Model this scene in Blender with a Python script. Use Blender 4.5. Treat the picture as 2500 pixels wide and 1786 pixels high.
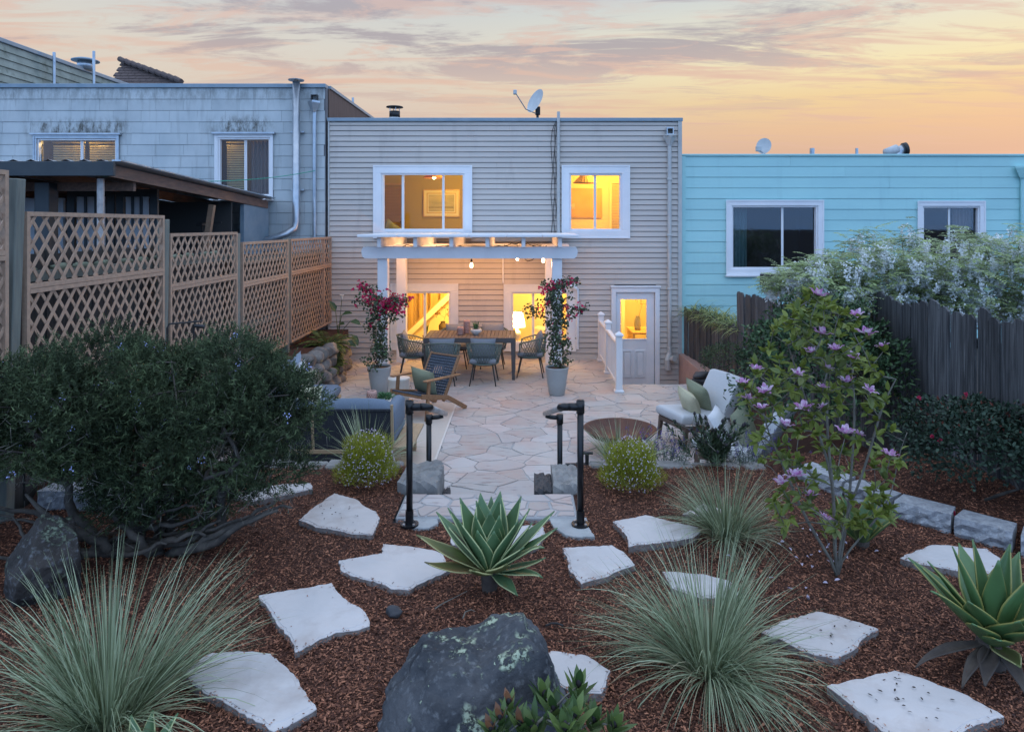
import bpy, math, random
import numpy as np
from mathutils import Vector, Matrix, noise as mnoise
R = math.radians
random.seed(7)
rng = np.random.default_rng(11)
scene = bpy.context.scene
for o_ in list(bpy.data.objects):
    bpy.data.objects.remove(o_)
COL = scene.collection

# ------------------------------------------------------------------ camera
EYE = 2.86                       # metres above the patio; the garden bed is half a metre higher than the patio
cam_d = bpy.data.cameras.new('camera')
cam_d.sensor_width = 36.0
cam_d.lens = 24.0
cam_d.shift_x = -0.010
cam_d.shift_y = -0.1372
cam_d.clip_start = 0.05
cam_d.clip_end = 2000
cam = bpy.data.objects.new('camera', cam_d)
COL.objects.link(cam)
cam.location = (0, 0, EYE)
cam.rotation_euler = (R(90), 0, 0)
scene.camera = cam

# ------------------------------------------------------------------ sky
world = bpy.data.worlds.new('World')
scene.world = world
world.use_nodes = True
SUN_EL, SUN_AZ = 2.0, 38.0       # just above the horizon, beyond the houses and to their right


def build_sky():
    nt = world.node_tree
    N, Lk = nt.nodes, nt.links
    N.clear()
    out = N.new('ShaderNodeOutputWorld')
    bg = N.new('ShaderNodeBackground')
    Lk.new(bg.outputs[0], out.inputs[0])
    tc = N.new('ShaderNodeTexCoord')
    sp = N.new('ShaderNodeSeparateXYZ')
    Lk.new(tc.outputs['Generated'], sp.inputs[0])

    def math_(op, a, b=None, c=None, clamp=False):
        n = N.new('ShaderNodeMath'); n.operation = op; n.use_clamp = clamp
        for i, s in enumerate((a, b, c)):
            if s is None:
                continue
            if isinstance(s, (int, float)):
                n.inputs[i].default_value = s
            else:
                Lk.new(s, n.inputs[i])
        return n.outputs[0]

    def smooth(v, a, b):
        n = N.new('ShaderNodeMapRange'); n.interpolation_type = 'SMOOTHSTEP'
        Lk.new(v, n.inputs[0]); n.inputs[1].default_value = a; n.inputs[2].default_value = b
        return n.outputs[0]

    def ramp(v, stops):
        n = N.new('ShaderNodeValToRGB'); cr = n.color_ramp
        Lk.new(v, n.inputs[0])
        while len(cr.elements) < len(stops):
            cr.elements.new(0.5)
        for e, (p, c) in zip(cr.elements, stops):
            e.position = p; e.color = (*c, 1)
        return n.outputs[0]

    def mix(f, a, b, mode='MIX'):
        n = N.new('ShaderNodeMix'); n.data_type = 'RGBA'; n.blend_type = mode
        if isinstance(f, (int, float)):
            n.inputs[0].default_value = f
        else:
            Lk.new(f, n.inputs[0])
        for i, s in ((6, a), (7, b)):
            if isinstance(s, tuple):
                n.inputs[i].default_value = (*s, 1)
            else:
                Lk.new(s, n.inputs[i])
        return n.outputs[2]
    x, y, z = sp.outputs
    zp = math_('DIVIDE', z, 0.36, clamp=True)
    warm = ramp(zp, [(0.0, (.58, .38, .32)), (.26, (.66, .43, .33)), (.36, (.78, .51, .32)), (.47, (.84, .62, .34)),
                     (.58, (.88, .76, .47)), (.72, (.80, .76, .60)), (.86, (.62, .67, .67)), (1.0, (.54, .62, .70))])
    cool = ramp(zp, [(0.0, (.56, .40, .36)), (.25, (.62, .46, .40)), (.40, (.70, .55, .46)), (.54, (.72, .62, .52)),
                     (.68, (.70, .66, .59)), (.82, (.62, .64, .63)), (1.0, (.53, .59, .64))])
    base = mix(smooth(x, -.25, .42), cool, warm)
    # streaky cloud deck seen in perspective
    zc = math_('ADD', math_('MAXIMUM', z, 0.0), 0.045)
    cv = N.new('ShaderNodeCombineXYZ')
    Lk.new(math_('DIVIDE', x, zc), cv.inputs[0]); Lk.new(math_('DIVIDE', y, zc), cv.inputs[1])

    def cloud(scale, sx, sy, lo, hi, detail, off, rough=.58):
        mp = N.new('ShaderNodeMapping'); mp.inputs['Scale'].default_value = (sx, sy, 1)
        mp.inputs['Location'].default_value = off
        Lk.new(cv.outputs[0], mp.inputs[0])
        n = N.new('ShaderNodeTexNoise'); n.inputs['Scale'].default_value = scale
        n.inputs['Detail'].default_value = detail; n.inputs['Roughness'].default_value = rough
        n.inputs['Distortion'].default_value = .6
        Lk.new(mp.outputs[0], n.inputs['Vector'])
        return smooth(n.outputs['Fac'], lo, hi), n.outputs['Fac']
    c1, n1 = cloud(1.0, .70, 1.7, .475, .575, 11, (3.1, 1.7, 0), .66)
    c2, n2 = cloud(1.0, 1.5, 3.4, .50, .62, 11, (9.4, 4.2, 0), .66)
    c3, n3 = cloud(1.6, .5, 2.4, .50, .66, 9, (1.3, 8.2, 0))
    ccol = ramp(zp, [(0.0, (.58, .38, .34)), (.35, (.64, .44, .36)), (.58, (.58, .45, .42)), (.70, (.43, .385, .41)), (1.0, (.42, .41, .47))])
    pink = ramp(zp, [(0.0, (.66, .42, .34)), (.5, (.76, .50, .38)), (.8, (.72, .52, .46)), (1.0, (.58, .49, .49))])
    hi_f = smooth(z, .10, .24)
    b2 = mix(math_('MULTIPLY', math_('MULTIPLY', c3, .75), smooth(z, .05, .13)), base, pink)
    b2 = mix(math_('MULTIPLY', math_('MULTIPLY', c1, hi_f), .92), b2, ccol)
    lit = mix(smooth(n2, .42, .60), ccol, pink)
    b2 = mix(math_('MULTIPLY', math_('MULTIPLY', c2, hi_f), .7), b2, lit)
    # the rest of the dusk sky: pale blue light overhead and behind the viewer
    amb_f = math_('MAXIMUM', smooth(z, .33, .70), smooth(y, .74, .15))
    hi_sky = mix(smooth(n1, .35, .65), (.90, 1.17, 1.66), (1.0, 1.21, 1.60))
    lo_sky = mix(smooth(n1, .35, .65), (.56, 1.04, 1.96), (.66, 1.08, 1.88))
    amb = mix(smooth(z, .22, .68), lo_sky, hi_sky)
    sky = mix(amb_f, b2, amb)
    nis = N.new('ShaderNodeTexSky'); nis.sky_type = 'NISHITA'; nis.sun_disc = False
    nis.sun_elevation = R(SUN_EL); nis.sun_rotation = R(SUN_AZ)
    sky = mix(0.008, sky, nis.outputs[0], 'ADD')
    Lk.new(sky, bg.inputs[0])
    bg.inputs[1].default_value = 1.0


build_sky()
sun_d = bpy.data.lights.new('sun', 'SUN')
sun_d.energy = 0.25; sun_d.angle = R(8); sun_d.color = (1, .72, .5)
sun = bpy.data.objects.new('sun', sun_d); COL.objects.link(sun)
az = R(SUN_AZ)
sdir = Vector((math.sin(az) * math.cos(R(SUN_EL)), math.cos(az) * math.cos(R(SUN_EL)), math.sin(R(SUN_EL))))
sun.rotation_euler = (-sdir).to_track_quat('-Z', 'Y').to_euler()
sun.location = sdir * 60

vs = scene.view_settings
vs.view_transform = 'Standard'; vs.look = 'None'; vs.exposure = 0.0; vs.gamma = 1.0; vs.use_curve_mapping = False
scene.render.engine = 'CYCLES'
scene.cycles.use_denoising = True
scene.cycles.max_bounces = 7
scene.cycles.diffuse_bounces = 3
scene.cycles.glossy_bounces = 3
scene.cycles.transparent_max_bounces = 10
scene.cycles.caustics_reflective = False
scene.cycles.caustics_refractive = False
scene.cycles.sample_clamp_indirect = 4.0

# ------------------------------------------------------------------ helpers
FPX, CX, CY = 1667.0, 1275.0, 550.0      # used to turn measurements into metres


def at(px, py, Y):
    return Vector(((px - CX) / FPX * Y, Y, EYE - (py - CY) / FPX * Y))


def on(px, py, z):
    Y = (EYE - z) * FPX / (py - CY)
    return Vector(((px - CX) / FPX * Y, Y, z))


def tag(o, label=None, cat=None, group=None, kind=None):
    if label: o['label'] = label
    if cat: o['category'] = cat
    if group: o['group'] = group
    if kind: o['kind'] = kind
    return o


def empty(name, loc=(0, 0, 0), rz=0.0, label=None, cat=None, group=None):
    o = bpy.data.objects.new(name, None)
    COL.objects.link(o)
    o.location = loc; o.rotation_euler = (0, 0, rz)
    o.empty_display_size = .1
    return tag(o, label, cat, group)


def newobj(name, me, parent=None, mat=None, smooth=False):
    o = bpy.data.objects.new(name, me)
    COL.objects.link(o)
    if mat is not None and not me.materials:
        me.materials.append(mat)
    if smooth:
        me.polygons.foreach_set('use_smooth', [True] * len(me.polygons))
    if parent is not None:
        o.parent = parent
    return o


def copy_tree(o, parent=None):
    c = o.copy(); COL.objects.link(c); c.parent = parent
    for ch in list(o.children):
        copy_tree(ch, c)
    return c


class MB:
    def __init__(s):
        s.v = []; s.f = []

    def box(s, x0, x1, y0, y1, z0, z1, c=0.0):
        if c:
            return s.cbox(x0, x1, y0, y1, z0, z1, c)
        n = len(s.v)
        s.v += [(x0, y0, z0), (x1, y0, z0), (x1, y1, z0), (x0, y1, z0), (x0, y0, z1), (x1, y0, z1), (x1, y1, z1), (x0, y1, z1)]
        s.f += [tuple(n + i for i in q) for q in ((3, 2, 1, 0), (4, 5, 6, 7), (0, 1, 5, 4), (1, 2, 6, 5), (2, 3, 7, 6), (3, 0, 4, 7))]
        return s

    def cbox(s, x0, x1, y0, y1, z0, z1, c, M=None):
        """a box with chamfered edges"""
        n = len(s.v)
        lo = (x0, y0, z0); hi = (x1, y1, z1); idx = {}
        for sx in (0, 1):
            for sy in (0, 1):
                for sz in (0, 1):
                    b = (sx, sy, sz)
                    for a in range(3):
                        p = []
                        for k in range(3):
                            e = hi[k] if b[k] else lo[k]
                            p.append(e if k == a else e + (-c if b[k] else c))
                        idx[(b, a)] = len(s.v)
                        s.v.append(tuple(M @ Vector(p)) if M is not None else tuple(p))
        def q(*ks):
            s.f.append(tuple(idx[k] for k in ks))
        for a in range(3):
            u, w = [(1, 2), (2, 0), (0, 1)][a]
            for sgn in (0, 1):
                def b(i, j):
                    t = [0, 0, 0]; t[a] = sgn; t[u] = i; t[w] = j
                    return (tuple(t), a)
                loop = [b(0, 0), b(1, 0), b(1, 1), b(0, 1)]
                q(*(loop if sgn else loop[::-1]))
        for a in range(3):          # edge chamfers
            u, w = [(1, 2), (2, 0), (0, 1)][a]
            for i in (0, 1):
                for j in (0, 1):
                    def b(k, fa):
                        t = [0, 0, 0]; t[a] = k; t[u] = i; t[w] = j
                        return (tuple(t), fa)
                    loop = [b(0, u), b(1, u), b(1, w), b(0, w)]
                    q(*(loop if (i ^ j) == 0 else loop[::-1]))
        for sx in (0, 1):
            for sy in (0, 1):
                for sz in (0, 1):
                    b = (sx, sy, sz)
                    loop = [(b, 0), (b, 1), (b, 2)]
                    q(*(loop if (sx + sy + sz) % 2 else loop[::-1]))
        return s

    def beam(s, p0, p1, w, h, up=(0, 0, 1), c=0.0):
        """a bar of width w and height h from p0 to p1"""
        p0 = Vector(p0); p1 = Vector(p1); d = p1 - p0; L = d.length; d.normalize()
        side = d.cross(Vector(up))
        if side.length < 1e-5:
            side = d.cross(Vector((1, 0, 0)))
        side.normalize(); u = side.cross(d)
        M = Matrix((side, d, u)).transposed().to_4x4(); M.translation = p0
        if c:
            return s.cbox(-w / 2, w / 2, 0, L, -h / 2, h / 2, c, M)
        n = len(s.v)
        t = MB().box(-w / 2, w / 2, 0, L, -h / 2, h / 2)
        s.v += [tuple(M @ Vector(p)) for p in t.v]; s.f += [tuple(n + i for i in f) for f in t.f]
        return s

    def add(s, other, M=None):
        n = len(s.v)
        s.v += [tuple(M @ Vector(p)) if M is not None else p for p in other.v]
        s.f += [tuple(n + i for i in f) for f in other.f]
        return s

    def tube(s, pts, rad, n=8, cap=True, close=False):
        pts = [Vector(p) for p in pts]; k = len(pts)
        if not isinstance(rad, (list, tuple)):
            rad = [rad] * k
        base = len(s.v); nrm = None
        for i, p in enumerate(pts):
            if close:
                t = pts[(i + 1) % k] - pts[i - 1]
            else:
                t = pts[min(i + 1, k - 1)] - pts[max(i - 1, 0)]
            if t.length < 1e-9: t = Vector((0, 0, 1))
            t.normalize()
            if nrm is None:
                nrm = t.cross(Vector((0, 0, 1)) if abs(t.z) < .9 else Vector((1, 0, 0)))
            nrm = nrm - t * nrm.dot(t)
            if nrm.length < 1e-6: nrm = t.orthogonal()
            nrm.normalize(); b = t.cross(nrm)
            for j in range(n):
                a = 2 * math.pi * j / n
                s.v.append(tuple(p + (nrm * math.cos(a) + b * math.sin(a)) * rad[i]))
        for i in range(k if close else k - 1):
            i2 = (i + 1) % k
            for j in range(n):
                j2 = (j + 1) % n
                s.f.append((base + i * n + j, base + i * n + j2, base + i2 * n + j2, base + i2 * n + j))
        if cap and not close:
            s.f.append(tuple(base + j for j in range(n))[::-1])
            s.f.append(tuple(base + (k - 1) * n + j for j in range(n)))
        return s

    def lathe(s, prof, n=20, c=(0, 0, 0), cap0=True, cap1=True):
        base = len(s.v); k = len(prof)
        for r, z in prof:
            for j in range(n):
                a = 2 * math.pi * j / n
                s.v.append((c[0] + r * math.cos(a), c[1] + r * math.sin(a), c[2] + z))
        for i in range(k - 1):
            for j in range(n):
                j2 = (j + 1) % n
                s.f.append((base + i * n + j, base + i * n + j2, base + (i + 1) * n + j2, base + (i + 1) * n + j))
        if cap0: s.f.append(tuple(base + j for j in range(n))[::-1])
        if cap1: s.f.append(tuple(base + (k - 1) * n + j for j in range(n)))
        return s

    def prism(s, poly, z0, z1, inset=0.0):
        """vertical prism over a counter-clockwise polygon; the rim of the top is set in for a worn edge"""
        n = len(poly); b = len(s.v)
        cx = sum(p[0] for p in poly) / n; cy = sum(p[1] for p in poly) / n
        s.v += [(p[0], p[1], z0) for p in poly]
        if inset:
            s.v += [(p[0], p[1], z1 - inset) for p in poly]
            for p in poly:
                d = math.hypot(p[0] - cx, p[1] - cy) or 1
                s.v.append((p[0] + (cx - p[0]) / d * inset, p[1] + (cy - p[1]) / d * inset, z1))
            rings = 3
        else:
            s.v += [(p[0], p[1], z1) for p in poly]; rings = 2
        for r in range(rings - 1):
            for j in range(n):
                j2 = (j + 1) % n
                s.f.append((b + r * n + j, b + r * n + j2, b + (r + 1) * n + j2, b + (r + 1) * n + j))
        s.f.append(tuple(b + (rings - 1) * n + j for j in range(n)))
        return s

    def mesh(s, name='m'):
        me = bpy.data.meshes.new(name)
        me.from_pydata(s.v, [], s.f)
        me.update()
        return me

    def build(s, name, mat, parent=None, smooth=False, xf=None):
        me = s.mesh(name)
        if xf is not None:
            me.transform(xf)
        me.materials.append(mat)
        return newobj(name, me, parent, None, smooth)


def mesh_np(name, V, F, mat, rnd=None, parent=None, smooth=False, uv=None):
    """mesh object from numpy arrays; F has rows of equal length; rnd is one number per face"""
    V = np.asarray(V, np.float32); F = np.asarray(F, np.int32)
    me = bpy.data.meshes.new(name)
    k = F.shape[1]
    me.vertices.add(len(V)); me.vertices.foreach_set('co', V.ravel())
    me.loops.add(F.size); me.loops.foreach_set('vertex_index', F.ravel())
    me.polygons.add(len(F))
    me.polygons.foreach_set('loop_start', np.arange(0, F.size, k, dtype=np.int32))
    if rnd is not None:
        a = me.attributes.new('rnd', 'FLOAT', 'FACE')
        a.data.foreach_set('value', np.asarray(rnd, np.float32))
    if uv is not None:
        a = me.attributes.new('across', 'FLOAT', 'POINT')
        a.data.foreach_set('value', np.asarray(uv, np.float32))
    me.update(calc_edges=True)
    me.materials.append(mat)
    return newobj(name, me, parent, None, smooth)


def norm(a):
    return a / np.maximum(np.linalg.norm(a, axis=1, keepdims=True), 1e-9)


def rand_dir(n, up=0.0):
    d = rng.normal(size=(n, 3)); d = norm(d); d[:, 2] += up
    return norm(d)


def leaf_arrays(P, D, Nn, L, W, fold=.12, droop=.0):
    """leaf blades of six corners folded along the rib: two quads each"""
    n = len(P); D = norm(D); S = norm(np.cross(D, Nn)); U = np.cross(S, D)
    L = np.broadcast_to(np.asarray(L, float), (n,))[:, None]; W = np.broadcast_to(np.asarray(W, float), (n,))[:, None]
    f = fold * W
    a = P; t = P + D * L - U * L * droop
    r1 = P + D * L * .32 + S * W * .48 + U * f; l1 = P + D * L * .32 - S * W * .48 + U * f
    r2 = P + D * L * .68 + S * W * .40 + U * f - U * L * droop * .4; l2 = P + D * L * .68 - S * W * .40 + U * f - U * L * droop * .4
    V = np.stack([a, r1, r2, t, l2, l1], 1).reshape(-1, 3)
    i = np.arange(n)[:, None] * 6
    F = np.concatenate([i + np.array([[0, 1, 2, 3]]), i + np.array([[0, 3, 4, 5]])], 1).reshape(-1, 4)
    return V, F


def leaves(name, P, D, Nn, L, W, mat, parent, rnd=None, fold=.12, droop=0.0, kind=None, smooth=False):
    V, F = leaf_arrays(P, D, Nn, L, W, fold, droop)
    if rnd is None:
        rnd = rng.random(len(P))
    o = mesh_np(name, V, F, mat, np.repeat(rnd, 2), parent, smooth)
    if kind: o['kind'] = kind
    return o


def needles(name, P, D, L, W, mat, parent, rnd=None, kind=None):
    n = len(P); D = norm(D); S = norm(np.cross(D, rand_dir(n)))
    L = np.broadcast_to(np.asarray(L, float), (n,))[:, None]; W = np.broadcast_to(np.asarray(W, float), (n,))[:, None]
    V = np.stack([P - S * W / 2, P + S * W / 2, P + D * L], 1).reshape(-1, 3)
    F = (np.arange(n)[:, None] * 3 + np.array([[0, 1, 2]]))
    o = mesh_np(name, V, F, mat, rng.random(n) if rnd is None else rnd, parent)
    if kind: o['kind'] = kind
    return o


def blades(name, base, D0, L, W, bend, mat, parent, seg=7, rnd=None, kind='stuff', wob=.0):
    """long narrow grass blades that start along D0 and bend over towards the ground"""
    n = len(base); D0 = norm(D0)
    L = np.broadcast_to(np.asarray(L, float), (n,)); W = np.broadcast_to(np.asarray(W, float), (n,)); bend = np.broadcast_to(np.asarray(bend, float), (n,))
    hor = D0.copy(); hor[:, 2] = 0; hor = norm(hor + rng.normal(size=(n, 3)) * [1e-3, 1e-3, 0])
    side = norm(np.cross(hor, np.array([[0, 0, 1.]])) + rng.normal(size=(n, 3)) * .35)
    el = np.arcsin(np.clip(D0[:, 2], -1, 1))
    p = base.copy(); rows = []
    kink = rng.normal(size=n) * wob
    for i in range(seg + 1):
        t = i / seg
        w = W * (1 - t ** 2.2) * (.55 + .45 * min(1, t * 5)) * .5 + .0003
        rows.append(np.stack([p - side * w[:, None], p + side * w[:, None]], 1))
        e = el - bend * t ** 1.4 - np.where(t > .6, kink, 0)
        p = p + (hor * np.cos(e)[:, None] + np.array([[0, 0, 1.]]) * np.sin(e)[:, None]) * (L / seg)[:, None]
    V = np.stack(rows, 1).reshape(n, -1, 3)          # n, (seg+1)*2, 3
    m = (seg + 1) * 2
    q = np.array([[2 * i, 2 * i + 1, 2 * i + 3, 2 * i + 2] for i in range(seg)])
    F = (np.arange(n)[:, None, None] * m + q[None]).reshape(-1, 4)
    r = rng.random(n) if rnd is None else rnd
    o = mesh_np(name, V.reshape(-1, 3), F, mat, np.repeat(r, seg), parent, smooth=True)
    if kind: o['kind'] = kind
    return o


def grow(base, targets, r_tip=.003, exp=2.2, step=.12, wig=.12, rmax=.05, pre=()):
    """branch skeleton: each target is joined to the nearest part of what has grown so far"""
    base = Vector(base)
    nodes = [base]; par = [-1]; depth = [0]
    tg = sorted([Vector(t) for t in targets], key=lambda t: (t - base).length)
    ends = []
    for line in pre:                       # main stems laid down first
        cur = 0
        for p in line:
            nodes.append(Vector(p)); par.append(cur); depth.append(0); cur = len(nodes) - 1
    for t in tg:
        best, bd = 0, 1e9
        for i, p in enumerate(nodes):
            d = (p - t).length + .35 * max(0, p.z - t.z + .02)
            if d < bd:
                best, bd = i, d
        p = nodes[best]; cur = best
        k = max(1, int((t - p).length / step))
        w = Vector((random.uniform(-1, 1), random.uniform(-1, 1), random.uniform(-.3, 1))) * wig * (t - p).length
        for j in range(1, k + 1):
            s = j / k
            q = p.lerp(t, s) + w * (s * (1 - s))
            nodes.append(q); par.append(cur); depth.append(depth[cur] + 1); cur = len(nodes) - 1
        ends.append(cur)
    w = [0.0] * len(nodes); kids = {}
    for i in range(len(nodes) - 1, 0, -1):
        kids.setdefault(par[i], []).append(i)
        if w[i] == 0: w[i] = r_tip ** exp
        w[par[i]] += w[i]
    rad = [min(rmax, v ** (1 / exp)) for v in w]
    # chains
    chains = []
    starts = [(0, c) for c in kids.get(0, [])]
    while starts:
        a, b = starts.pop()
        ch = [a, b]
        while True:
            ks = kids.get(ch[-1], [])
            if not ks: break
            ks = sorted(ks, key=lambda i: -rad[i])
            for e in ks[1:]:
                starts.append((ch[-1], e))
            ch.append(ks[0])
        chains.append(ch)
    return nodes, par, rad, chains, ends


def branches(name, sk, mat, parent, n=6, r0=None):
    nodes, par, rad, chains, ends = sk
    mb = MB()
    for ch in chains:
        rr = [rad[i] for i in ch]
        rr[0] = min(rr[0], rr[1] * 1.15)
        mb.tube([nodes[i] for i in ch], rr, n if rr[1] > .008 else 4)
    return mb.build(name, mat, parent, True)


def pillow_mb(w, d, h, n=10, corner=.75, flat=2.2):
    """scatter cushion lying in XY: puffed middle, thin seam, pulled-out corners"""
    mb = MB(); N1 = n + 1
    for s in (1, -1):
        for i in range(N1):
            for j in range(N1):
                u = -1 + 2 * i / n; v = -1 + 2 * j / n
                e = (1 - abs(u) ** flat) * (1 - abs(v) ** flat)
                pull = 1 - .07 * (1 - abs(u) ** 2) * abs(v) - 0
                pull2 = 1 - .07 * (1 - abs(v) ** 2) * abs(u)
                mb.v.append((u * w / 2 * pull2, v * d / 2 * pull, s * h / 2 * max(e, 0) ** .5 * (1 + .05 * math.sin(7 * u + 3 * v))))
        o = 0 if s == 1 else N1 * N1
        for i in range(n):
            for j in range(n):
                q = (o + i * N1 + j, o + (i + 1) * N1 + j, o + (i + 1) * N1 + j + 1, o + i * N1 + j + 1)
                mb.f.append(q if s == 1 else q[::-1])
    return mb


def slab_mb(w, d, h, r=.03, n=6, puff=.012):
    """upholstery block with rounded edges and a slightly crowned top, centred in XY, bottom at z=0"""
    mb = MB()
    xs = [-w / 2 + r * (1 - math.cos(a * math.pi / 2 / 3)) for a in range(4)]
    def prof(half, k):
        t = [(-half + r * (1 - math.sin(math.pi / 2 * i / 3))) if False else 0 for i in range(1)]
        return t
    gx = sorted(set([-w / 2, -w / 2 + r * .3, -w / 2 + r] + [(-w / 2 + r) + (w - 2 * r) * i / n for i in range(n + 1)] + [w / 2 - r * .3, w / 2]))
    gy = sorted(set([-d / 2, -d / 2 + r * .3, -d / 2 + r] + [(-d / 2 + r) + (d - 2 * r) * i / n for i in range(n + 1)] + [d / 2 - r * .3, d / 2]))
    def drop(c, half):
        e = half - abs(c)
        return 0 if e >= r else r - math.sqrt(max(r * r - (r - e) ** 2, 0))
    nx, ny = len(gx), len(gy)
    for s in (1, -1):
        for x in gx:
            for y in gy:
                u = x / (w / 2); v = y / (d / 2)
                z = h / 2 - min(r * 1.0, drop(x, w / 2) + drop(y, d / 2)) + puff * (1 - u * u) * (1 - v * v)
                mb.v.append((x, y, h / 2 + s * z))
        o = 0 if s == 1 else nx * ny
        for i in range(nx - 1):
            for j in range(ny - 1):
                q = (o + i * ny + j, o + (i + 1) * ny + j, o + (i + 1) * ny + j + 1, o + i * ny + j + 1)
                mb.f.append(q if s == 1 else q[::-1])
    ring = [(i, 0) for i in range(nx)] + [(nx - 1, j) for j in range(1, ny)] + [(i, ny - 1) for i in range(nx - 2, -1, -1)] + [(0, j) for j in range(ny - 2, 0, -1)]
    for a in range(len(ring)):
        p, q = ring[a], ring[(a + 1) % len(ring)]
        ia, ib = p[0] * ny + p[1], q[0] * ny + q[1]
        mb.f.append((ia + nx * ny, ib + nx * ny, ib, ia))
    return mb


def rock_mb(sx, sy, sz, seed=0, sub=4, amp=.22, facet=.0, cuts=6):
    """boulder: a sphere planed by a few flat cuts and roughened"""
    import bmesh
    bm = bmesh.new(); bmesh.ops.create_icosphere(bm, subdivisions=sub, radius=1)
    rr = random.Random(seed)
    planes = []
    for _ in range(cuts):
        d = Vector((rr.uniform(-1, 1), rr.uniform(-1, 1), rr.uniform(-.4, 1))).normalized()
        planes.append((d, rr.uniform(.60, .86)))
    off = Vector((seed * 3.7, seed * 1.3, seed * 2.1))
    mb = MB()
    for v in bm.verts:
        p = v.co.copy()
        p *= 1 + amp * mnoise.noise(p * 1.1 + off) + amp * .45 * mnoise.noise(p * 2.7 + off)
        for d, h in planes:
            e = p.dot(d) - h
            if e > 0: p -= d * e * .96
        p *= 1 + .045 * mnoise.noise(p * 4.5 + off) + .022 * mnoise.noise(p * 11 + off) + .010 * mnoise.noise(p * 26 + off)
        mb.v.append((p.x * sx, p.y * sy, p.z * sz))
    for f in bm.faces:
        mb.f.append(tuple(v.index for v in f.verts))
    bm.free()
    return mb


def rough_poly(poly, step=.05, amp=.008, seed=0):
    """break the edges of a polygon into short uneven runs"""
    rr = random.Random(seed); out = []; n = len(poly)
    for i in range(n):
        a = Vector(poly[i][:2]); b = Vector(poly[(i + 1) % n][:2]); d = b - a; L = d.length
        k = max(1, int(L / step)); nn = Vector((-d.y, d.x)) / max(L, 1e-6)
        out.append(tuple(a))
        for j in range(1, k):
            out.append(tuple(a + d * (j / k) + nn * rr.uniform(-amp, amp)))
    return out


def ccw(poly):
    a = sum(poly[i][0] * poly[(i + 1) % len(poly)][1] - poly[(i + 1) % len(poly)][0] * poly[i][1] for i in range(len(poly)))
    return list(poly) if a > 0 else list(poly)[::-1]


# ------------------------------------------------------------------ materials
MATS = {}


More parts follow.
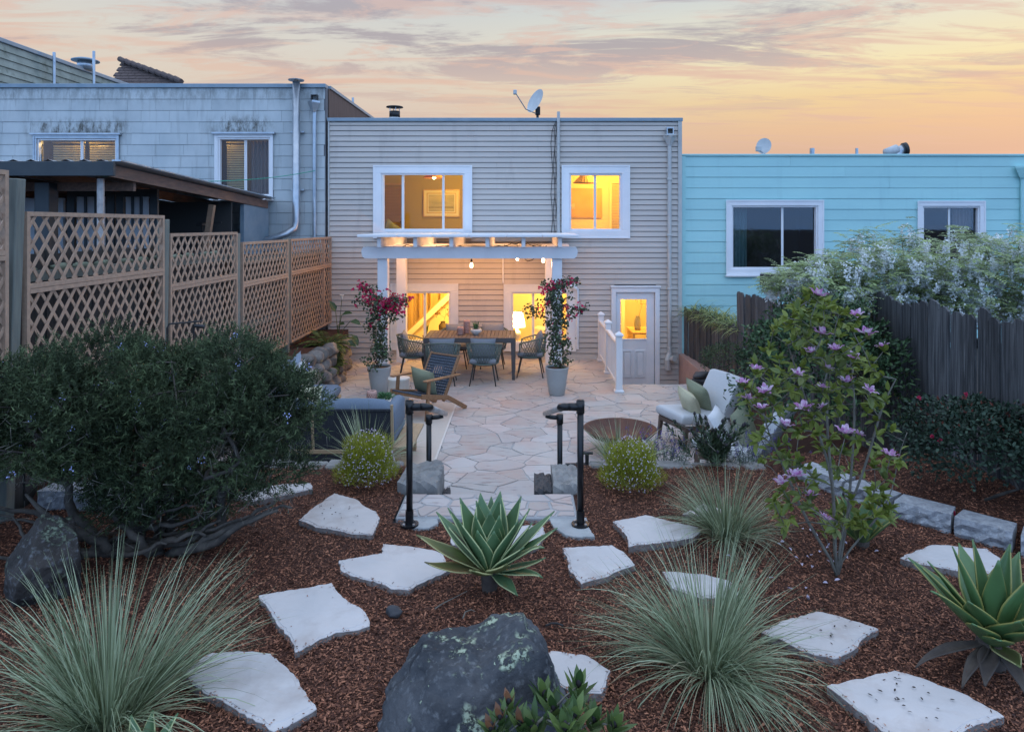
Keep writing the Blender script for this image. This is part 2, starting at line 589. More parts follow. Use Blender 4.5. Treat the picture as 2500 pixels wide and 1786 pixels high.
def mat(name, c1, c2=None, rough=.7, scale=6.0, stretch=(1, 1, 1), lo=.35, hi=.65, bump=0.0, bscale=40.0, bstretch=None, objr=0.0, attr=0.0,
        acol=None, metal=0.0, spec=.5, transl=0.0, c3=None, s3=20.0, lo3=.58, hi3=.66, m3=1.0, emit=None, estr=1.0, detail=5, hue=0.0, coat=0.0, edge=None, st3=None):
    m = bpy.data.materials.new(name); m.use_nodes = True
    nt = m.node_tree; N, Lk = nt.nodes, nt.links
    bs = N['Principled BSDF']; outn = N['Material Output']
    bs.inputs['Roughness'].default_value = rough
    bs.inputs['Metallic'].default_value = metal
    bs.inputs['Specular IOR Level'].default_value = spec
    if coat: bs.inputs['Coat Weight'].default_value = coat
    geo = N.new('ShaderNodeNewGeometry')

    def mp(st):
        n = N.new('ShaderNodeMapping'); n.inputs['Scale'].default_value = st
        Lk.new(geo.outputs['Position'], n.inputs[0]); return n.outputs[0]

    def nz(vec, sc, det, a, b):
        n = N.new('ShaderNodeTexNoise'); n.inputs['Scale'].default_value = sc; n.inputs['Detail'].default_value = det
        n.inputs['Roughness'].default_value = .6
        Lk.new(vec, n.inputs['Vector'])
        r = N.new('ShaderNodeMapRange'); Lk.new(n.outputs['Fac'], r.inputs[0])
        r.inputs[1].default_value = a; r.inputs[2].default_value = b
        return r.outputs[0]

    def mix(f, a, b, mode='MIX'):
        n = N.new('ShaderNodeMix'); n.data_type = 'RGBA'; n.blend_type = mode
        if isinstance(f, (int, float)): n.inputs[0].default_value = f
        else: Lk.new(f, n.inputs[0])
        for i, s in ((6, a), (7, b)):
            if isinstance(s, tuple): n.inputs[i].default_value = (*s[:3], 1)
            else: Lk.new(s, n.inputs[i])
        return n.outputs[2]
    v0 = mp(stretch)
    col = c1
    if c2 is not None:
        col = mix(nz(v0, scale, detail, lo, hi), c1, c2)
    if c3 is not None:
        f3 = nz(mp(st3) if st3 else v0, s3, 6, lo3, hi3)
        if m3 != 1.0:
            mm = N.new('ShaderNodeMath'); mm.operation = 'MULTIPLY'; Lk.new(f3, mm.inputs[0]); mm.inputs[1].default_value = m3; f3 = mm.outputs[0]
        col = mix(f3, col, c3)
    if edge is not None:                       # pale margin of a leaf, from the 'across' attribute
        at_ = N.new('ShaderNodeAttribute'); at_.attribute_name = 'across'
        r = N.new('ShaderNodeMapRange'); Lk.new(at_.outputs['Fac'], r.inputs[0]); r.inputs[1].default_value = edge[1]; r.inputs[2].default_value = edge[2]
        col = mix(r.outputs[0], col, edge[0])
    if attr:
        at_ = N.new('ShaderNodeAttribute'); at_.attribute_name = 'rnd'
        if acol is not None:
            col = mix(at_.outputs['Fac'], col, acol)
        hs = N.new('ShaderNodeHueSaturation')
        if isinstance(col, tuple): hs.inputs['Color'].default_value = (*col, 1)
        else: Lk.new(col, hs.inputs['Color'])
        r = N.new('ShaderNodeMapRange'); Lk.new(at_.outputs['Fac'], r.inputs[0]); r.inputs[3].default_value = 1 - attr; r.inputs[4].default_value = 1 + attr
        Lk.new(r.outputs[0], hs.inputs['Value']); col = hs.outputs[0]
    if objr or hue:
        oi = N.new('ShaderNodeObjectInfo')
        hs = N.new('ShaderNodeHueSaturation')
        if isinstance(col, tuple): hs.inputs['Color'].default_value = (*col, 1)
        else: Lk.new(col, hs.inputs['Color'])
        r = N.new('ShaderNodeMapRange'); Lk.new(oi.outputs['Random'], r.inputs[0]); r.inputs[3].default_value = 1 - objr; r.inputs[4].default_value = 1 + objr
        Lk.new(r.outputs[0], hs.inputs['Value'])
        if hue:
            m7 = N.new('ShaderNodeMath'); m7.operation = 'FRACT'
            m8 = N.new('ShaderNodeMath'); m8.operation = 'MULTIPLY'; Lk.new(oi.outputs['Random'], m8.inputs[0]); m8.inputs[1].default_value = 7.31
            Lk.new(m8.outputs[0], m7.inputs[0])
            r2 = N.new('ShaderNodeMapRange'); Lk.new(m7.outputs[0], r2.inputs[0]); r2.inputs[3].default_value = 1 - hue; r2.inputs[4].default_value = 1 + hue
            Lk.new(r2.outputs[0], hs.inputs['Saturation'])
        col = hs.outputs[0]
    if isinstance(col, tuple): bs.inputs['Base Color'].default_value = (*col, 1)
    else: Lk.new(col, bs.inputs['Base Color'])
    if emit is not None:
        bs.inputs['Emission Color'].default_value = (*emit, 1); bs.inputs['Emission Strength'].default_value = estr
    if bump:
        n = N.new('ShaderNodeTexNoise'); n.inputs['Scale'].default_value = bscale; n.inputs['Detail'].default_value = 6
        Lk.new(mp(bstretch) if bstretch else v0, n.inputs['Vector'])
        b = N.new('ShaderNodeBump'); b.inputs['Strength'].default_value = 1.0; b.inputs['Distance'].default_value = bump
        Lk.new(n.outputs['Fac'], b.inputs['Height']); Lk.new(b.outputs[0], bs.inputs['Normal'])
    if transl:
        tr = N.new('ShaderNodeBsdfTranslucent')
        if isinstance(col, tuple): tr.inputs[0].default_value = (*col, 1)
        else: Lk.new(col, tr.inputs[0])
        ms = N.new('ShaderNodeMixShader'); ms.inputs[0].default_value = transl
        Lk.new(bs.outputs[0], ms.inputs[1]); Lk.new(tr.outputs[0], ms.inputs[2]); Lk.new(ms.outputs[0], outn.inputs[0])
    MATS[name] = m
    return m


def glass_mat(name, tint=(.97, .98, 1.0), refl=1.0):
    m = bpy.data.materials.new(name); m.use_nodes = True
    nt = m.node_tree; N, Lk = nt.nodes, nt.links
    N.clear()
    out = N.new('ShaderNodeOutputMaterial'); t = N.new('ShaderNodeBsdfTransparent'); t.inputs[0].default_value = (*tint, 1)
    g = N.new('ShaderNodeBsdfGlossy'); g.inputs['Roughness'].default_value = .02; g.inputs[0].default_value = (.9, .95, 1, 1)
    fr = N.new('ShaderNodeFresnel'); fr.inputs[0].default_value = 1.5
    mu = N.new('ShaderNodeMath'); mu.operation = 'MULTIPLY'; mu.inputs[1].default_value = refl; mu.use_clamp = True
    Lk.new(fr.outputs[0], mu.inputs[0])
    ms = N.new('ShaderNodeMixShader'); Lk.new(mu.outputs[0], ms.inputs[0]); Lk.new(t.outputs[0], ms.inputs[1]); Lk.new(g.outputs[0], ms.inputs[2])
    Lk.new(ms.outputs[0], out.inputs[0])
    MATS[name] = m
    return m


M = MATS
mat('white_paint', (.80, .81, .82), (.74, .75, .76), rough=.45, scale=3, bump=.0006, bscale=60, objr=.02)
mat('white_trim', (.80, .81, .82), (.72, .74, .76), rough=.4, scale=1.5, objr=.02)
mat('vinyl_beige', (.54, .485, .43), (.50, .455, .41), rough=.5, scale=1.1, stretch=(1, 1, 3), bump=.0005, bscale=30, bstretch=(1, 6, 12), objr=.035,
    c3=(.38, .335, .30), s3=1.2, st3=(2.2, 1, .5), lo3=.56, hi3=.72, m3=.55)
mat('shingle_grey', (.52, .56, .56), (.43, .48, .49), rough=.8, scale=1.7, stretch=(1, 1, .7), bump=.002, bscale=30, bstretch=(8, 8, .6), objr=.06,
    c3=(.22, .23, .23), s3=2.2, st3=(3.5, 1, .35), lo3=.55, hi3=.78, m3=.5)
mat('mould', (.09, .085, .06), (.12, .115, .09), rough=.9, scale=30)
mat('teal_paint', (.39, .68, .665), (.36, .635, .635), rough=.5, scale=1.3, stretch=(.6, 1, 2), bump=.0015, bscale=14, bstretch=(1, 1, 5), objr=.03, c3=(.29, .53, .55), s3=1.6, st3=(2.5, 1, .35), lo3=.56, hi3=.75, m3=.5)
mat('flashing_blue', (.20, .28, .34), (.26, .33, .38), rough=.5, scale=4, metal=.2)
mat('galvanised', (.50, .53, .55), (.36, .40, .44), rough=.35, scale=5, metal=.75)
mat('painted_pipe', (.50, .50, .47), (.44, .45, .44), rough=.5, scale=6)
mat('brown_boards', (.13, .085, .07), (.09, .06, .05), rough=.8, scale=4, stretch=(1, 4, .5))
mat('lichen_siding', (.34, .38, .33), (.24, .27, .23), rough=.85, scale=2.4, c3=(.12, .14, .11), s3=5, lo3=.55, hi3=.7, m3=.7, bump=.002)
mat('roof_tile', (.085, .06, .055), (.12, .085, .075), rough=.8, scale=9)
mat('roof_felt', (.16, .17, .18), (.12, .12, .13), rough=.9, scale=3)
mat('dark_metal', (.03, .032, .035), (.05, .05, .05), rough=.5, metal=.5)
mat('black_paint', (.008, .009, .011), (.014, .014, .015), rough=.33, scale=20, spec=.4)
mat('worn_steel', (.50, .46, .43), (.34, .31, .29), rough=.45, scale=12, metal=.35)
mat('dark_fascia', (.025, .035, .042), (.04, .05, .055), rough=.5, scale=3)
mat('old_timber', (.22, .125, .085), (.13, .08, .06), rough=.8, scale=4, stretch=(6, 1, 6))
mat('brace_timber', (.30, .19, .12), (.22, .14, .09), rough=.8, scale=9)
mat('corrugated', (.42, .44, .46), (.28, .30, .33), rough=.45, scale=2, metal=.4)
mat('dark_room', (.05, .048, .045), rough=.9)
mat('curtain_teal', (.10, .20, .19), (.07, .15, .145), rough=.9, scale=5, stretch=(6, 6, .2))
mat('curtain_brown', (.22, .16, .12), (.15, .11, .085), rough=.9, scale=5, stretch=(6, 6, .2))
mat('blind_slat', (.52, .46, .24), (.46, .40, .20), rough=.6, transl=.3)
mat('room_wall', (.80, .70, .50), rough=.9)
mat('room_tan', (.40, .32, .12), rough=.9)
mat('room_wood', (.50, .34, .16), (.42, .28, .13), rough=.6, scale=6, stretch=(6, 1, .4))
mat('room_white', (.85, .80, .70), rough=.8)
mat('room_dark', (.08, .055, .035), rough=.6)
mat('picture_print', (.42, .40, .33), (.62, .56, .42), rough=.6, scale=3, stretch=(.6, 1, 4))
mat('picture_photo', (.55, .36, .13), (.62, .42, .16), rough=.6, scale=5)
mat('gold_frame', (.62, .42, .16), rough=.4, metal=.3)
mat('lamp_shade', (.55, .28, .10), rough=.8, transl=.5)
mat('pleated_shade', (.30, .22, .10), rough=.9)
mat('lit_bulb', (1, .9, .7), emit=(1, .72, .38), estr=14.0)
mat('lit_shade', (1, .85, .6), emit=(1, .70, .32), estr=1.5, transl=.65)
mat('lattice_wood', (.43, .285, .195), (.345, .23, .16), rough=.75, scale=5, stretch=(4, 4, 4), objr=.10, bump=.0006, bscale=60, c3=(.26, .19, .14), s3=3, lo3=.55, hi3=.7, m3=.6)
mat('post_green', (.20, .21, .175), (.145, .155, .135), rough=.85, scale=4, stretch=(8, 8, .8), bump=.001, bscale=30, bstretch=(8, 8, .6), objr=.08)
mat('plank_dark', (.07, .062, .056), (.042, .038, .036), rough=.85, scale=4, stretch=(8, 8, .5), bump=.002, bscale=26, bstretch=(10, 10, .5), objr=.28, c3=(.10, .12, .075), s3=2, lo3=.6, hi3=.75, m3=.6)
mat('plank_weathered', (.105, .105, .105), (.036, .036, .038), rough=.85, scale=5, stretch=(9, 9, .35), lo=.36, hi=.60, bump=.005, bscale=16, bstretch=(12, 12, .4), objr=.38, c3=(.33, .33, .32), s3=3.2, lo3=.60, hi3=.74, m3=.7, st3=(10, 10, .35))
mat('mossy', (.24, .27, .19), (.14, .16, .11), rough=.95, scale=14, bump=.006, bscale=40)
mat('flagstone', (.47, .385, .350), (.46, .43, .405), rough=.8, scale=1.8, lo=.38, hi=.60, bump=.009, bscale=6, bstretch=(.6, 1.6, 1), objr=.10, hue=.35, c3=(.25, .19, .175), s3=6.5, st3=(.5, 2.6, 1), lo3=.58, hi3=.64, m3=.65)
mat('mortar', (.41, .405, .40), (.33, .33, .33), rough=.9, scale=14, bump=.002, bscale=60)
mat('stepping_stone', (.60, .555, .525), (.53, .50, .48), rough=.85, scale=2.6, bump=.005, bscale=9, objr=.05, hue=.3, c3=(.40, .34, .305), s3=2.8, lo3=.52, hi3=.70, m3=.7)
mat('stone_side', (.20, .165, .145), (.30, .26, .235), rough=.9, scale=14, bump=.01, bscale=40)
mat('mulch_soil', (.09, .033, .018), (.055, .021, .012), rough=.95, scale=40, bump=.012, bscale=70)
mat('mulch_chip', (.165, .053, .027), (.105, .034, .018), rough=.85, scale=2.2, attr=.6, acol=(.29, .122, .066))
mat('soil', (.03, .022, .018), (.05, .035, .028), rough=.95, scale=30, bump=.006)
mat('concrete', (.42, .43, .42), (.33, .34, .34), rough=.85, scale=7, bump=.002, bscale=60, c3=(.24, .25, .25), s3=12, lo3=.6, hi3=.7, m3=.5)
mat('grey_rock', (.30, .29, .27), (.20, .195, .19), rough=.9, scale=6, bump=.008, bscale=14, objr=.15, c3=(.13, .13, .125), s3=9, lo3=.55, hi3=.7, m3=.8)
mat('wall_rock', (.22, .195, .17), (.14, .125, .115), rough=.9, scale=7, bump=.012, bscale=16, objr=.2, c3=(.30, .28, .24), s3=10, lo3=.6, hi3=.72, m3=.7)
mat('dark_rock', (.045, .046, .05), (.075, .07, .07), rough=.75, scale=5, bump=.008, bscale=22, objr=.1)
mat('split_block', (.40, .41, .42), (.24, .245, .26), rough=.9, scale=20, bump=.014, bscale=30, objr=.08, c3=(.55, .56, .57), s3=60, lo3=.62, hi3=.7)
mat('pink_stucco', (.44, .30, .26), (.38, .265, .235), rough=.9, scale=5, bump=.004, bscale=25)
mat('planter', (.40, .43, .43), (.35, .38, .385), rough=.7, scale=3, bump=.0006, bscale=50)
mat('rope_green', (.15, .20, .175), (.12, .165, .145), rough=.8, scale=60)
mat('leg_dark', (.035, .042, .046), rough=.45, metal=.3)
mat('cushion_grey', (.25, .27, .295), (.22, .24, .265), rough=.95, scale=90, bump=.0006, bscale=220)
mat('cushion_light', (.56, .57, .57), (.51, .52, .53), rough=.95, scale=80, bump=.0006, bscale=220)
mat('sofa_grey', (.15, .195, .25), (.125, .165, .22), rough=.95, scale=70, bump=.001, bscale=180)
mat('sofa_rope', (.016, .02, .028), (.026, .032, .042), rough=.85, scale=90, stretch=(1, 1, .05))
mat('pillow_green', (.28, .30, .20), (.25, .27, .18), rough=.95, scale=60, bump=.001, bscale=160)
mat('pillow_cream', (.56, .53, .36), (.50, .47, .32), rough=.95, scale=60, bump=.001, bscale=160)
mat('pillow_white', (.72, .73, .74), (.66, .68, .70), rough=.95, scale=40)
mat('pillow_blue', (.32, .38, .46), (.28, .34, .42), rough=.95, scale=40)
mat('chair_wood', (.30, .155, .075), (.22, .11, .05), rough=.5, scale=7, stretch=(4, 4, 4), bump=.0004)
mat('dark_wood', (.13, .085, .065), (.09, .06, .045), rough=.5, scale=7)
mat('pale_wood', (.42, .31, .19), (.36, .26, .155), rough=.6, scale=6, stretch=(6, 1, 6))
mat('woven_blue', (.11, .13, .165), (.07, .09, .12), rough=.9, scale=60)
mat('table_slat', (.145, .125, .115), (.125, .108, .10), rough=.6, scale=9, stretch=(1, .3, 1), objr=.06)
mat('table_frame', (.085, .082, .082), rough=.55)
mat('stump_white', (.68, .66, .60), (.60, .58, .52), rough=.6, scale=5, stretch=(6, 6, .5), bump=.003, bscale=9, bstretch=(6, 6, .5))
mat('terracotta_pink', (.52, .32, .27), (.47, .29, .245), rough=.8, scale=14)
mat('dark_hole', (.09, .05, .042), rough=.95)
mat('ceramic_white', (.66, .67, .64), (.6, .61, .58), rough=.4, scale=8)
mat('rust', (.135, .058, .038), (.085, .040, .030), rough=.6, scale=5, metal=.15, spec=.3, c3=(.17, .075, .045), s3=8, lo3=.56, hi3=.7, m3=.7, bump=.001)
mat('rug', (.60, .52, .44), (.54, .46, .39), rough=.95, scale=40, stretch=(.4, 5, 1), bump=.003, bscale=50, bstretch=(.15, 4, 1))
mat('rug_border', (.66, .60, .54), rough=.95)
mat('black_cable', (.015, .015, .016), rough=.6)
mat('green_wire', (.03, .30, .20), rough=.5)
mat('dish_grey', (.50, .53, .53), (.42, .45, .46), rough=.5, scale=6)
mat('plastic_clear', (.60, .63, .66), rough=.3, transl=.3)
# plants
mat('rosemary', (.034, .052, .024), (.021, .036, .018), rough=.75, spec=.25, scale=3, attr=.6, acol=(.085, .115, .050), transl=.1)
mat('bark_dark', (.10, .085, .070), (.045, .04, .034), rough=.9, scale=12, bump=.006, bscale=40)
mat('bark_grey', (.19, .175, .14), (.13, .12, .10), rough=.85, scale=16, bump=.002)
mat('flower_blue', (.52, .57, .95), rough=.7, attr=.15, transl=.3)
mat('grass_blue', (.215, .262, .128), (.155, .205, .090), rough=.55, scale=5, attr=.45, acol=(.37, .42, .27), transl=.25)
mat('grass_dry', (.36, .33, .20), rough=.7, attr=.2, transl=.2)
mat('shrub_lime', (.33, .34, .026), (.21, .24, .022), rough=.6, scale=8, attr=.35, acol=(.38, .40, .05), transl=.3)
mat('flower_pale', (.74, .66, .80), rough=.7, attr=.1, transl=.3)
mat('magnolia_leaf', (.23, .275, .065), (.165, .225, .06), rough=.5, scale=5, attr=.3, acol=(.185, .215, .055), transl=.3, objr=.18, hue=.12)
mat('magnolia_petal', (.66, .36, .60), (.50, .16, .44), rough=.6, scale=22, transl=.35, c3=(.82, .70, .80), s3=26, lo3=.46, hi3=.58)
mat('laurel_leaf', (.036, .075, .028), (.026, .055, .024), spec=.3, rough=.5, scale=4, attr=.45, acol=(.06, .11, .045), transl=.1)
mat('rose_leaf', (.020, .042, .024), (.014, .030, .019), spec=.25, rough=.5, scale=4, attr=.4, acol=(.035, .06, .038), transl=.08)
mat('rose_tip', (.16, .045, .03), rough=.5, attr=.3, transl=.2)
mat('rose_flower', (.42, .02, .07), rough=.6, transl=.2)
mat('wisteria_leaf', (.36, .42, .235), (.28, .36, .18), rough=.6, scale=4, attr=.35, acol=(.34, .42, .18), transl=.35)
mat('wisteria_flower', (.86, .88, .88), rough=.6, attr=.12, transl=.35)
mat('boug_leaf', (.030, .060, .026), (.02, .042, .02), rough=.45, scale=8, attr=.45, acol=(.06, .10, .04), transl=.15)
mat('boug_bract', (.68, .016, .13), (.54, .012, .10), rough=.6, scale=9, attr=.3, transl=.35)
mat('agave_leaf', (.105, .185, .080), (.080, .150, .062), rough=.42, scale=6, stretch=(1, 1, .5), edge=((.44, .47, .22), .93, .97), objr=.16, c3=(.13, .20, .12), s3=5, lo3=.55, hi3=.75, m3=.6)
mat('agave_old', (.15, .19, .055), (.13, .115, .05), rough=.5, scale=5, edge=((.42, .40, .17), .86, .94), objr=.1, c3=(.12, .07, .04), s3=6, lo3=.58, hi3=.7, m3=.8)
mat('agave_green', (.10, .185, .065), (.075, .145, .055), rough=.4, scale=5, edge=((.30, .28, .08), .90, .98), objr=.1, c3=(.15, .21, .08), s3=4, lo3=.55, hi3=.75, m3=.6)
mat('agave_dead', (.11, .085, .065), (.065, .05, .042), rough=.85, scale=8)
mat('leuca_leaf', (.060, .130, .035), (.045, .10, .03), rough=.5, scale=9, attr=.35, acol=(.12, .17, .045), transl=.25)
mat('leuca_tip', (.22, .10, .05), rough=.5, attr=.3, transl=.3)
mat('leuca_dark', (.045, .075, .035), rough=.5, attr=.35, transl=.15)
mat('seed_head', (.03, .025, .028), rough=.8)
mat('salvia_leaf', (.16, .20, .165), rough=.8, attr=.3, transl=.2)
mat('salvia_flower', (.10, .055, .28), rough=.8, attr=.3)
mat('fern', (.10, .145, .03), (.07, .11, .025), rough=.6, scale=5, attr=.35, acol=(.15, .19, .045), transl=.3)
mat('lily_leaf', (.06, .12, .05), rough=.4, transl=.2)
mat('lily_white', (.8, .8, .74), rough=.5, transl=.3)
mat('succulent', (.10, .22, .09), (.07, .17, .08), rough=.5, scale=20, attr=.3, transl=.15)
mat('strap_leaf', (.19, .25, .075), (.13, .19, .05), rough=.5, scale=6, attr=.4, acol=(.30, .32, .12), transl=.25)
glass_mat('glass_lit', refl=.3)
glass_mat('glass_dark', refl=1.0)
glass_mat('glass_dim', refl=.45)


def rock_lichen(name, c1, c2, lich, scale=7.0, lo=.58, hi=.63):
    m = mat(name, c1, c2, rough=.7, scale=3.2, bump=.01, bscale=14, c3=lich, s3=scale, lo3=lo, hi3=hi)
    return m


def boulder_mat():
    m = mat('boulder_lichen', (.028, .031, .036), (.092, .094, .099), rough=.85, spec=.3, scale=3.8, lo=.36, hi=.64, bump=.022, bscale=9, c3=(.15, .155, .16), s3=30, lo3=.54, hi3=.70, m3=.8)
    nt = m.node_tree; N, Lk = nt.nodes, nt.links; bs = N['Principled BSDF']
    src = bs.inputs['Base Color'].links[0].from_socket; b0 = bs.inputs['Normal'].links[0].from_socket
    geo = N.new('ShaderNodeNewGeometry')
    def nz(sc, det, a, b, off):
        mp = N.new('ShaderNodeMapping'); mp.inputs['Location'].default_value = off; Lk.new(geo.outputs['Position'], mp.inputs[0])
        n = N.new('ShaderNodeTexNoise'); n.inputs['Scale'].default_value = sc; n.inputs['Detail'].default_value = det; n.inputs['Roughness'].default_value = .72; Lk.new(mp.outputs[0], n.inputs['Vector'])
        r = N.new('ShaderNodeMapRange'); Lk.new(n.outputs['Fac'], r.inputs[0]); r.inputs[1].default_value = a; r.inputs[2].default_value = b; return r.outputs[0]
    big = nz(4.0, 3, .56, .62, (4.6, 1.1, .3)); fine = nz(30, 9, .47, .53, (0, 2, 0)); spots = nz(17, 3, .675, .70, (7, 2, 1))
    mu = N.new('ShaderNodeMath'); mu.operation = 'MULTIPLY'; Lk.new(big, mu.inputs[0]); Lk.new(fine, mu.inputs[1])
    mx_ = N.new('ShaderNodeMath'); mx_.operation = 'MAXIMUM'; Lk.new(mu.outputs[0], mx_.inputs[0]); Lk.new(spots, mx_.inputs[1])
    mx = N.new('ShaderNodeMix'); mx.data_type = 'RGBA'; Lk.new(mx_.outputs[0], mx.inputs[0]); Lk.new(src, mx.inputs[6]); mx.inputs[7].default_value = (.36, .41, .29, 1)
    Lk.new(mx.outputs[2], bs.inputs['Base Color'])
    n = N.new('ShaderNodeTexNoise'); n.inputs['Scale'].default_value = 55; n.inputs['Detail'].default_value = 8; Lk.new(geo.outputs['Position'], n.inputs['Vector'])
    b = N.new('ShaderNodeBump'); b.inputs['Distance'].default_value = .006; Lk.new(n.outputs['Fac'], b.inputs['Height']); Lk.new(b0, b.inputs['Normal'])
    b2 = N.new('ShaderNodeBump'); b2.inputs['Distance'].default_value = .006; Lk.new(mx_.outputs[0], b2.inputs['Height']); Lk.new(b.outputs[0], b2.inputs['Normal']); Lk.new(b2.outputs[0], bs.inputs['Normal'])


boulder_mat()
M['boulder_dark'] = M['boulder_lichen'].copy()
for n_ in M['boulder_dark'].node_tree.nodes:          # browner stone with duller lichen
    if n_.type == 'MIX':
        c_ = tuple(round(v, 2) for v in n_.inputs[7].default_value[:3])
        if c_ == (.36, .41, .29): n_.inputs[7].default_value = (.17, .20, .14, 1)
        elif not n_.inputs[6].is_linked: n_.inputs[6].default_value = (.024, .022, .020, 1); n_.inputs[7].default_value = (.058, .05, .045, 1)

# ================================================================== setting: ground, garden bed, patio, steps
HY = 14.75                        # the rear facades stand about here
g = MB()
g.v = [(-600, -600, -1.2), (600, -600, -1.2), (600, 900, -1.2), (-600, 900, -1.2)]; g.f = [(0, 1, 2, 3)]
tag(g.build('ground', M['soil']), kind='structure')

BLK = [(2.70, 6.25), (3.00, 5.66), (3.22, 5.47), (3.42, 5.20), (3.64, 4.98), (4.10, 4.62)]


def smst(a, b, x):
    t = min(1, max(0, (x - a) / (b - a))); return t * t * (3 - 2 * t)


def behind_blocks(x, y):
    """signed distance behind the line of edging blocks on the right"""
    best = None
    for (ax, ay), (bx, by) in zip(BLK[:-1], BLK[1:]):
        dx, dy = bx - ax, by - ay; L2 = dx * dx + dy * dy
        t = max(0, min(1, ((x - ax) * dx + (y - ay) * dy) / L2))
        qx, qy = ax + dx * t, ay + dy * t
        d = math.hypot(x - qx, y - qy)
        s = 1 if (dx * (y - ay) - dy * (x - ax)) > 0 else -1
        if best is None or d < best[0]:
            best = (d, s)
    return best[0] * best[1]


def zt(x, y):
    z = .470 + .020 * mnoise.noise(Vector((x * 1.1, y * 1.1, 3.3))) + .008 * mnoise.noise(Vector((x * 4, y * 4, 1.3)))
    z += .13 * smst(.05, .30, behind_blocks(x, y)) if x > 2.2 else 0
    z += .14 * smst(5.88, 6.05, y) * smst(-3.0, -3.3, x)
    z += .05 * math.exp(-((x + .2) ** 2 + (y - 4.3) ** 2) / .12)
    z += .16 * math.exp(-((x - .28) ** 2 + (y - 2.95) ** 2) / .05)
    z += .05 * smst(3.2, 1.5, y)
    return z


def in_notch(x, y):
    return -1.05 < x < .47 and y > 5.52


def build_bed():
    xs = np.arange(-4.25, 4.46, .05); ys = np.arange(.4, 6.81, .05)
    mb = MB(); ny = len(ys)
    for x in xs:
        for y in ys:
            mb.v.append((float(x), float(y), zt(float(x), float(y)) - .012))
    for i in range(len(xs) - 1):
        for j in range(ny - 1):
            if in_notch(xs[i] + .025, ys[j] + .025): continue
            mb.f.append((i * ny + j, (i + 1) * ny + j, (i + 1) * ny + j + 1, i * ny + j + 1))
    o = mb.build('garden_bed', M['mulch_soil'], None, True)
    tag(o, kind='structure')
    return o


build_bed()

# mulch chips: loose slivers lying over each other
def build_chips(n=430000):
    y = 2.3 + (6.8 - 2.3) * rng.random(n) ** 1.2
    half = .86 * y + .75
    x = (rng.random(n) * 2 - 1) * half - .02 * y
    keep = (x > -4.2) & (x < 4.35) & ~((x > -1.05) & (x < .47) & (y > 5.52))
    x, y = x[keep], y[keep]; n = len(x)
    gx = np.arange(-4.5, 4.61, .06); gy = np.arange(2.2, 6.95, .06)
    G = np.array([[zt(float(a), float(b)) for b in gy] for a in gx])
    fi = (x + 4.5) / .06; fj = (y - 2.2) / .06; i0 = fi.astype(int); j0 = fj.astype(int); u = fi - i0; v = fj - j0
    z = G[i0, j0] * (1 - u) * (1 - v) + G[i0 + 1, j0] * u * (1 - v) + G[i0, j0 + 1] * (1 - u) * v + G[i0 + 1, j0 + 1] * u * v
    P = np.stack([x, y, z + rng.random(n) * .012 - .008], 1)
    a = rng.random(n) * 2 * np.pi
    D = np.stack([np.cos(a), np.sin(a), rng.normal(size=n) * .28], 1)
    Nn = np.stack([rng.normal(size=n) * .45, rng.normal(size=n) * .45, np.ones(n)], 1)
    D = norm(D); S = norm(np.cross(D, Nn)); U = np.cross(S, D)
    big = rng.random(n) < .03; L = (.0042 + .0115 * rng.random(n) ** 2 + big * .014 * rng.random(n))[:, None]; W = (.0018 + .0032 * rng.random(n) + big * .003)[:, None]
    V = np.stack([P - D * L - S * W * .6, P - D * L * .8 + S * W, P + D * L + S * W * .7, P + D * L * .85 - S * W], 1)
    V = V.reshape(-1, 3)
    F = np.arange(n)[:, None] * 4 + np.array([[0, 1, 2, 3]])
    r = rng.random(n) ** 1.7
    o = mesh_np('mulch', V, F, M['mulch_chip'], r)
    tag(o, 'dark red brown bark mulch covering the garden bed', 'mulch', kind='stuff')


build_chips()


# ---- patio of irregular flagstones
def clip(poly, a, b, c):
    """keep a*x+b*y<=c"""
    out = []; n = len(poly)
    for i in range(n):
        p, q = poly[i], poly[(i + 1) % n]
        dp = a * p[0] + b * p[1] - c; dq = a * q[0] + b * q[1] - c
        if dp <= 0: out.append(p)
        if dp * dq < 0:
            t = dp / (dp - dq); out.append((p[0] + (q[0] - p[0]) * t, p[1] + (q[1] - p[1]) * t))
    return out


def area(p):
    return .5 * abs(sum(p[i][0] * p[(i + 1) % len(p)][1] - p[(i + 1) % len(p)][0] * p[i][1] for i in range(len(p))))


def voronoi(sites, rect, sx=1.0, wt=0.0):
    cells = []; rw = random.Random(19)
    Wt = [rw.uniform(0, wt) for _ in sites]
    S = [(x * sx, y) for x, y in sites]
    for i, (x, y) in enumerate(S):
        nb = sorted(range(len(S)), key=lambda j: (S[j][0] - x) ** 2 + (S[j][1] - y) ** 2)[1:22]
        poly = [(rect[0] * sx, rect[2]), (rect[1] * sx, rect[2]), (rect[1] * sx, rect[3]), (rect[0] * sx, rect[3])]
        for j in nb:
            a, b = S[j][0] - x, S[j][1] - y
            c = (S[j][0] ** 2 + S[j][1] ** 2 - x * x - y * y + Wt[i] - Wt[j]) / 2
            poly = clip(poly, a, b, c)
            if len(poly) < 3: break
        cells.append([(p[0] / sx, p[1]) for p in poly])
    return cells


def shrink(poly, d):
    poly = ccw(poly); out = poly
    n = len(poly)
    for i in range(n):
        p, q = poly[i], poly[(i + 1) % n]
        ex, ey = q[0] - p[0], q[1] - p[1]; L = math.hypot(ex, ey)
        if L < 1e-6: continue
        a, b = ey / L, -ex / L                       # outward normal
        out = clip(out, a, b, a * p[0] + b * p[1] - d)
        if len(out) < 3: return []
    return out


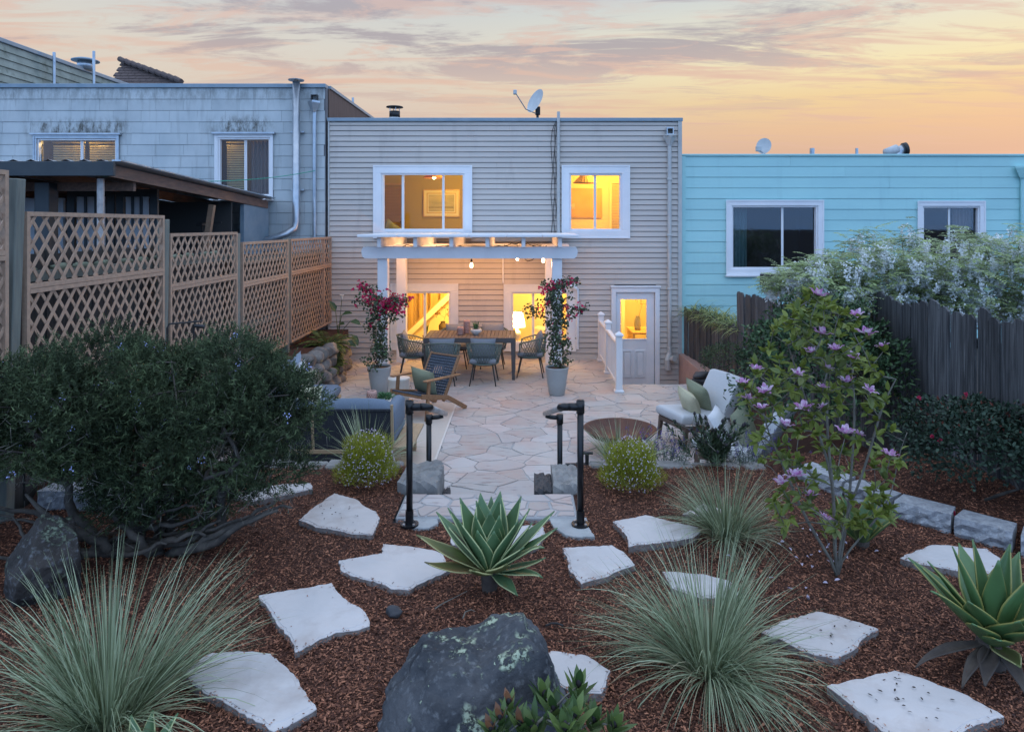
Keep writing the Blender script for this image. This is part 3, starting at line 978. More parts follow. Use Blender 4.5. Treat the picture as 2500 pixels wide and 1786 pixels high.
def stone_sites(rect, n, dmin, rr):
    s = []
    tries = 0
    while len(s) < n and tries < 60000:
        tries += 1
        p = (rr.uniform(rect[0], rect[1]), rr.uniform(rect[2], rect[3]))
        dm = dmin * rr.choice((.55, .8, 1.0, 1.25, 1.5))
        if all((p[0] - q[0]) ** 2 * 1.0 + (p[1] - q[1]) ** 2 > dm * dm for q in s):
            s.append(p)
    return s


WELL = (1.74, 3.36, 12.32, HY)     # sunken area before the door: x0, x1, y0, y1
PAT = (-3.85, 3.36, 6.80, HY - .02)


def build_patio():
    b = MB()
    b.box(PAT[0], WELL[0], PAT[2] - .05, HY + .02, -.12, -.009)
    b.box(WELL[0], PAT[1], PAT[2] - .05, WELL[2], -.12, -.009)
    base = b.build('patio', M['mortar']); tag(base, kind='structure')
    rr = random.Random(5)
    sites = stone_sites(PAT, 500, .31, rr); made = 0; far = MB()
    sites.sort(key=lambda p: p[1]); cells = voronoi(sites, PAT, .80, .07)
    for k, ((sx, sy), c) in enumerate(zip(sites, cells)):
        if sx > WELL[0] and sy > WELL[2]: continue
        if sx <= WELL[0] and sy > WELL[2] - .1: c = clip(c, 1, 0, WELL[0] - .005)
        elif sx > WELL[0] - .4 and sy <= WELL[2]: c = clip(c, 0, 1, WELL[2] - .004)
        if len(c) < 3: continue
        c = shrink(c, rr.uniform(.003, .009))
        if len(c) < 3 or area(c) < .006: continue
        p = rough_poly(c, .09, .011, k)
        z = rr.uniform(-.003, .004)
        if made < 300: MB().prism(p, -.05, z, .004).build('flagstone', M['flagstone'], base); made += 1
        else: far.prism(p, -.05, z, .004)
    o = far.build('flagstone_mass', M['flagstone'], base); o['kind'] = 'stuff'
    return base


build_patio()

# sunken landing and its two steps
w = MB()
w.box(WELL[0], WELL[1], WELL[2] + .02, HY - .01, -.72, -.60)
w.box(WELL[0] - .12, WELL[0], WELL[2], HY - .01, -.72, -.012)
w.box(WELL[0], WELL[1] + .0, WELL[2] - .12, WELL[2], -.72, -.012)
w.box(WELL[0], WELL[1], WELL[2] + .0, WELL[2] + .32, -.60, -.22)
w.box(WELL[0], WELL[1], WELL[2] + .32, WELL[2] + .64, -.60, -.41)
tag(w.build('door_well_steps', M['pink_stucco']), kind='structure')
w = MB()
w.prism(ccw([(3.37, HY - .01), (3.37, 12.25), (3.72, 12.05), (3.64, HY - .01)]), -.7, .10, .012)
tag(w.build('stucco_wall', M['pink_stucco']), 'low pink stucco retaining wall running from the house beside the sunken door', 'wall')

# raised planting beds at the two sides of the patio
b = MB()
b.prism(ccw([(-4.35, 6.8), (-3.85, 6.8), (-3.85, 10.0), (-3.52, 10.9), (-3.42, 12.4), (-3.75, HY - .02), (-4.35, HY - .02)]), -.1, .62)
tag(b.build('side_bed', M['mulch_soil']), kind='structure')
b = MB()
b.prism(ccw([(3.10, 6.7), (4.6, 6.7), (4.3, 12.1), (3.74, 12.1), (3.05, 11.5), (2.95, 9.0)]), -.1, .22)
tag(b.build('planting_bed', M['mulch_soil']), kind='structure')
b = MB()                                               # neighbours' yards behind the fences
b.v = [(-14, 2, .2), (-4.36, 2, .2), (-4.36, HY, .2), (-14, HY, .2), (4.5, 2, .2), (14, 2, .2), (14, HY + .1, .2), (3.75, HY + .1, .2)]
b.f = [(0, 1, 2, 3), (4, 5, 6, 7)]
tag(b.build('yard_ground', M['soil']), kind='structure')

# garden steps: landing of small flags, two treads, cheek stones
st = MB(); st.box(-1.03, .45, 5.54, 6.02, .0, .492, .012); st.box(-.72, .12, 6.02, 6.42, 0, .318, .01); st.box(-.72, .12, 6.42, 6.82, 0, .150, .01)
steps = st.build('garden_steps', M['mortar']); tag(steps, kind='structure')
rr = random.Random(9)
for rect, zz, n, dm in (((-1.02, .44, 5.55, 6.01), .494, 24, .15), ((-.71, .11, 6.03, 6.41), .320, 6, .3), ((-.71, .11, 6.43, 6.81), .152, 6, .3)):
    ss = stone_sites(rect, n, dm, rr)
    for k, c in enumerate(voronoi(ss, rect, .8)):
        c = shrink(c, rr.uniform(.008, .014))
        if len(c) > 2 and area(c) > .002:
            MB().prism(rough_poly(c, .06, .006, k), zz - .02, zz + rr.uniform(.004, .009), .004).build('flagstone', M['flagstone'], steps)


# ================================================================== houses
def wall_holes(x0, x1, z0, z1, y0, y1, holes):
    mb = MB()
    xs = sorted({x0, x1, *[h[0] for h in holes], *[h[1] for h in holes]})
    for a, c in zip(xs[:-1], xs[1:]):
        m = (a + c) / 2; zc = z0
        for h in sorted([h for h in holes if h[0] < m < h[1]], key=lambda h: h[2]):
            if h[2] > zc: mb.box(a, c, y0, y1, zc, h[2])
            zc = h[3]
        if zc < z1: mb.box(a, c, y0, y1, zc, z1)
    return mb


def spans(x0, x1, cuts):
    out = []; a = x0
    for c0, c1 in sorted(cuts):
        if c0 > a: out.append((a, min(c0, x1)))
        a = max(a, c1)
    if a < x1: out.append((a, x1))
    return [(p, q) for p, q in out if q - p > .02]


def lap_board(x0, x1, y, z0, z1, proud, gap, top=.004):
    mb = MB()
    prof = [(y, z0 + gap), (y - proud + .003, z0 + gap), (y - proud, z0 + gap + .004), (y - top, z1), (y, z1)]
    n = len(prof)
    mb.v = [(x0, a, b) for a, b in prof] + [(x1, a, b) for a, b in prof]
    mb.f = [tuple(range(n))[::-1], tuple(range(n, 2 * n))] + [(i, (i + 1) % n, n + (i + 1) % n, n + i) for i in range(n)]
    return mb


def frame_mb(x0, x1, z0, z1, wl, y0, y1, wb=None, c=0.0):
    """a rectangular frame of four bars butted end to end"""
    wb = wl if wb is None else wb
    mb = MB()
    mb.box(x0, x1, y0, y1, z1 - wl, z1, c); mb.box(x0, x1, y0, y1, z0, z0 + wb, c)
    mb.box(x0, x0 + wl, y0, y1, z0 + wb, z1 - wl, c); mb.box(x1 - wl, x1, y0, y1, z0 + wb, z1 - wl, c)
    return mb


def window(house, y, outer, glass, mulls, mt, gm, trim_w=.16, depth=.05, sill=False, screens=()):
    """outer trim, vinyl frame, sashes with their panes; all parts of the window"""
    X0, X1, Z0, Z1 = outer; g0, g1, h0, h1 = glass
    t = frame_mb(X0, X1, Z0, Z1, trim_w, y - depth, y + .02, c=.004)
    t.add(frame_mb(X0 - .012, X1 + .012, Z0 - .012, Z1 + .012, .028, y - depth - .012, y - depth + .004))
    wn = t.build('window', M[mt], house)
    frame_mb(X0 + trim_w, X1 - trim_w, Z0 + trim_w, Z1 - trim_w, .035, y - .02, y + .06, c=.003).build('frame', M['white_trim'], wn)
    ed = [g0 - .03] + list(mulls) + [g1 + .03]
    for i in range(len(ed) - 1):
        a, c = ed[i] + (.001 if i else 0), ed[i + 1]
        yy = y + .03 + .012 * (i % 2)
        frame_mb(a, c, h0 - .03, h1 + .03, .026, yy, yy + .028, c=.003).build('sash', M['white_trim'], wn)
        MB().box(a + .026, c - .026, yy + .012, yy + .016, h0 - .004, h1 + .004).build('pane', M[gm], wn)
    if sill:
        MB().box(X0 - .03, X1 + .03, y - depth - .05, y - depth - .002, Z0 - .055, Z0 - .014, .006).build('sill', M[mt], wn)
    return wn


def room(house, x0, x1, y0, y1, z0, z1, wallm, name='room'):
    mb = MB().box(x0, x1, y0, y1, z0, z1)
    mb.f = [f for i, f in enumerate(mb.f) if i != 2]
    return mb.build(name, M[wallm], house)


def lamp_light(name, loc, power, color=(1, .56, .18), r=.08):
    d = bpy.data.lights.new(name, 'POINT'); d.energy = power; d.color = color; d.shadow_soft_size = r
    o = bpy.data.objects.new(name, d); COL.objects.link(o); o.location = loc
    return o


# ---- beige house in the middle
BH = empty('beige_house', (0, 0, 0), label='beige two storey house with horizontal vinyl siding and four lit windows', cat='house')
X0, X1, ZT = -4.19, 3.43, 5.10
W_UL = ((-3.20, -1.09, 2.59, 4.14), (-2.98, -1.29, 2.75, 3.94), (-2.585, -1.71))
W_UR = ((.86, 2.31, 2.59, 4.14), (1.06, 2.10, 2.76, 3.93), (1.575,))
W_LL = ((-2.83, -1.39, .19, 1.59), (-2.67, -1.565, .30, 1.43), (-2.11,))
W_LR = ((-.39, 1.15, .16, 1.58), (-.225, .985, .30, 1.42), (.235,))
DOOR = (2.03, 2.85, -.60, 1.44)
holes = []
for o_, g_, m_ in (W_UL, W_UR, W_LL, W_LR):
    holes.append((g_[0] - .04, g_[1] + .04, g_[2] - .04, g_[3] + .04))
holes.append(DOOR)
wall_holes(X0, X1, -.72, ZT, HY, HY + .14, holes).build('wall', M['roof_felt'], BH)  # dark backing shows through the board gaps as painted lap shadow
course = .1143; z = -.02; rr = random.Random(3)
z0 = -.02 - 6 * course
k = 0
while z0 + k * course < ZT - .04:
    a = z0 + k * course; c = min(a + course, ZT - .005)
    xl, xr = X0 + .035, X1 - .07
    if a < -.03: xl = WELL[0] + .02
    cuts = [(h[0] - .04, h[1] + .04) for h in holes if a < h[3] + .03 and c > h[2] - .03]
    for p, q in spans(xl, xr, cuts):
        if q - p > 3.2:
            m_ = rr.uniform(p + 1.1, q - 1.1); segs = [(p, m_ - .001), (m_ + .001, q)]
        else:
            segs = [(p, q)]
        for s0, s1 in segs:
            lap_board(s0, s1, HY, a, c, .026, .010).build('siding_board', M['vinyl_beige'], BH)
    k += 1
for o_, g_, m_ in (W_UL, W_UR, W_LL, W_LR):
    window(BH, HY, o_, g_, m_, 'white_trim', 'glass_lit')
MB().box(X0 - .01, X1 + .03, HY - .055, HY + .18, ZT, ZT + .075, .006).build('parapet_cap', M['flashing_blue'], BH)
MB().box(X1 - .07, X1 + .012, HY - .045, HY + .16, -.7, ZT).build('corner_trim', M['painted_pipe'], BH)
MB().box(X0, X0 + .033, HY - .036, HY + .001, -.02, ZT).build('corner_trim', M['painted_pipe'], BH)
MB().box(X0, X1, HY + .15, 24, 4.75, 4.86).build('roof', M['roof_felt'], BH)
# side parapet and downspout
d = MB(); d.tube([(3.165, HY - .08, 4.62), (3.165, HY - .08, .24)], .042, 10)
for zc in (3.85, 2.65, 1.5): d.box(3.11, 3.22, HY - .13, HY - .02, zc - .02, zc + .02, .005)
ds = d.build('downspout', M['painted_pipe'], BH)
h = MB(); h.lathe([(.045, 0), (.055, .03), (.14, .17), (.15, .19)], 4, (3.165, HY - .10, 4.58))
h.box(3.05, 3.28, HY - .22, HY - .03, 4.765, 4.80, .005)
h.build('conductor_head', M['painted_pipe'], ds)
sc_ = frame_mb(3.09, 3.24, 4.80, 4.95, .02, HY - .16, HY - .02); sc_.build('scupper', M['galvanised'], ds)
e = MB().tube([(3.165, HY - .08, .24), (3.165, HY - .08, .08)], .052, 12)
e.tube([(3.16, HY - .09, .10), (3.10, HY - .16, -.02), (3.12, HY - .14, -.22)], [.06, .055, .065], 12)
e.tube([(3.17, HY - .10, .0), (3.24, HY - .24, .03)], .062, 12)
e.build('drain_elbow', M['painted_pipe'], ds)
vp = MB().tube([(.78, HY - .07, 5.30), (.78, HY - .07, 1.2)], .034, 10)
for zc in (4.65, 3.6, 2.7): vp.tube([(.78, HY - .07, zc - .03), (.78, HY - .07, zc + .03)], .042, 10)
vp.build('vent_pipe', M['painted_pipe'], BH)
# cables beside the vent pipe
c_ = MB()
for dx, z1_ in ((-.07, 2.7), (-.11, 2.7), (-.05, 3.0)):
    pts = [(.78 + dx * .3, HY - .05, 5.16)] + [(.78 + dx * 1.3 + .02 * math.sin(i * 1.7 + dx * 90), HY - .045, 4.9 - i * (4.9 - z1_) / 8) for i in range(9)]
    c_.tube(pts, .006, 5)
c_.build('cable', M['black_cable'], BH)
c_ = MB().box(-.43, -.40, HY - .06, HY - .03, 1.62, 2.30, .004); c_.build('conduit', M['white_trim'], BH)
c_ = MB().tube([(.62, HY - .09, 1.83), (1.10, HY - .09, 1.52)], .035, 10)
c_.tube([(1.10, HY - .09, 1.545), (1.16, HY - .09, 1.49)], .045, 10); c_.tube([(1.185, HY - .07, 1.5), (1.185, HY - .07, .2)], .03, 8)
c_.build('drain_pipe', M['white_trim'], BH)
# small wall outlets and a loop of cable
c_ = MB(); c_.box(.02, .07, HY - .05, HY - .03, 2.20, 2.25, .004); c_.box(.09, .14, HY - .05, HY - .03, 2.20, 2.25, .004)
c_.tube([(.05, HY - .06, 2.21), (.06, HY - .07, 2.13), (.12, HY - .08, 2.09), (.22, HY - .08, 2.12), (.30, HY - .07, 2.20), (.42, HY - .07, 2.22), (.62, HY - .08, 2.21)], .008, 6)
c_.build('cable', M['black_cable'], BH)
# door
dt = frame_mb(1.92, 2.96, -.62, 1.52, .10, HY - .06, HY + .02, wb=.02, c=.004)
dt.box(1.90, 2.98, HY - .085, HY - .01, 1.523, 1.56, .005)
dtr = dt.build('door_frame', M['white_trim'], BH)
s_ = MB(); s_.box(2.032, 2.125, HY + .0, HY + .045, -.59, 1.438); s_.box(2.685, 2.848, HY, HY + .045, -.59, 1.438)
s_.box(2.125, 2.685, HY, HY + .045, 1.26, 1.438); s_.box(2.125, 2.685, HY + .012, HY + .045, -.59, .38)
door = s_.build('door', M['white_paint'], BH)
for px0, px1 in ((2.16, 2.37), (2.44, 2.65)):
    p_ = frame_mb(px0, px1, -.42, .16, .022, HY - .010, HY + .0125, c=.004); p_.box(px0 + .04, px1 - .04, HY - .006, HY + .0125, -.38, .12, .008)
    p_.build('panel', M['white_paint'], door)
MB().box(2.125, 2.685, HY + .0, HY + .04, .38, .41, .004).build('glass_stop', M['white_trim'], door)
MB().box(2.127, 2.683, HY + .022, HY + .026, .41, 1.26).build('pane', M['glass_lit'], door)
kn = MB().lathe([(.015, 0), (.015, .04), (.03, .05), (.034, .075), (.02, .09)], 12); kn.build('knob', M['galvanised'], door, True, Matrix.Translation((2.085, HY, .35)) @ Matrix.Rotation(R(90), 4, 'X'))

# rooms behind the glass
room(BH, -3.95, .35, HY + .145, 18.2, 2.05, 4.55, 'room_tan' if False else 'room_tan')
room(BH, .45, 3.30, HY + .145, 17.3, 2.05, 4.55, 'room_wall')
room(BH, -3.95, -.75, HY + .145, 17.0, -.6, 1.90, 'room_wall')
room(BH, -.65, 1.55, HY + .145, 16.8, -.6, 1.90, 'room_wall')
room(BH, 1.65, 3.32, HY + .145, 18.0, -.62, 1.90, 'room_wall')
lamp_light('bedroom_light', (-1.2, 16.2, 4.2), 165, (1, .57, .05))
lamp_light('study_light', (2.0, 16.0, 4.2), 150, (1, .50, .06))
lamp_light('sitting_room_light', (.7, 15.7, 1.6), 90, (1, .58, .12))
lamp_light('stair_light', (-1.5, 15.6, 1.55), 210, (1, .56, .10))
lamp_light('hall_light', (2.75, 16.2, 1.6), 160, (1, .55, .11))

# things in the rooms
def picture(name, x0, x1, z0, z1, y, label, art, frame_w=.03, matw=.10):
    f = frame_mb(x0, x1, z0, z1, frame_w, y - .035, y - .005)
    o = f.build(name, M['gold_frame']); tag(o, label, 'picture')
    MB().box(x0 + frame_w, x1 - frame_w, y - .015, y - .006, z0 + frame_w, z1 - frame_w).build('mount', M['room_white'] if matw > .05 else M[art], o)
    if matw > .05:
        frame_mb(x0 + matw, x1 - matw, z0 + matw, z1 - matw, .018, y - .022, y - .0152).build('inner_border', M['gold_frame'], o)
        MB().box(x0 + matw + .05, x1 - matw - .05, y - .019, y - .0152, z0 + matw + .05, z1 - matw - .05).build('print', M[art], o)
        MB().box(x0 + matw + .05, x1 - matw - .07, y - .0205, y - .0192, z0 + matw + .15, z0 + matw + .165).build('horizon_line', M['room_dark'], o)
    else:
        MB().box(x0 + .10, x0 + .28, y - .02, y - .0152, z0 + .22, z0 + .36).build('print', M['picture_print'], o)
    return o


picture('framed_picture', -2.64, -1.66, 3.08, 3.82, 18.19, 'gold framed landscape print with wide mount behind the wide upper window', 'picture_print')
picture('framed_picture', 1.05, 2.02, 3.05, 3.80, 17.29, 'large amber framed picture behind the narrow upper window', 'picture_photo', .02, .0)
pl = empty('pendant_lamp', (-2.13, 16.5, 4.0), label='copper pendant lamp glowing in the wide upper window', cat='lamp')
MB().lathe([(.05, .24), (.09, .16), (.20, .06), (.27, .0), (.262, .0), (.19, .055), (.08, .15)], 24, cap0=False, cap1=False).build('shade', M['lamp_shade'], pl, True)
MB().tube([(0, 0, .24), (0, 0, .54)], .008, 6).build('cord', M['black_cable'], pl)
MB().lathe([(.005, -.03), (.045, .01), (.05, .04), (.02, .09)], 12).build('bulb', M['lit_bulb'], pl, True)
lamp_light('pendant_light', (-2.13, 16.5, 3.9), 10)
pl = empty('pendant_lamp', (1.50, 16.2, 3.86), label='dark pleated cone lampshade in the narrow upper window', cat='lamp')
sh = MB(); n_ = 48
for i in range(n_):
    a = 2 * math.pi * i / n_; r_ = .29 + (.012 if i % 2 else 0)
    sh.v += [(r_ * math.cos(a), r_ * math.sin(a), 0), (.05 * math.cos(a), .05 * math.sin(a), .26)]
for i in range(n_):
    j = (i + 1) % n_; sh.f.append((2 * i, 2 * j, 2 * j + 1, 2 * i + 1))
sh.build('shade', M['pleated_shade'], pl)
MB().tube([(0, 0, .26), (0, 0, .69)], .008, 6).build('cord', M['black_cable'], pl)
# louvred closet doors upstairs
for (cx0, cx1, cy, lab) in ((-3.78, -3.14, 18.18, 'louvred closet door at the edge of the wide upper window'), (2.20, 2.80, 17.28, 'pale louvred door at the edge of the narrow upper window')):
    cd = frame_mb(cx0, cx1, 2.06, 3.98, .06, cy - .05, cy - .005).build('closet_door', M['room_wood' if cx0 < 0 else 'room_wall']); tag(cd, lab, 'door')
    lm = MB()
    for i in range(44):
        zz = 2.15 + i * .04
        lm.beam((cx0 + .06, cy - .03, zz), (cx1 - .06, cy - .03, zz), .006, .036, (0, -.6, .8))
    lm.build('louvre', M['room_wood' if cx0 < 0 else 'room_wall'], cd)
    MB().lathe([(.004, -.02), (.018, -.01), (.018, .01), (.004, .02)], 8, (cx1 - .09, cy - .07, 2.95)).build('knob', M['room_dark'], cd)
tag(pillow_mb(.45, .45, .16).build('bed_cushion', M['pillow_green'], None, True, Matrix.Translation((-3.22, 16.6, 2.72)) @ Matrix.Rotation(R(35), 4, 'Y') @ Matrix.Rotation(R(80), 4, 'X')), 'patterned cushion at the corner of the wide upper window', 'cushion')
# staircase seen through the lower window beside the climbing plant
sw = empty('staircase', (0, 0, 0), label='wooden staircase rising behind the lower window by the table', cat='staircase')
a_, b_ = Vector((-3.05, 16.6, -.05)), Vector((-1.35, 16.6, 1.55))
MB().beam(a_, b_, .05, .13, (0, 0, 1)).build('stringer', M['room_white'], sw)
MB().beam(a_ + Vector((0, .0, .10)), b_ + Vector((0, 0, .10)), .06, .03).build('nosing', M['room_wood'], sw)
for i in range(10):
    xx = -3.2 + i * .19; zz = max(-.5, (xx + 3.05) * .941 + .10)
    if zz < 1.85: MB().box(xx, xx + .18, 16.75, 16.78, zz, 1.88).build('wall_board', M['room_wood'], sw)
for i in range(7):
    xx = -2.95 + i * .24; zz = (xx + 3.05) * .941 + .05
    MB().box(xx, xx + .03, 16.62, 16.65, zz, zz + .75).build('baluster', M['room_wood'], sw)
# vase with twigs on a small table, snake plant
def vase_twigs(loc, label, vm, prof, ht, nt, lm, spread=.16, ll=.05, seed=1):
    root = empty('vase_of_branches', loc, label=label, cat='vase')
    MB().lathe(prof, 18, cap1=False).build('vase', M[vm], root, True)
    rs = random.Random(seed); top = prof[-1][1]
    tg_ = [(rs.uniform(-spread, spread), rs.uniform(-spread, spread) * .6, top + ht * rs.uniform(.35, 1)) for _ in range(nt)]
    st_ = random.getstate(); random.seed(seed)
    sk_ = grow((0, 0, top - .1), tg_, .0022, step=.06)
    random.setstate(st_)
    branches('stem', sk_, M['bark_grey'], root, 4)
    P_ = np.array([sk_[0][i] for i in sk_[4] for _ in range(4)]) + rng.normal(size=(len(sk_[4]) * 4, 3)) * .02
    leaves('foliage', P_, rand_dir(len(P_), .3), rand_dir(len(P_), 1), ll, ll * .5, M[lm], root, kind='stuff')
    return root


t_ = empty('side_table', (-1.86, 16.0, -.6), label='small round side table behind the lower stair window', cat='table')
MB().lathe([(.2, .93), (.2, .96)], 20).build('table_top', M['room_wood'], t_)
for i in range(3):
    a = i * 2.09; MB().tube([(.15 * math.cos(a), .15 * math.sin(a), .93), (.2 * math.cos(a), .2 * math.sin(a), 0)], .012, 6).build('leg', M['room_dark'], t_)
vase_twigs((-1.86, 16.0, .36), 'dark vase of leafy twigs in the lower stair window', 'room_dark', [(.06, 0), (.10, .08), (.10, .16), (.05, .22), (.06, .25)], .34, 12, 'rose_tip', .2, .05, 4)
sp = empty('snake_plant', (-2.15, 15.3, .28), label='spiky snake plant on the sill behind the dining table', cat='plant')
MB().lathe([(.07, 0), (.09, .12)], 14, cap1=True).build('pot', M['room_dark'], sp)
nb = 9; a = rng.random(nb) * 6.28
blades('leaf_blades', np.zeros((nb, 3)) + [0, 0, .1], np.stack([np.cos(a) * .22, np.sin(a) * .22, np.ones(nb)], 1), .26 + .16 * rng.random(nb), .035, .1, M['laurel_leaf'], sp)
# lamp in the other lower window
tl = empty('table_lamp', (-.12, 15.5, .10), label='glowing white table lamp behind the lower window at the right planter', cat='lamp')
MB().lathe([(.11, 0), (.11, .02), (.05, .05), (.045, .18), (.09, .24), (.085, .34), (.03, .40), (.03, .46)], 18).build('base', M['room_white'], tl, True)
MB().lathe([(.19, .46), (.13, .78)], 24, cap0=False, cap1=False).build('shade', M['lit_shade'], tl, True)
lamp_light('table_lamp_light', (-.12, 15.5, .74), 170, (1, .60, .18), .08)
cs = empty('console_table', (-.10, 15.5, -.6), label='pale console table under the glowing lamp', cat='table')
MB().box(-.35, .55, -.2, .25, .66, .70, .004).build('table_top', M['room_wood'], cs)
for sx in (-.32, .52):
    for sy in (-.17, .22): MB().box(sx - .02, sx + .02, sy - .02, sy + .02, 0, .66).build('leg', M['room_wood'], cs)
ac = empty('armchair', (.78, 15.9, -.6), rz=R(120), label='pale upholstered armchair behind the lower window at the right planter', cat='armchair')
slab_mb(.7, .7, .2, .05).build('seat', M['room_white'], ac, True, Matrix.Translation((0, 0, .3)))
slab_mb(.7, .18, .65, .06).build('backrest', M['room_white'], ac, True, Matrix.Translation((0, .3, .45)))
for sx in (-.34, .34): slab_mb(.12, .7, .3, .04).build('armrest', M['room_white'], ac, True, Matrix.Translation((sx, 0, .42)))
for sx in (-.28, .28):
    for sy in (-.28, .28): MB().box(sx - .025, sx + .025, sy - .025, sy + .025, 0, .31).build('leg', M['room_wood'], ac)
# behind the door
ck = MB().box(1.75, 2.62, 17.4, 17.95, -.62, 1.00, .006).build('cabinet', M['room_white']); tag(ck, 'tall pale cabinet with drawers behind the door glass', 'cabinet')
for i in range(5): MB().box(1.9, 2.52, 17.375, 17.4, -.5 + i * .29, -.24 + i * .29, .006).build('drawer', M['room_wood'], ck)
dk = empty('hall_desk', (2.95, 16.0, -.62), label='wooden desk with slanted side behind the door glass', cat='desk')
MB().box(-.42, .3, -.35, .6, .98, 1.02, .004).build('desk_top', M['room_wood'], dk)
for sx in (-.38, .26): MB().box(sx - .025, sx + .025, -.3, .55, 0, .98).build('side_panel', M['room_wood'], dk)
vase_twigs((2.72, 16.1, .40), 'grey vase with tall leafy branches behind the door glass', 'planter', [(.07, 0), (.08, .12), (.075, .24), (.045, .30), (.05, .32)], .75, 22, 'fern', .22, .05, 6)

# ---- rooftop things on the beige house
dish = empty('satellite_dish', (.33, HY + .8, 4.86), label='large tilted satellite dish on the beige house roof', cat='satellite dish')
dm = MB(); n_ = 28
for i in range(6):
    r_ = .31 * i / 5
    for j in range(n_):
        a = 2 * math.pi * j / n_; dm.v.append((r_ * math.cos(a) * .82, r_ * math.sin(a), .55 * r_ * r_))
for i in range(5):
    for j in range(n_):
        j2 = (j + 1) % n_; dm.f.append((i * n_ + j, i * n_ + j2, (i + 1) * n_ + j2, (i + 1) * n_ + j))
Mx = Matrix.Translation((.02, -.05, .86)) @ Matrix.Rotation(R(-38), 4, 'Y') @ Matrix.Rotation(R(74), 4, 'X')
Mx = Matrix.Translation((.0, -.04, .80)) @ Vector((-.72, -.52, .42)).to_track_quat('Z', 'Y').to_matrix().to_4x4() @ Matrix.Rotation(R(10), 4, 'Z')
dm.build('reflector', M['dish_grey'], dish, True, Mx)
MB().tube([(.02, .05, .0), (.02, .04, .62)], .03, 10).build('mast', M['dark_metal'], dish)
MB().box(-.03, .08, -.03, .12, .52, .70, .01).build('bracket', M['dark_metal'], dish)
ar = MB().tube([(-.02, -.02, .54), (-.25, -.25, .60), (-.47, -.4, .92)], .012, 6); ar.build('feed_arm', M['galvanised'], dish)
MB().box(-.53, -.45, -.45, -.36, .90, 1.0, .01).build('receiver', M['dish_grey'], dish)
ch = empty('roof_vent', (-2.98, HY + 1.2, 5.02), label='round metal flue with flat rain cap on the beige roof', cat='vent')
MB().lathe([(.14, 0), (.14, .34), (.12, .36)], 20).build('pipe', M['galvanised'], ch, True)
MB().lathe([(.125, .36), (.125, .50)], 20).build('collar', M['dark_metal'], ch, True)
for i in range(4):
    a = i * 1.57 + .4; MB().box(.11 * math.cos(a) - .008, .11 * math.cos(a) + .008, .11 * math.sin(a) - .008, .11 * math.sin(a) + .008, .50, .59).build('strut', M['galvanised'], ch)
MB().lathe([(.20, .59), (.19, .61), (.02, .64)], 20).build('cap', M['dark_metal'], ch, True)
sk_ = MB().lathe([(.40, 0), (.38, .10), (.28, .20), (.12, .27), (.01, .29)], 20, (-3.42, HY + 1.0, 5.0)).build('roof_dome', M['plastic_clear'], None, True); tag(sk_, 'low pale roof dome beside the metal flue', 'skylight')

# ---- grey shingled house on the left
def stain_shingle():
    m = M['shingle_grey']; nt = m.node_tree; N, Lk = nt.nodes, nt.links
    bs = N['Principled BSDF']; src = bs.inputs['Base Color'].links[0].from_socket
    geo = N.new('ShaderNodeNewGeometry'); sp = N.new('ShaderNodeSeparateXYZ'); Lk.new(geo.outputs['Position'], sp.inputs[0])

    def mr(v, a, b):
        n = N.new('ShaderNodeMapRange'); n.interpolation_type = 'SMOOTHSTEP'; Lk.new(v, n.inputs[0]); n.inputs[1].default_value = a; n.inputs[2].default_value = b; return n.outputs[0]

    def mul(a, b, op='MULTIPLY'):
        n = N.new('ShaderNodeMath'); n.operation = op
        for i, s in enumerate((a, b)):
            if isinstance(s, (int, float)): n.inputs[i].default_value = s
            else: Lk.new(s, n.inputs[i])
        return n.outputs[0]
    x, z = sp.outputs[0], sp.outputs[2]
    box1 = mul(mul(mr(x, -10.9, -10.3), mr(x, -8.3, -8.8)), mul(mr(z, 4.74, 4.84), mr(z, 5.25, 5.0)))
    box2 = mul(mul(mr(x, -7.0, -6.3), mr(x, -5.2, -5.7)), mul(mr(z, 4.80, 4.88), mr(z, 5.3, 5.05)))
    top = mul(mr(z, 5.35, 5.75), .45)
    mp = N.new('ShaderNodeMapping'); mp.inputs['Scale'].default_value = (3, 3, 1.1); Lk.new(geo.outputs['Position'], mp.inputs[0])
    n = N.new('ShaderNodeTexNoise'); n.inputs['Scale'].default_value = 2.6; n.inputs['Detail'].default_value = 9; n.inputs['Roughness'].default_value = .75; Lk.new(mp.outputs[0], n.inputs['Vector'])
    f = mul(mul(mul(box1, box2, 'MAXIMUM'), top, 'MAXIMUM'), mr(n.outputs['Fac'], .40, .62))
    mx = N.new('ShaderNodeMix'); mx.data_type = 'RGBA'; Lk.new(f, mx.inputs[0]); Lk.new(src, mx.inputs[6]); mx.inputs[7].default_value = (.085, .08, .065, 1)
    Lk.new(mx.outputs[2], bs.inputs['Base Color'])


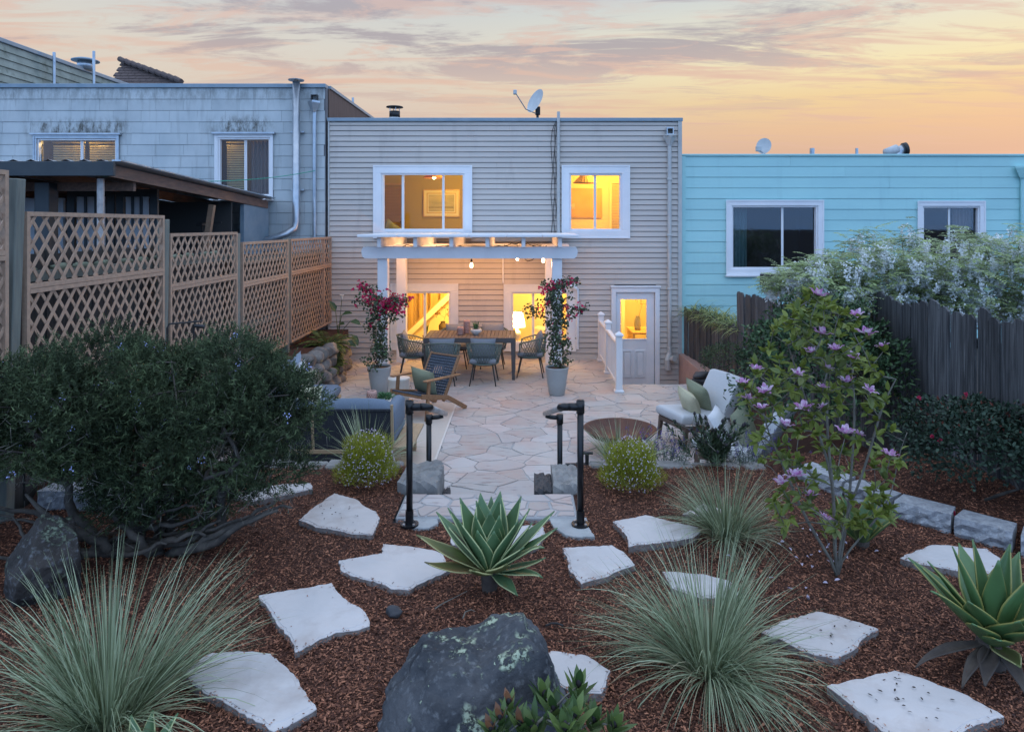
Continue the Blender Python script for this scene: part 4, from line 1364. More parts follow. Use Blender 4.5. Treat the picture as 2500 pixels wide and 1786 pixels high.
stain_shingle()
GH = empty('grey_house', (0, 0, 0), label='weathered grey house clad in large shingles with stained wall tops', cat='house')
GX0, GX1, GZ = -11.75, -4.235, 5.82
GWl = ((-10.50, -8.68, 3.30, 4.78), (-10.40, -8.78, 3.40, 4.68), (-9.52,))
GWr = ((-6.60, -5.37, 3.44, 4.80), (-6.50, -5.44, 3.52, 4.70), (-5.98,))
gh = [(a[1][0] - .04, a[1][1] + .04, a[1][2] - .04, a[1][3] + .04) for a in (GWl, GWr)]
GY = HY - .03
wall_holes(GX0, GX1, -.7, GZ, GY, GY + .16, gh).build('wall', M['roof_felt'], GH)
rr = random.Random(21); z = GZ - .245; row = 0
while z > 1.75:
    x = GX0 + rr.uniform(-.5, 0)
    cuts = [(h[0] - .03, h[1] + .03) for h in gh if z < h[3] + .02 and z + .24 > h[2] - .02]
    sp_ = spans(GX0, GX1 - .02, cuts)
    while x < GX1 - .02:
        w_ = .605
        for p, q in sp_:
            a, c = max(p, x), min(q, x + w_ - .005)
            if c - a > .03:
                lap_board(a, c, GY, z, z + .243, .011 + rr.uniform(-.003, .003), .003, .003).build('shingle', M['shingle_grey'], GH)
        x += w_
    z -= .245; row += 1
for wd, tw in ((GWl, .055), (GWr, .055)):
    window(GH, GY, wd[0], wd[1], wd[2], 'white_trim' if wd is GWr else 'galvanised', 'glass_dim', trim_w=tw, depth=.05, sill=wd is GWr)
    MB().box(wd[0][0] - .06, wd[0][1] + .06, GY - .11, GY - .0, wd[0][3] + .015, wd[0][3] + .06, .006).build('drip_cap', M['galvanised'], GH)
room(GH, -11.5, -7.6, GY + .17, 17.5, 2.4, 5.1, 'dark_room'); room(GH, -7.5, -4.5, GY + .17, 17.5, 2.4, 5.1, 'dark_room')


def blinds(x0, x1, z0, z1, y, label, n):
    o = MB().box(x0, x1, y - .012, y + .012, z1 - .03, z1).build('window_blind', M['blind_slat']); tag(o, label, 'blind')
    for i in range(n):
        zz = z0 + (z1 - .04 - z0) * i / n
        MB().beam((x0 + .01, y, zz), (x1 - .01, y, zz), .004, (z1 - z0) / n * .72, (0, -.35, .93)).build('slat', M['blind_slat'], o)


def curtain(x0, x1, z0, z1, y, m, label, waves=7):
    mb = MB(); n = waves * 8
    for i in range(n + 1):
        x = x0 + (x1 - x0) * i / n; yy = y + .025 * math.sin(2 * math.pi * waves * i / n)
        mb.v += [(x, yy, z0), (x, yy, z1)]
    mb.f = [(2 * i, 2 * i + 2, 2 * i + 3, 2 * i + 1) for i in range(n)]
    o = mb.build('curtain', M[m], None, True); tag(o, label, 'curtain'); return o


blinds(-10.27, -9.56, 3.4, 4.68, GY + .22, 'slatted blind in the left pane of the grey house window above the porch', 24)
blinds(-9.50, -8.76, 3.4, 4.68, GY + .26, 'slatted blind in the right pane of the grey house window above the porch', 24)
blinds(-6.49, -6.02, 3.53, 4.69, GY + .26, 'narrow slatted blind in the grey house window near the metal flue', 22)
curtain(-5.96, -5.45, 3.5, 4.7, GY + .30, 'curtain_brown', 'brown curtain in the right pane of the grey house window near the metal flue', 6)
lamp_light('blind_lamp', (-9.5, 15.3, 4.95), 190, (1, .62, .20)); lamp_light('blind_lamp', (-6.6, 15.3, 4.95), 110, (1, .62, .20))
MB().box(GX0 - .02, GX1 + .005, GY - .05, GY + .2, GZ, GZ + .085, .006).build('parapet_cap', M['flashing_blue'], GH)
MB().box(GX0, GX1, GY + .2, 26, 5.25, 5.35).build('roof', M['roof_felt'], GH)
# brown boarded side parapet above the beige roof
for i in range(12):
    y_ = GY + .17 + i * .8
    MB().box(GX1 - .06, GX1 + .02, y_, y_ + .795, 4.7, GZ + .02).build('side_board', M['brown_boards'], GH)
MB().box(GX1 - .09, GX1 + .05, GY + .21, 26, GZ + .022, GZ + .085).build('parapet_cap', M['flashing_blue'], GH)
# flue down the wall
fl = MB().tube([(-4.82, GY - .16, 5.92), (-4.82, GY - .16, 2.95), (-4.84, GY - .18, 2.80), (-4.98, GY - .26, 2.68), (-5.55, GY - .45, 2.47)], .078, 14)
flo = fl.build('metal_flue', M['galvanised'], None, True); tag(flo, 'shiny metal flue pipe running down the grey wall with a flat cap', 'flue')
MB().lathe([(.16, .0), (.17, .02), (.05, .05)], 18, (-4.82, GY - .16, 5.94)).build('cap', M['galvanised'], flo)
for zc in (4.86, 3.62): MB().box(-4.96, -4.68, GY - .10, GY - .02, zc - .02, zc + .02, .004).build('bracket', M['galvanised'], flo)
gp = MB().tube([(-4.46, GY - .07, 5.35), (-4.46, GY - .07, 2.3)], .04, 10); gpo = gp.build('downspout', M['galvanised'], GH)
MB().lathe([(.045, 0), (.13, .20), (.13, .24)], 4, (-4.46, GY - .11, 5.28)).build('conductor_head', M['galvanised'], gpo)
frame_mb(-4.53, -4.39, 5.52, 5.66, .02, GY - .10, GY - .02).build('scupper', M['dark_metal'], gpo)
# things on the grey roof
rv = empty('roof_vent', (-9.35, HY + 2, 5.35), label='wide conical rain cap above the grey house parapet', cat='vent')
MB().lathe([(.2, 0), (.2, .62)], 18).build('pipe', M['galvanised'], rv, True)
MB().lathe([(.42, .66), (.40, .68), (.06, .84), (.02, .85)], 24).build('cap', M['galvanised'], rv, True)
for i in range(4):
    a = i * 1.57 + .5; MB().box(.2 * math.cos(a) - .01, .2 * math.cos(a) + .01, .2 * math.sin(a) - .01, .2 * math.sin(a) + .01, .5, .70).build('strut', M['dark_metal'], rv)
tag(MB().tube([(-4.90, HY + 5.0, 4.8), (-4.90, HY + 5.0, 6.55)], .035, 8).build('vent_pipe', M['galvanised']), 'short thin pipe above the brown boarded parapet', 'pipe')

# ---- taller lap sided house at the far left and a tiled roof beyond
LH = empty('lap_sided_house', (0, 0, 0), label='pale lichen stained lap sided house wall at the far left', cat='house')
MB().box(-19.5, -11.9, 15.0, 26, 0, 7.0).build('wall', M['lichen_siding'], LH)
for i in range(11):
    zz = 5.05 + i * .18
    mb = MB(); y0_, y1_ = 14.99, 26.0
    mb.v = [(-11.9, y0_, zz), (-11.865, y0_, zz + .006), (-11.895, y0_, zz + .178), (-11.9, y1_, zz), (-11.865, y1_, zz + .006), (-11.895, y1_, zz + .178)]
    mb.f = [(0, 2, 1), (3, 4, 5), (0, 1, 4, 3), (1, 2, 5, 4)]
    mb.build('siding_board', M['lichen_siding'], LH)
MB().box(-19.6, -11.84, 14.9, 26.1, 7.03, 7.13, .01).build('roof_edge', M['flashing_blue'], LH)
for (px, py0, Y_, zz, lab) in ((132, 128, 17.0, 7.13, 'thin grey pipe on the far left roof edge'), (229, 125, 18.0, 7.0, 'tall thin white pipe above the far left roof')):
    p_ = at(px, py0, Y_)
    tag(MB().tube([(p_.x, Y_, 5.4), (p_.x, Y_, p_.z)], .035, 8).build('vent_pipe', M['galvanised']), lab, 'pipe')
mv = empty('roof_vent', (-11.9, 18.6, 7.1), label='mushroom shaped metal vent on the far left roof edge', cat='vent')
MB().lathe([(.2, 0), (.2, .22)], 18).build('pipe', M['galvanised'], mv, True); MB().lathe([(.34, .22), (.34, .25), (.2, .30), (.02, .31)], 20).build('cap', M['flashing_blue'], mv, True)
TH = empty('tiled_roof_house', (0, 0, 0), label='dark brown tiled gable roof peeking over the grey house', cat='house')
ty = 26.0
a_, b_, c_ = at(296, 152, ty), at(470, 215, ty), at(296, 260, ty)
mb = MB(); mb.v = [(a_.x, ty, a_.z), (b_.x, ty, b_.z), (b_.x, ty, 3), (a_.x, ty, 3), (a_.x, ty + 6, a_.z), (b_.x, ty + 6, b_.z), (b_.x, ty + 6, 3), (a_.x, ty + 6, 3)]
mb.f = [(0, 3, 2, 1), (4, 5, 6, 7), (0, 4, 7, 3), (1, 2, 6, 5), (0, 1, 5, 4)]
mb.build('wall', M['brown_boards'], TH)
for i in range(8):                     # courses of tiles on the slope facing the garden
    z1_ = a_.z - (a_.z - b_.z) * i / 8; xr = a_.x + (b_.x - a_.x) * (i + 1) / 8; z0_ = a_.z - (a_.z - b_.z) * (i + 1.25) / 8
    x = a_.x + .1 * (i % 2)
    while x < xr - .05:
        yy = ty - .12 - .10 * i
        MB().beam((x + .13, yy, z0_), (x + .13, yy + .16, z1_), .25, .05, (0, -1, 1)).build('roof_tile', M['roof_tile'], TH)
        x += .262
for i in range(10):
    t0 = i / 10; t1 = (i + 1.1) / 10; p = a_.lerp(b_, t0); q = a_.lerp(b_, t1)
    MB().tube([(p.x, ty - .12 - .8 * t0, p.z + .10), (q.x, ty - .12 - .8 * t1, q.z + .06)], .10, 8).build('ridge_tile', M['roof_tile'], TH)

# ---- turquoise house on the right
TQ = empty('turquoise_house', (0, 0, 0), label='turquoise painted board house with two dark white framed windows', cat='house')
TX0, TX1, TZ, TY = 3.47, 11.9, 4.36, HY + .12
TW1 = ((4.44, 6.54, 1.80, 3.40), (4.60, 6.38, 1.93, 3.25), (5.68,))
TW2 = ((8.60, 10.05, 1.95, 3.38), (8.72, 9.92, 2.05, 3.24), (9.32,))
th = [(a[1][0] - .04, a[1][1] + .04, a[1][2] - .04, a[1][3] + .04) for a in (TW1, TW2)]
wall_holes(TX0, TX1, -.7, TZ, TY, TY + .16, th).build('wall', M['teal_paint'], TQ)
z = TZ - .225; rr = random.Random(4)
while z > -.5:
    cuts = [(h[0] - .03, h[1] + .03) for h in th if z < h[3] + .02 and z + .235 > h[2] - .02]
    for p, q in spans(TX0 + .085, TX1, cuts):
        m_ = rr.uniform(p + .6, q - .6) if q - p > 2.5 else q
        for s0, s1 in ((p, m_ - .0015), (m_ + .0015, q)):
            if s1 - s0 > .05: lap_board(s0, s1, TY, z + rr.uniform(-.002, .002), z + .233, .017 + rr.uniform(-.003, .003), .006, .006).build('siding_board', M['teal_paint'], TQ)
    z -= .2335
MB().box(TX0, TX0 + .083, TY - .035, TY + .001, -.6, TZ).build('corner_trim', M['teal_paint'], TQ)
MB().box(TX0 - .01, TX1, TY - .04, TY + .2, TZ + .004, TZ + .05, .006).build('parapet_cap', M['teal_paint'], TQ)
MB().box(TX0, TX1, TY + .17, 24, 4.1, 4.2).build('roof', M['roof_felt'], TQ)
window(TQ, TY, TW1[0], TW1[1], TW1[2], 'white_trim', 'glass_dark', trim_w=.115, sill=True)
window(TQ, TY, TW2[0], TW2[1], TW2[2], 'white_trim', 'glass_dark', trim_w=.105, sill=True)
room(TQ, 3.7, 7.3, TY + .17, 18, .8, 4.0, 'dark_room'); room(TQ, 7.4, 11.6, TY + .17, 18, .8, 4.0, 'dark_room')
curtain(4.58, 4.98, 1.9, 3.3, TY + .28, 'curtain_teal', 'teal curtain gathered in the wide turquoise house window', 5)
curtain(9.55, 9.95, 2.0, 3.3, TY + .28, 'curtain_brown', 'pale curtain in the small turquoise house window', 5)
td = MB().tube([(10.86, TY - .06, 4.0), (10.86, TY - .06, 1.0)], .045, 8).build('downspout', M['teal_paint'], TQ)
MB().lathe([(.05, 0), (.15, .22), (.15, .26)], 4, (10.82, TY - .1, 3.88)).build('conductor_head', M['teal_paint'], td)
d2 = empty('satellite_dish', (5.62, TY + 1.0, 4.27), label='small satellite dish on the turquoise house roof', cat='satellite dish')
dm2 = MB(); dm2.v = [(v[0] * .62, v[1] * .62, v[2] * .62) for v in dm.v] if False else []
dm2 = MB(); n_ = 24
for i in range(5):
    r_ = .20 * i / 4
    for j in range(n_):
        a = 2 * math.pi * j / n_; dm2.v.append((r_ * math.cos(a) * .85, r_ * math.sin(a), .8 * r_ * r_))
for i in range(4):
    for j in range(n_):
        j2 = (j + 1) % n_; dm2.f.append((i * n_ + j, i * n_ + j2, (i + 1) * n_ + j2, (i + 1) * n_ + j))
dm2.build('reflector', M['dish_grey'], d2, True, Matrix.Translation((0, 0, .42)) @ Vector((-.45, -.80, .3)).to_track_quat('Z', 'Y').to_matrix().to_4x4())
MB().tube([(.02, .05, 0), (.02, .05, .36)], .025, 8).build('mast', M['dark_metal'], d2)
MB().tube([(0, 0, .26), (-.18, -.2, .30)], .01, 6).build('feed_arm', M['galvanised'], d2)
MB().box(-.27, -.15, -.28, -.2, .28, .40, .01).build('receiver', M['dish_grey'], d2)
for px, w_, lab in ((1983, .055, 'wider stub pipe on the turquoise roof'), (2092, .035, 'slim stub pipe on the turquoise roof')):
    p_ = at(px, 362, TY + 1.2)
    tag(MB().tube([(p_.x, p_.y, 4.2), (p_.x, p_.y, p_.z)], w_, 10).build('vent_pipe', M['galvanised']), lab, 'pipe')
cw = empty('roof_cowl', (8.95, TY + 1.4, 4.36), label='curved metal vent cowl on the turquoise roof', cat='vent')
MB().tube([(0, 0, 0), (0, 0, .16), (.05, 0, .28), (.16, -.02, .32)], .12, 14).build('hood', M['galvanised'], cw, True)
MB().tube([(-.02, 0, .30), (-.30, 0, .22)], [.13, .10], 14).build('tail', M['dish_grey'], cw, True)
MB().tube([(.12, -.02, .31), (.20, -.03, .33)], .15, 14).build('rim', M['dark_metal'], cw, True)

# ================================================================== porch behind the left fence
PO = empty('porch_shelter', (0, 0, 0), label='lean-to porch with corrugated roof and dark fascia behind the lattice fence', cat='porch')
PX = -5.42
mb = MB(); n_ = 120
for i in range(n_ + 1):
    x = -12.2 + (PX + .1 + 12.2) * i / n_; zz = .02 * math.sin(i * math.pi / 2 * 1.0)
    mb.v += [(x, 8.9, 3.70 + zz), (x, 14.6, 3.42 + zz)]
mb.f = [(2 * i, 2 * i + 2, 2 * i + 3, 2 * i + 1) for i in range(n_)]
mb.build('roof_sheet', M['corrugated'], PO)
MB().box(-12.2, PX + .12, 8.84, 8.90, 3.50, 3.69, .005).build('fascia', M['dark_fascia'], PO)
MB().beam((PX, 8.92, 3.58), (PX, 14.5, 3.30), .05, .16).build('edge_rafter', M['old_timber'], PO)
MB().beam((PX + .1, 8.95, 3.71), (PX + .1, 14.55, 3.44), .12, .02).build('edge_flashing', M['galvanised'], PO)
for i in range(6):
    x = -6.5 - i * 1.0
    MB().beam((x, 8.95, 3.57), (x, 14.5, 3.29), .05, .15).build('rafter', M['old_timber'], PO)
MB().beam((-12.2, 9.6, 3.40), (PX - .03, 9.6, 3.40), .06, .12).build('cross_beam', M['old_timber'], PO)
MB().tube([(-5.62, 9.1, .2), (-5.62, 9.1, 3.48)], .045, 10).build('post', M['worn_steel'], PO)
for x, y in ((-7.05, 9.4), (-6.62, 9.5), (-8.6, 9.3)):
    MB().box(x - .1, x + .1, y - .1, y + .1, .2, 3.45, .006).build('post', M['dark_fascia'], PO)
MB().beam((-5.60, 12.0, 2.2), (-5.45, 12.0, 3.22), .09, .09, (0, 1, 0)).build('brace', M['brace_timber'], PO)
MB().box(-5.5, -5.42, 13.3, 14.6, .2, 3.27).build('side_sheet', M['flashing_blue'], PO)
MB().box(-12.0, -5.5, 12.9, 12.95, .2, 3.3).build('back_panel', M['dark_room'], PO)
for (x0, x1) in ((-7.34, -6.58), (-6.55, -5.88)):
    dr = MB(); dr.add(frame_mb(x0, x1, .3, 3.44, .12, 11.0, 11.05, wb=1.6)); 
    pdo = dr.build('porch_door', M['dark_fascia'], PO)
    nn = 3; w_ = (x1 - x0 - .26) / nn
    for i in range(nn):
        a = x0 + .13 + w_ * i
        MB().box(a + .02, a + w_ - .02, 11.02, 11.03, 1.9, 3.32).build('pane', M['plastic_clear'], pdo)
        if i: MB().box(a - .02, a + .02, 11.0, 11.045, 1.9, 3.32).build('glazing_bar', M['dark_fascia'], pdo)
MB().box(-9.5, -7.4, 11.0, 11.06, .3, 3.3).build('wall_sheet', M['plastic_clear'], PO)
# loose timbers on the porch roof
for px, py, dy, lab in ((175, 381, .7, 'short dark board lying on the porch roof toward its front edge'), (222, 378, 1.2, 'longer dark board lying on the porch roof near the window')):
    p_ = at(px, py, 10.2)
    tag(MB().beam((p_.x - .3, 9.9, 3.70), (p_.x + .35, 9.9 + dy, 3.73), .16, .06).build('roof_board', M['old_timber']), lab, 'board')
# bicycle hung in the porch opening
bk = empty('bicycle', (-5.75, 12.4, 2.35), label='dark bicycle stored in the shadow under the porch', cat='bicycle')
for dy in (-.0, ):
    pass
for cx_ in (-.34, .34):
    pts = [(cx_ * .35, .0 + cx_, .3 * math.sin(a)) if False else (.12 * math.cos(a) * .3, cx_ + .30 * math.cos(a), .30 * math.sin(a)) for a in [i * 2 * math.pi / 20 for i in range(20)]]
    MB().tube(pts, .016, 6, close=True).build('wheel', M['black_cable'], bk)
fr = MB()
for p, q in (((0, -.34, 0), (0, -.05, .0)), ((0, -.34, 0), (0, -.12, .38)), ((0, -.05, 0), (0, -.14, .5)), ((0, -.05, 0), (0, .24, .38)), ((0, -.12, .38), (0, .24, .42)), ((0, .34, 0), (0, .22, .55))):
    fr.tube([p, q], .014, 6)
fr.build('frame', M['dark_metal'], bk)
MB().box(-.06, .06, -.26, -.04, .50, .55, .01).build('saddle', M['black_cable'], bk); MB().tube([(-.2, .2, .56), (.2, .2, .56)], .012, 6).build('handlebar', M['dark_metal'], bk)
# green line strung across
pts = []
for i in range(30):
    t = i / 29; x = -7.3 + (2.9) * t; y = 8.6 + 5.9 * t
    pts.append((x, y, 3.80 + .12 * t - .55 * 4 * t * (1 - t) * .55 + .1 * t))
tag(MB().tube(pts, .008, 5).build('clothes_line', M['green_wire']), 'thin green line sagging across the grey house', 'line')

# ================================================================== left fences
OF = empty('old_board_fence', (0, 0, 0), label='old dark board fence standing behind the lattice panels', cat='fence')
rr = random.Random(8); y = 4.6
while y < HY - .12:
    w_ = rr.uniform(.125, .15)
    zt_ = 2.62 if y < 8 else (2.50 if y < 10.1 else (2.40 if y < 12 else 2.32))
    MB().box(-4.36 + rr.uniform(-.012, .012), -4.335 + rr.uniform(-.01, .01), y, y + w_ - .006, .1, zt_ + rr.uniform(-.03, .03)).build('plank', M['plank_dark'], OF)
    y += w_
MB().beam((-4.29, 4.6, 2.42), (-4.29, 10.1, 2.40), .06, .09).build('rail', M['post_green'], OF)
MB().beam((-4.29, 10.1, 2.30), (-4.29, HY - .1, 2.28), .06, .09).build('rail', M['post_green'], OF)
MB().beam((-4.29, 4.6, 1.35), (-4.29, HY - .1, 1.25), .06, .09).build('rail', M['post_green'], OF)
for i in range(12):                                  # cushions of moss along the rail
    yy = 5.55 + i * .36 + rr.uniform(-.08, .08)
    rock_mb(.04, .13, .035, i, 2, .3, cuts=0).build('moss', M['mossy'], OF, True, Matrix.Translation((-4.285, yy, 2.475)))

LF = empty('lattice_fence', (0, 0, 0), label='stepped cedar lattice fence with weathered posts along the left side', cat='fence')
LX = -4.13


def lattice(y0, y1, zb, zm, ztop, tilt=0.0, single=True, dsp=.155):
    """one bay: frame with a middle rail and two fields of crossed slats"""
    fr = MB(); t = .038
    fr.box(LX - .02, LX + .025, y0, y1, ztop - t, ztop); fr.box(LX - .02, LX + .025, y0, y1, zb, zb + t)
    fr.box(LX - .02, LX + .025, y0, y0 + t, zb + t, ztop - t); fr.box(LX - .02, LX + .025, y1 - t, y1, zb + t, ztop - t)
    fr.box(LX - .02, LX + .027, y0 + t, y1 - t, zm - .040, zm - .002); fr.box(LX - .02, LX + .024, y0 + t, y1 - t, zm + .002, zm + .040)
    panel = fr.build('lattice_panel', M['lattice_wood'], LF)
    joined = MB()
    for (a, c) in ((zb + t * .5, zm - .04), (zm + .04, ztop - t * .5)):
        for sgn in (1, -1):
            k = -(c - a) - 1
            off = rr.uniform(0, dsp)
            K = 1.28; s = y0 - (c - a) + off
            while s < y1 + (c - a):
                # line y = s + u (sgn=1) or y = s + (H-u)
                H = (c - a) / K
                pts = []
                u0, u1 = 0.0, H
                if sgn == 1:
                    u0 = max(u0, y0 + .02 - s); u1 = min(u1, y1 - .02 - s)
                    p, q = (s + u0, a + u0 * K), (s + u1, a + u1 * K)
                else:
                    u0 = max(u0, s + H - (y1 - .02)); u1 = min(u1, s + H - (y0 + .02))
                    p, q = (s + H - u0, a + u0 * K), (s + H - u1, a + u1 * K)
                if u1 - u0 > .03:
                    x = LX + (.009 if sgn == 1 else -.001)
                    b = joined if not single else MB()
                    b.beam((x, p[0], p[1]), (x, q[0], q[1]), .032, .008, (1, 0, 0))
                    if single:
                        b.build('slat', M['lattice_wood'], panel)
                s += dsp
    if not single:
        o = joined.build('lattice_slats', M['lattice_wood'], panel); o['kind'] = 'stuff'
    return panel


lattice(4.75, 5.46, 1.25, 2.62, 3.30)
lattice(5.66, 7.84, 1.10, 2.33, 2.975)
lattice(7.97, 9.85, .90, 2.13, 2.765)
lattice(10.04, 11.98, .77, 1.985, 2.61, single=False)
lattice(12.14, 14.16, .77, 2.01, 2.615, single=False)
lattice(14.17, 14.70, .77, 2.01, 2.615, single=False)
for y, zt_ in ((5.56, 3.24), (7.905, 2.93), (9.945, 2.74), (12.06, 2.63)):
    lean = {5.56: .05, 7.905: .02}.get(y, 0)
    MB().beam((LX - .045 - lean, y, .4), (LX - .045 + lean, y, zt_), .1, .1, (0, 1, 0), c=.006).build('post', M['post_green'], LF)

# plant hook in front of the lattice
hk = MB().tube([(-3.95, 7.6, .5), (-3.95, 7.6, 1.72), (-3.94, 7.62, 1.76), (-3.75, 8.0, 1.74)], .012, 6)
hk.tube([(-3.80, 7.9, 1.72), (-3.80, 7.9, .6)], .012, 6)
hk.tube([(-3.80, 7.9, 1.70), (-3.70, 7.95, 1.68)], .022, 8)
tag(hk.build('garden_tap', M['dark_metal']), 'thin dark standpipe with tap in front of the lattice', 'tap')

# ================================================================== right fence
RF = empty('weathered_board_fence', (0, 0, 0), label='weathered grey board fence with uneven tops along the right side', cat='fence')


def fx(y):
    return 3.48 + (14.75 - y) * .09


rr = random.Random(17); y = 14.70
def plank(y, w_, zb, ztop, lean=0.0, dx=0.0):
    mb = MB(); t = .022; x0 = fx(y) + dx; x1 = fx(y + w_) + dx
    c = .03 * rr.random()
    prof = [(y + .003, zb), (y + w_ - .003, zb), (y + w_ - .003 + lean, ztop - .03 - c), (y + w_ * .75 + lean, ztop + rr.uniform(-.01, .012)), (y + w_ * .3 + lean, ztop + rr.uniform(-.012, .012)), (y + .003 + lean, ztop - .035)]
    j = rr.uniform(-.016, .016)
    n = len(prof)
    mb.v = [(fx(p[0]) + dx + j - t / 2, p[0], p[1]) for p in prof] + [(fx(p[0]) + dx + j + t / 2, p[0], p[1]) for p in prof]
    mb.f = [tuple(range(n)), tuple(range(n, 2 * n))[::-1]] + [(i, n + i, n + (i + 1) % n, (i + 1) % n) for i in range(n)]
    mb.build('plank', M['plank_weathered'], RF)


while y > 11.85:
    w_ = rr.uniform(.10, .15); y -= w_
    plank(y, w_, -.05, 1.10 + rr.uniform(-.03, .03) - (14.7 - y) * .0)
while y > 9.2:
    w_ = rr.uniform(.12, .16); y -= w_
    plank(y, w_, 0, 1.72 + rr.uniform(-.05, .04), lean=.05 if y > 11.5 else 0)
while y > 8.3:
    w_ = rr.uniform(.12, .16); y -= w_
    plank(y, w_, .1, 1.78 + rr.uniform(-.04, .04))
while y > 4.6:
    w_ = rr.uniform(.135, .175); y -= w_
    plank(y, w_, .2, 2.06 + rr.uniform(-.05, .05), dx=.02)
for y0_, y1_, zz in ((14.6, 11.9, .85), (11.9, 8.4, 1.4), (8.3, 4.6, 1.75), (8.3, 4.6, .8)):
    MB().beam((fx(y0_) + .06, y0_, zz), (fx(y1_) + .06, y1_, zz), .05, .09).build('rail', M['plank_weathered'], RF)
for y_, zz in ((11.86, 1.62), (8.35, 2.0)):
    MB().beam((fx(y_) + .08, y_, -.1), (fx(y_) + .08, y_, zz), .1, .1, (0, 1, 0)).build('post', M['plank_weathered'], RF)
# old trellis beam carrying the climber
tb = MB().beam((3.35, 9.6, 2.10), (4.6, 8.9, 2.08), .10, .16).beam((3.95, 9.3, 1.1), (3.95, 9.3, 2.03), .1, .1, (0, 1, 0))
tb.beam((3.75, 8.9, 1.60), (4.55, 8.3, 1.58), .08, .12)
tag(tb.build('trellis_beam', M['plank_dark']), 'dark old timber beam holding up the white flowering climber', 'beam')

# ================================================================== pergola and its string lights
PG = empty('pergola', (0, 0, 0), label='white pergola with slatted roof standing over the dining table', cat='pergola')
for x in (-2.50, .62):
    MB().box(x - .09, x + .09, 12.2, 12.38, 0, 2.268, .006).build('post', M['white_paint'], PG)
for x in (-2.52, .58):
    MB().box(x - .10, x + .10, 14.2, 14.4, 0, 2.268, .006).build('post', M['white_paint'], PG)


def pbeam(y0, y1, x0=-2.86, x1=.985, za=2.27, zb=2.475):
    prof = [(x0 + .06, za), (x1 - .06, za), (x1 - .02, za + .03), (x1, za + .09), (x1, zb - .06), (x1 - .03, zb), (x0 + .03, zb), (x0, zb - .06), (x0, za + .09), (x0 + .02, za + .03)]
    mb = MB(); n = len(prof)
    mb.v = [(a, y0, b) for a, b in prof] + [(a, y1, b) for a, b in prof]
    mb.f = [tuple(range(n))[::-1][::-1], tuple(range(n, 2 * n))[::-1]] + [(i, n + i, n + (i + 1) % n, (i + 1) % n) for i in range(n)]
    mb.f = [f[::-1] for f in mb.f]
    mb.build('beam', M['white_paint'], PG)


pbeam(12.14, 12.197); pbeam(12.383, 12.44); pbeam(14.14, 14.197); pbeam(14.403, 14.46)
for px in (926, 1014, 1102, 1190, 1278, 1367):
    x = (px - CX) / FPX * 11.95
    MB().box(x - .034, x + .034, 11.92, 14.62, 2.478, 2.652, .004).build('rafter', M['white_paint'], PG)
xs = [-2.86, -2.18, -1.55, -.92, -.28, .35, .985]
for a, c in zip(xs[:-1], xs[1:]):
    MB().box(a + .004, c - .004, 11.80, 14.60, 2.655, 2.70, .004).build('roof_panel', M['white_paint'], PG)
SL = empty('string_lights', (0, 0, 0), label='black string light cable with warm bulbs slung under the pergola', cat='string lights')
cb = MB()
cp = [(-2.42, 12.6, 2.44), (-2.15, 12.7, 2.50), (-1.7, 12.8, 2.46), (-1.3, 12.9, 2.50), (-.9, 13.0, 2.46), (-.45, 13.0, 2.47), (-.2, 12.9, 2.52), (-.02, 12.8, 2.56), (.1, 12.9, 2.52), (.35, 13.0, 2.46), (.5, 13.1, 2.49)]
fine = []
for i in range(len(cp) - 1):
    for j in range(5):
        t = j / 5; p = Vector(cp[i]).lerp(Vector(cp[i + 1]), t); p.z -= .03 * math.sin(math.pi * t); fine.append(p)
cb.tube(fine, .009, 6)
cb.build('cable', M['black_cable'], SL)
cb = MB().tube([(-2.42, 12.6, 2.42), (-2.1, 13.6, 2.40), (-1.5, 14.1, 2.45), (-.6, 14.1, 2.42), (.4, 14.1, 2.45)], .009, 6); cb.build('cable', M['black_cable'], SL)
for (px, py, Y_) in ((1151, 648, 12.95), (1263, 631, 13.6), (1326, 636, 13.0), (1066, 618, 13.7), (1118, 617, 13.75), (1232, 617, 13.8), (990, 616, 13.6)):
    p_ = at(px, py, Y_)
    bo = MB().lathe([(.010, -.042), (.026, -.024), (.030, 0), (.025, .03), (.016, .055)], 14).build('bulb', M['lit_bulb'], SL, True); bo.location = p_
    MB().lathe([(.02, .055), (.022, .10), (.012, .12)], 10).build('socket', M['black_cable'], bo)
    MB().tube([(0, 0, .12), (0, .0, max(.14, 2.47 - p_.z))], .006, 5).build('drop_cable', M['black_cable'], bo)
    lamp_light('bulb_light', (p_.x, p_.y - .0, p_.z - .075), 12.0, (1, .48, .20), .03)

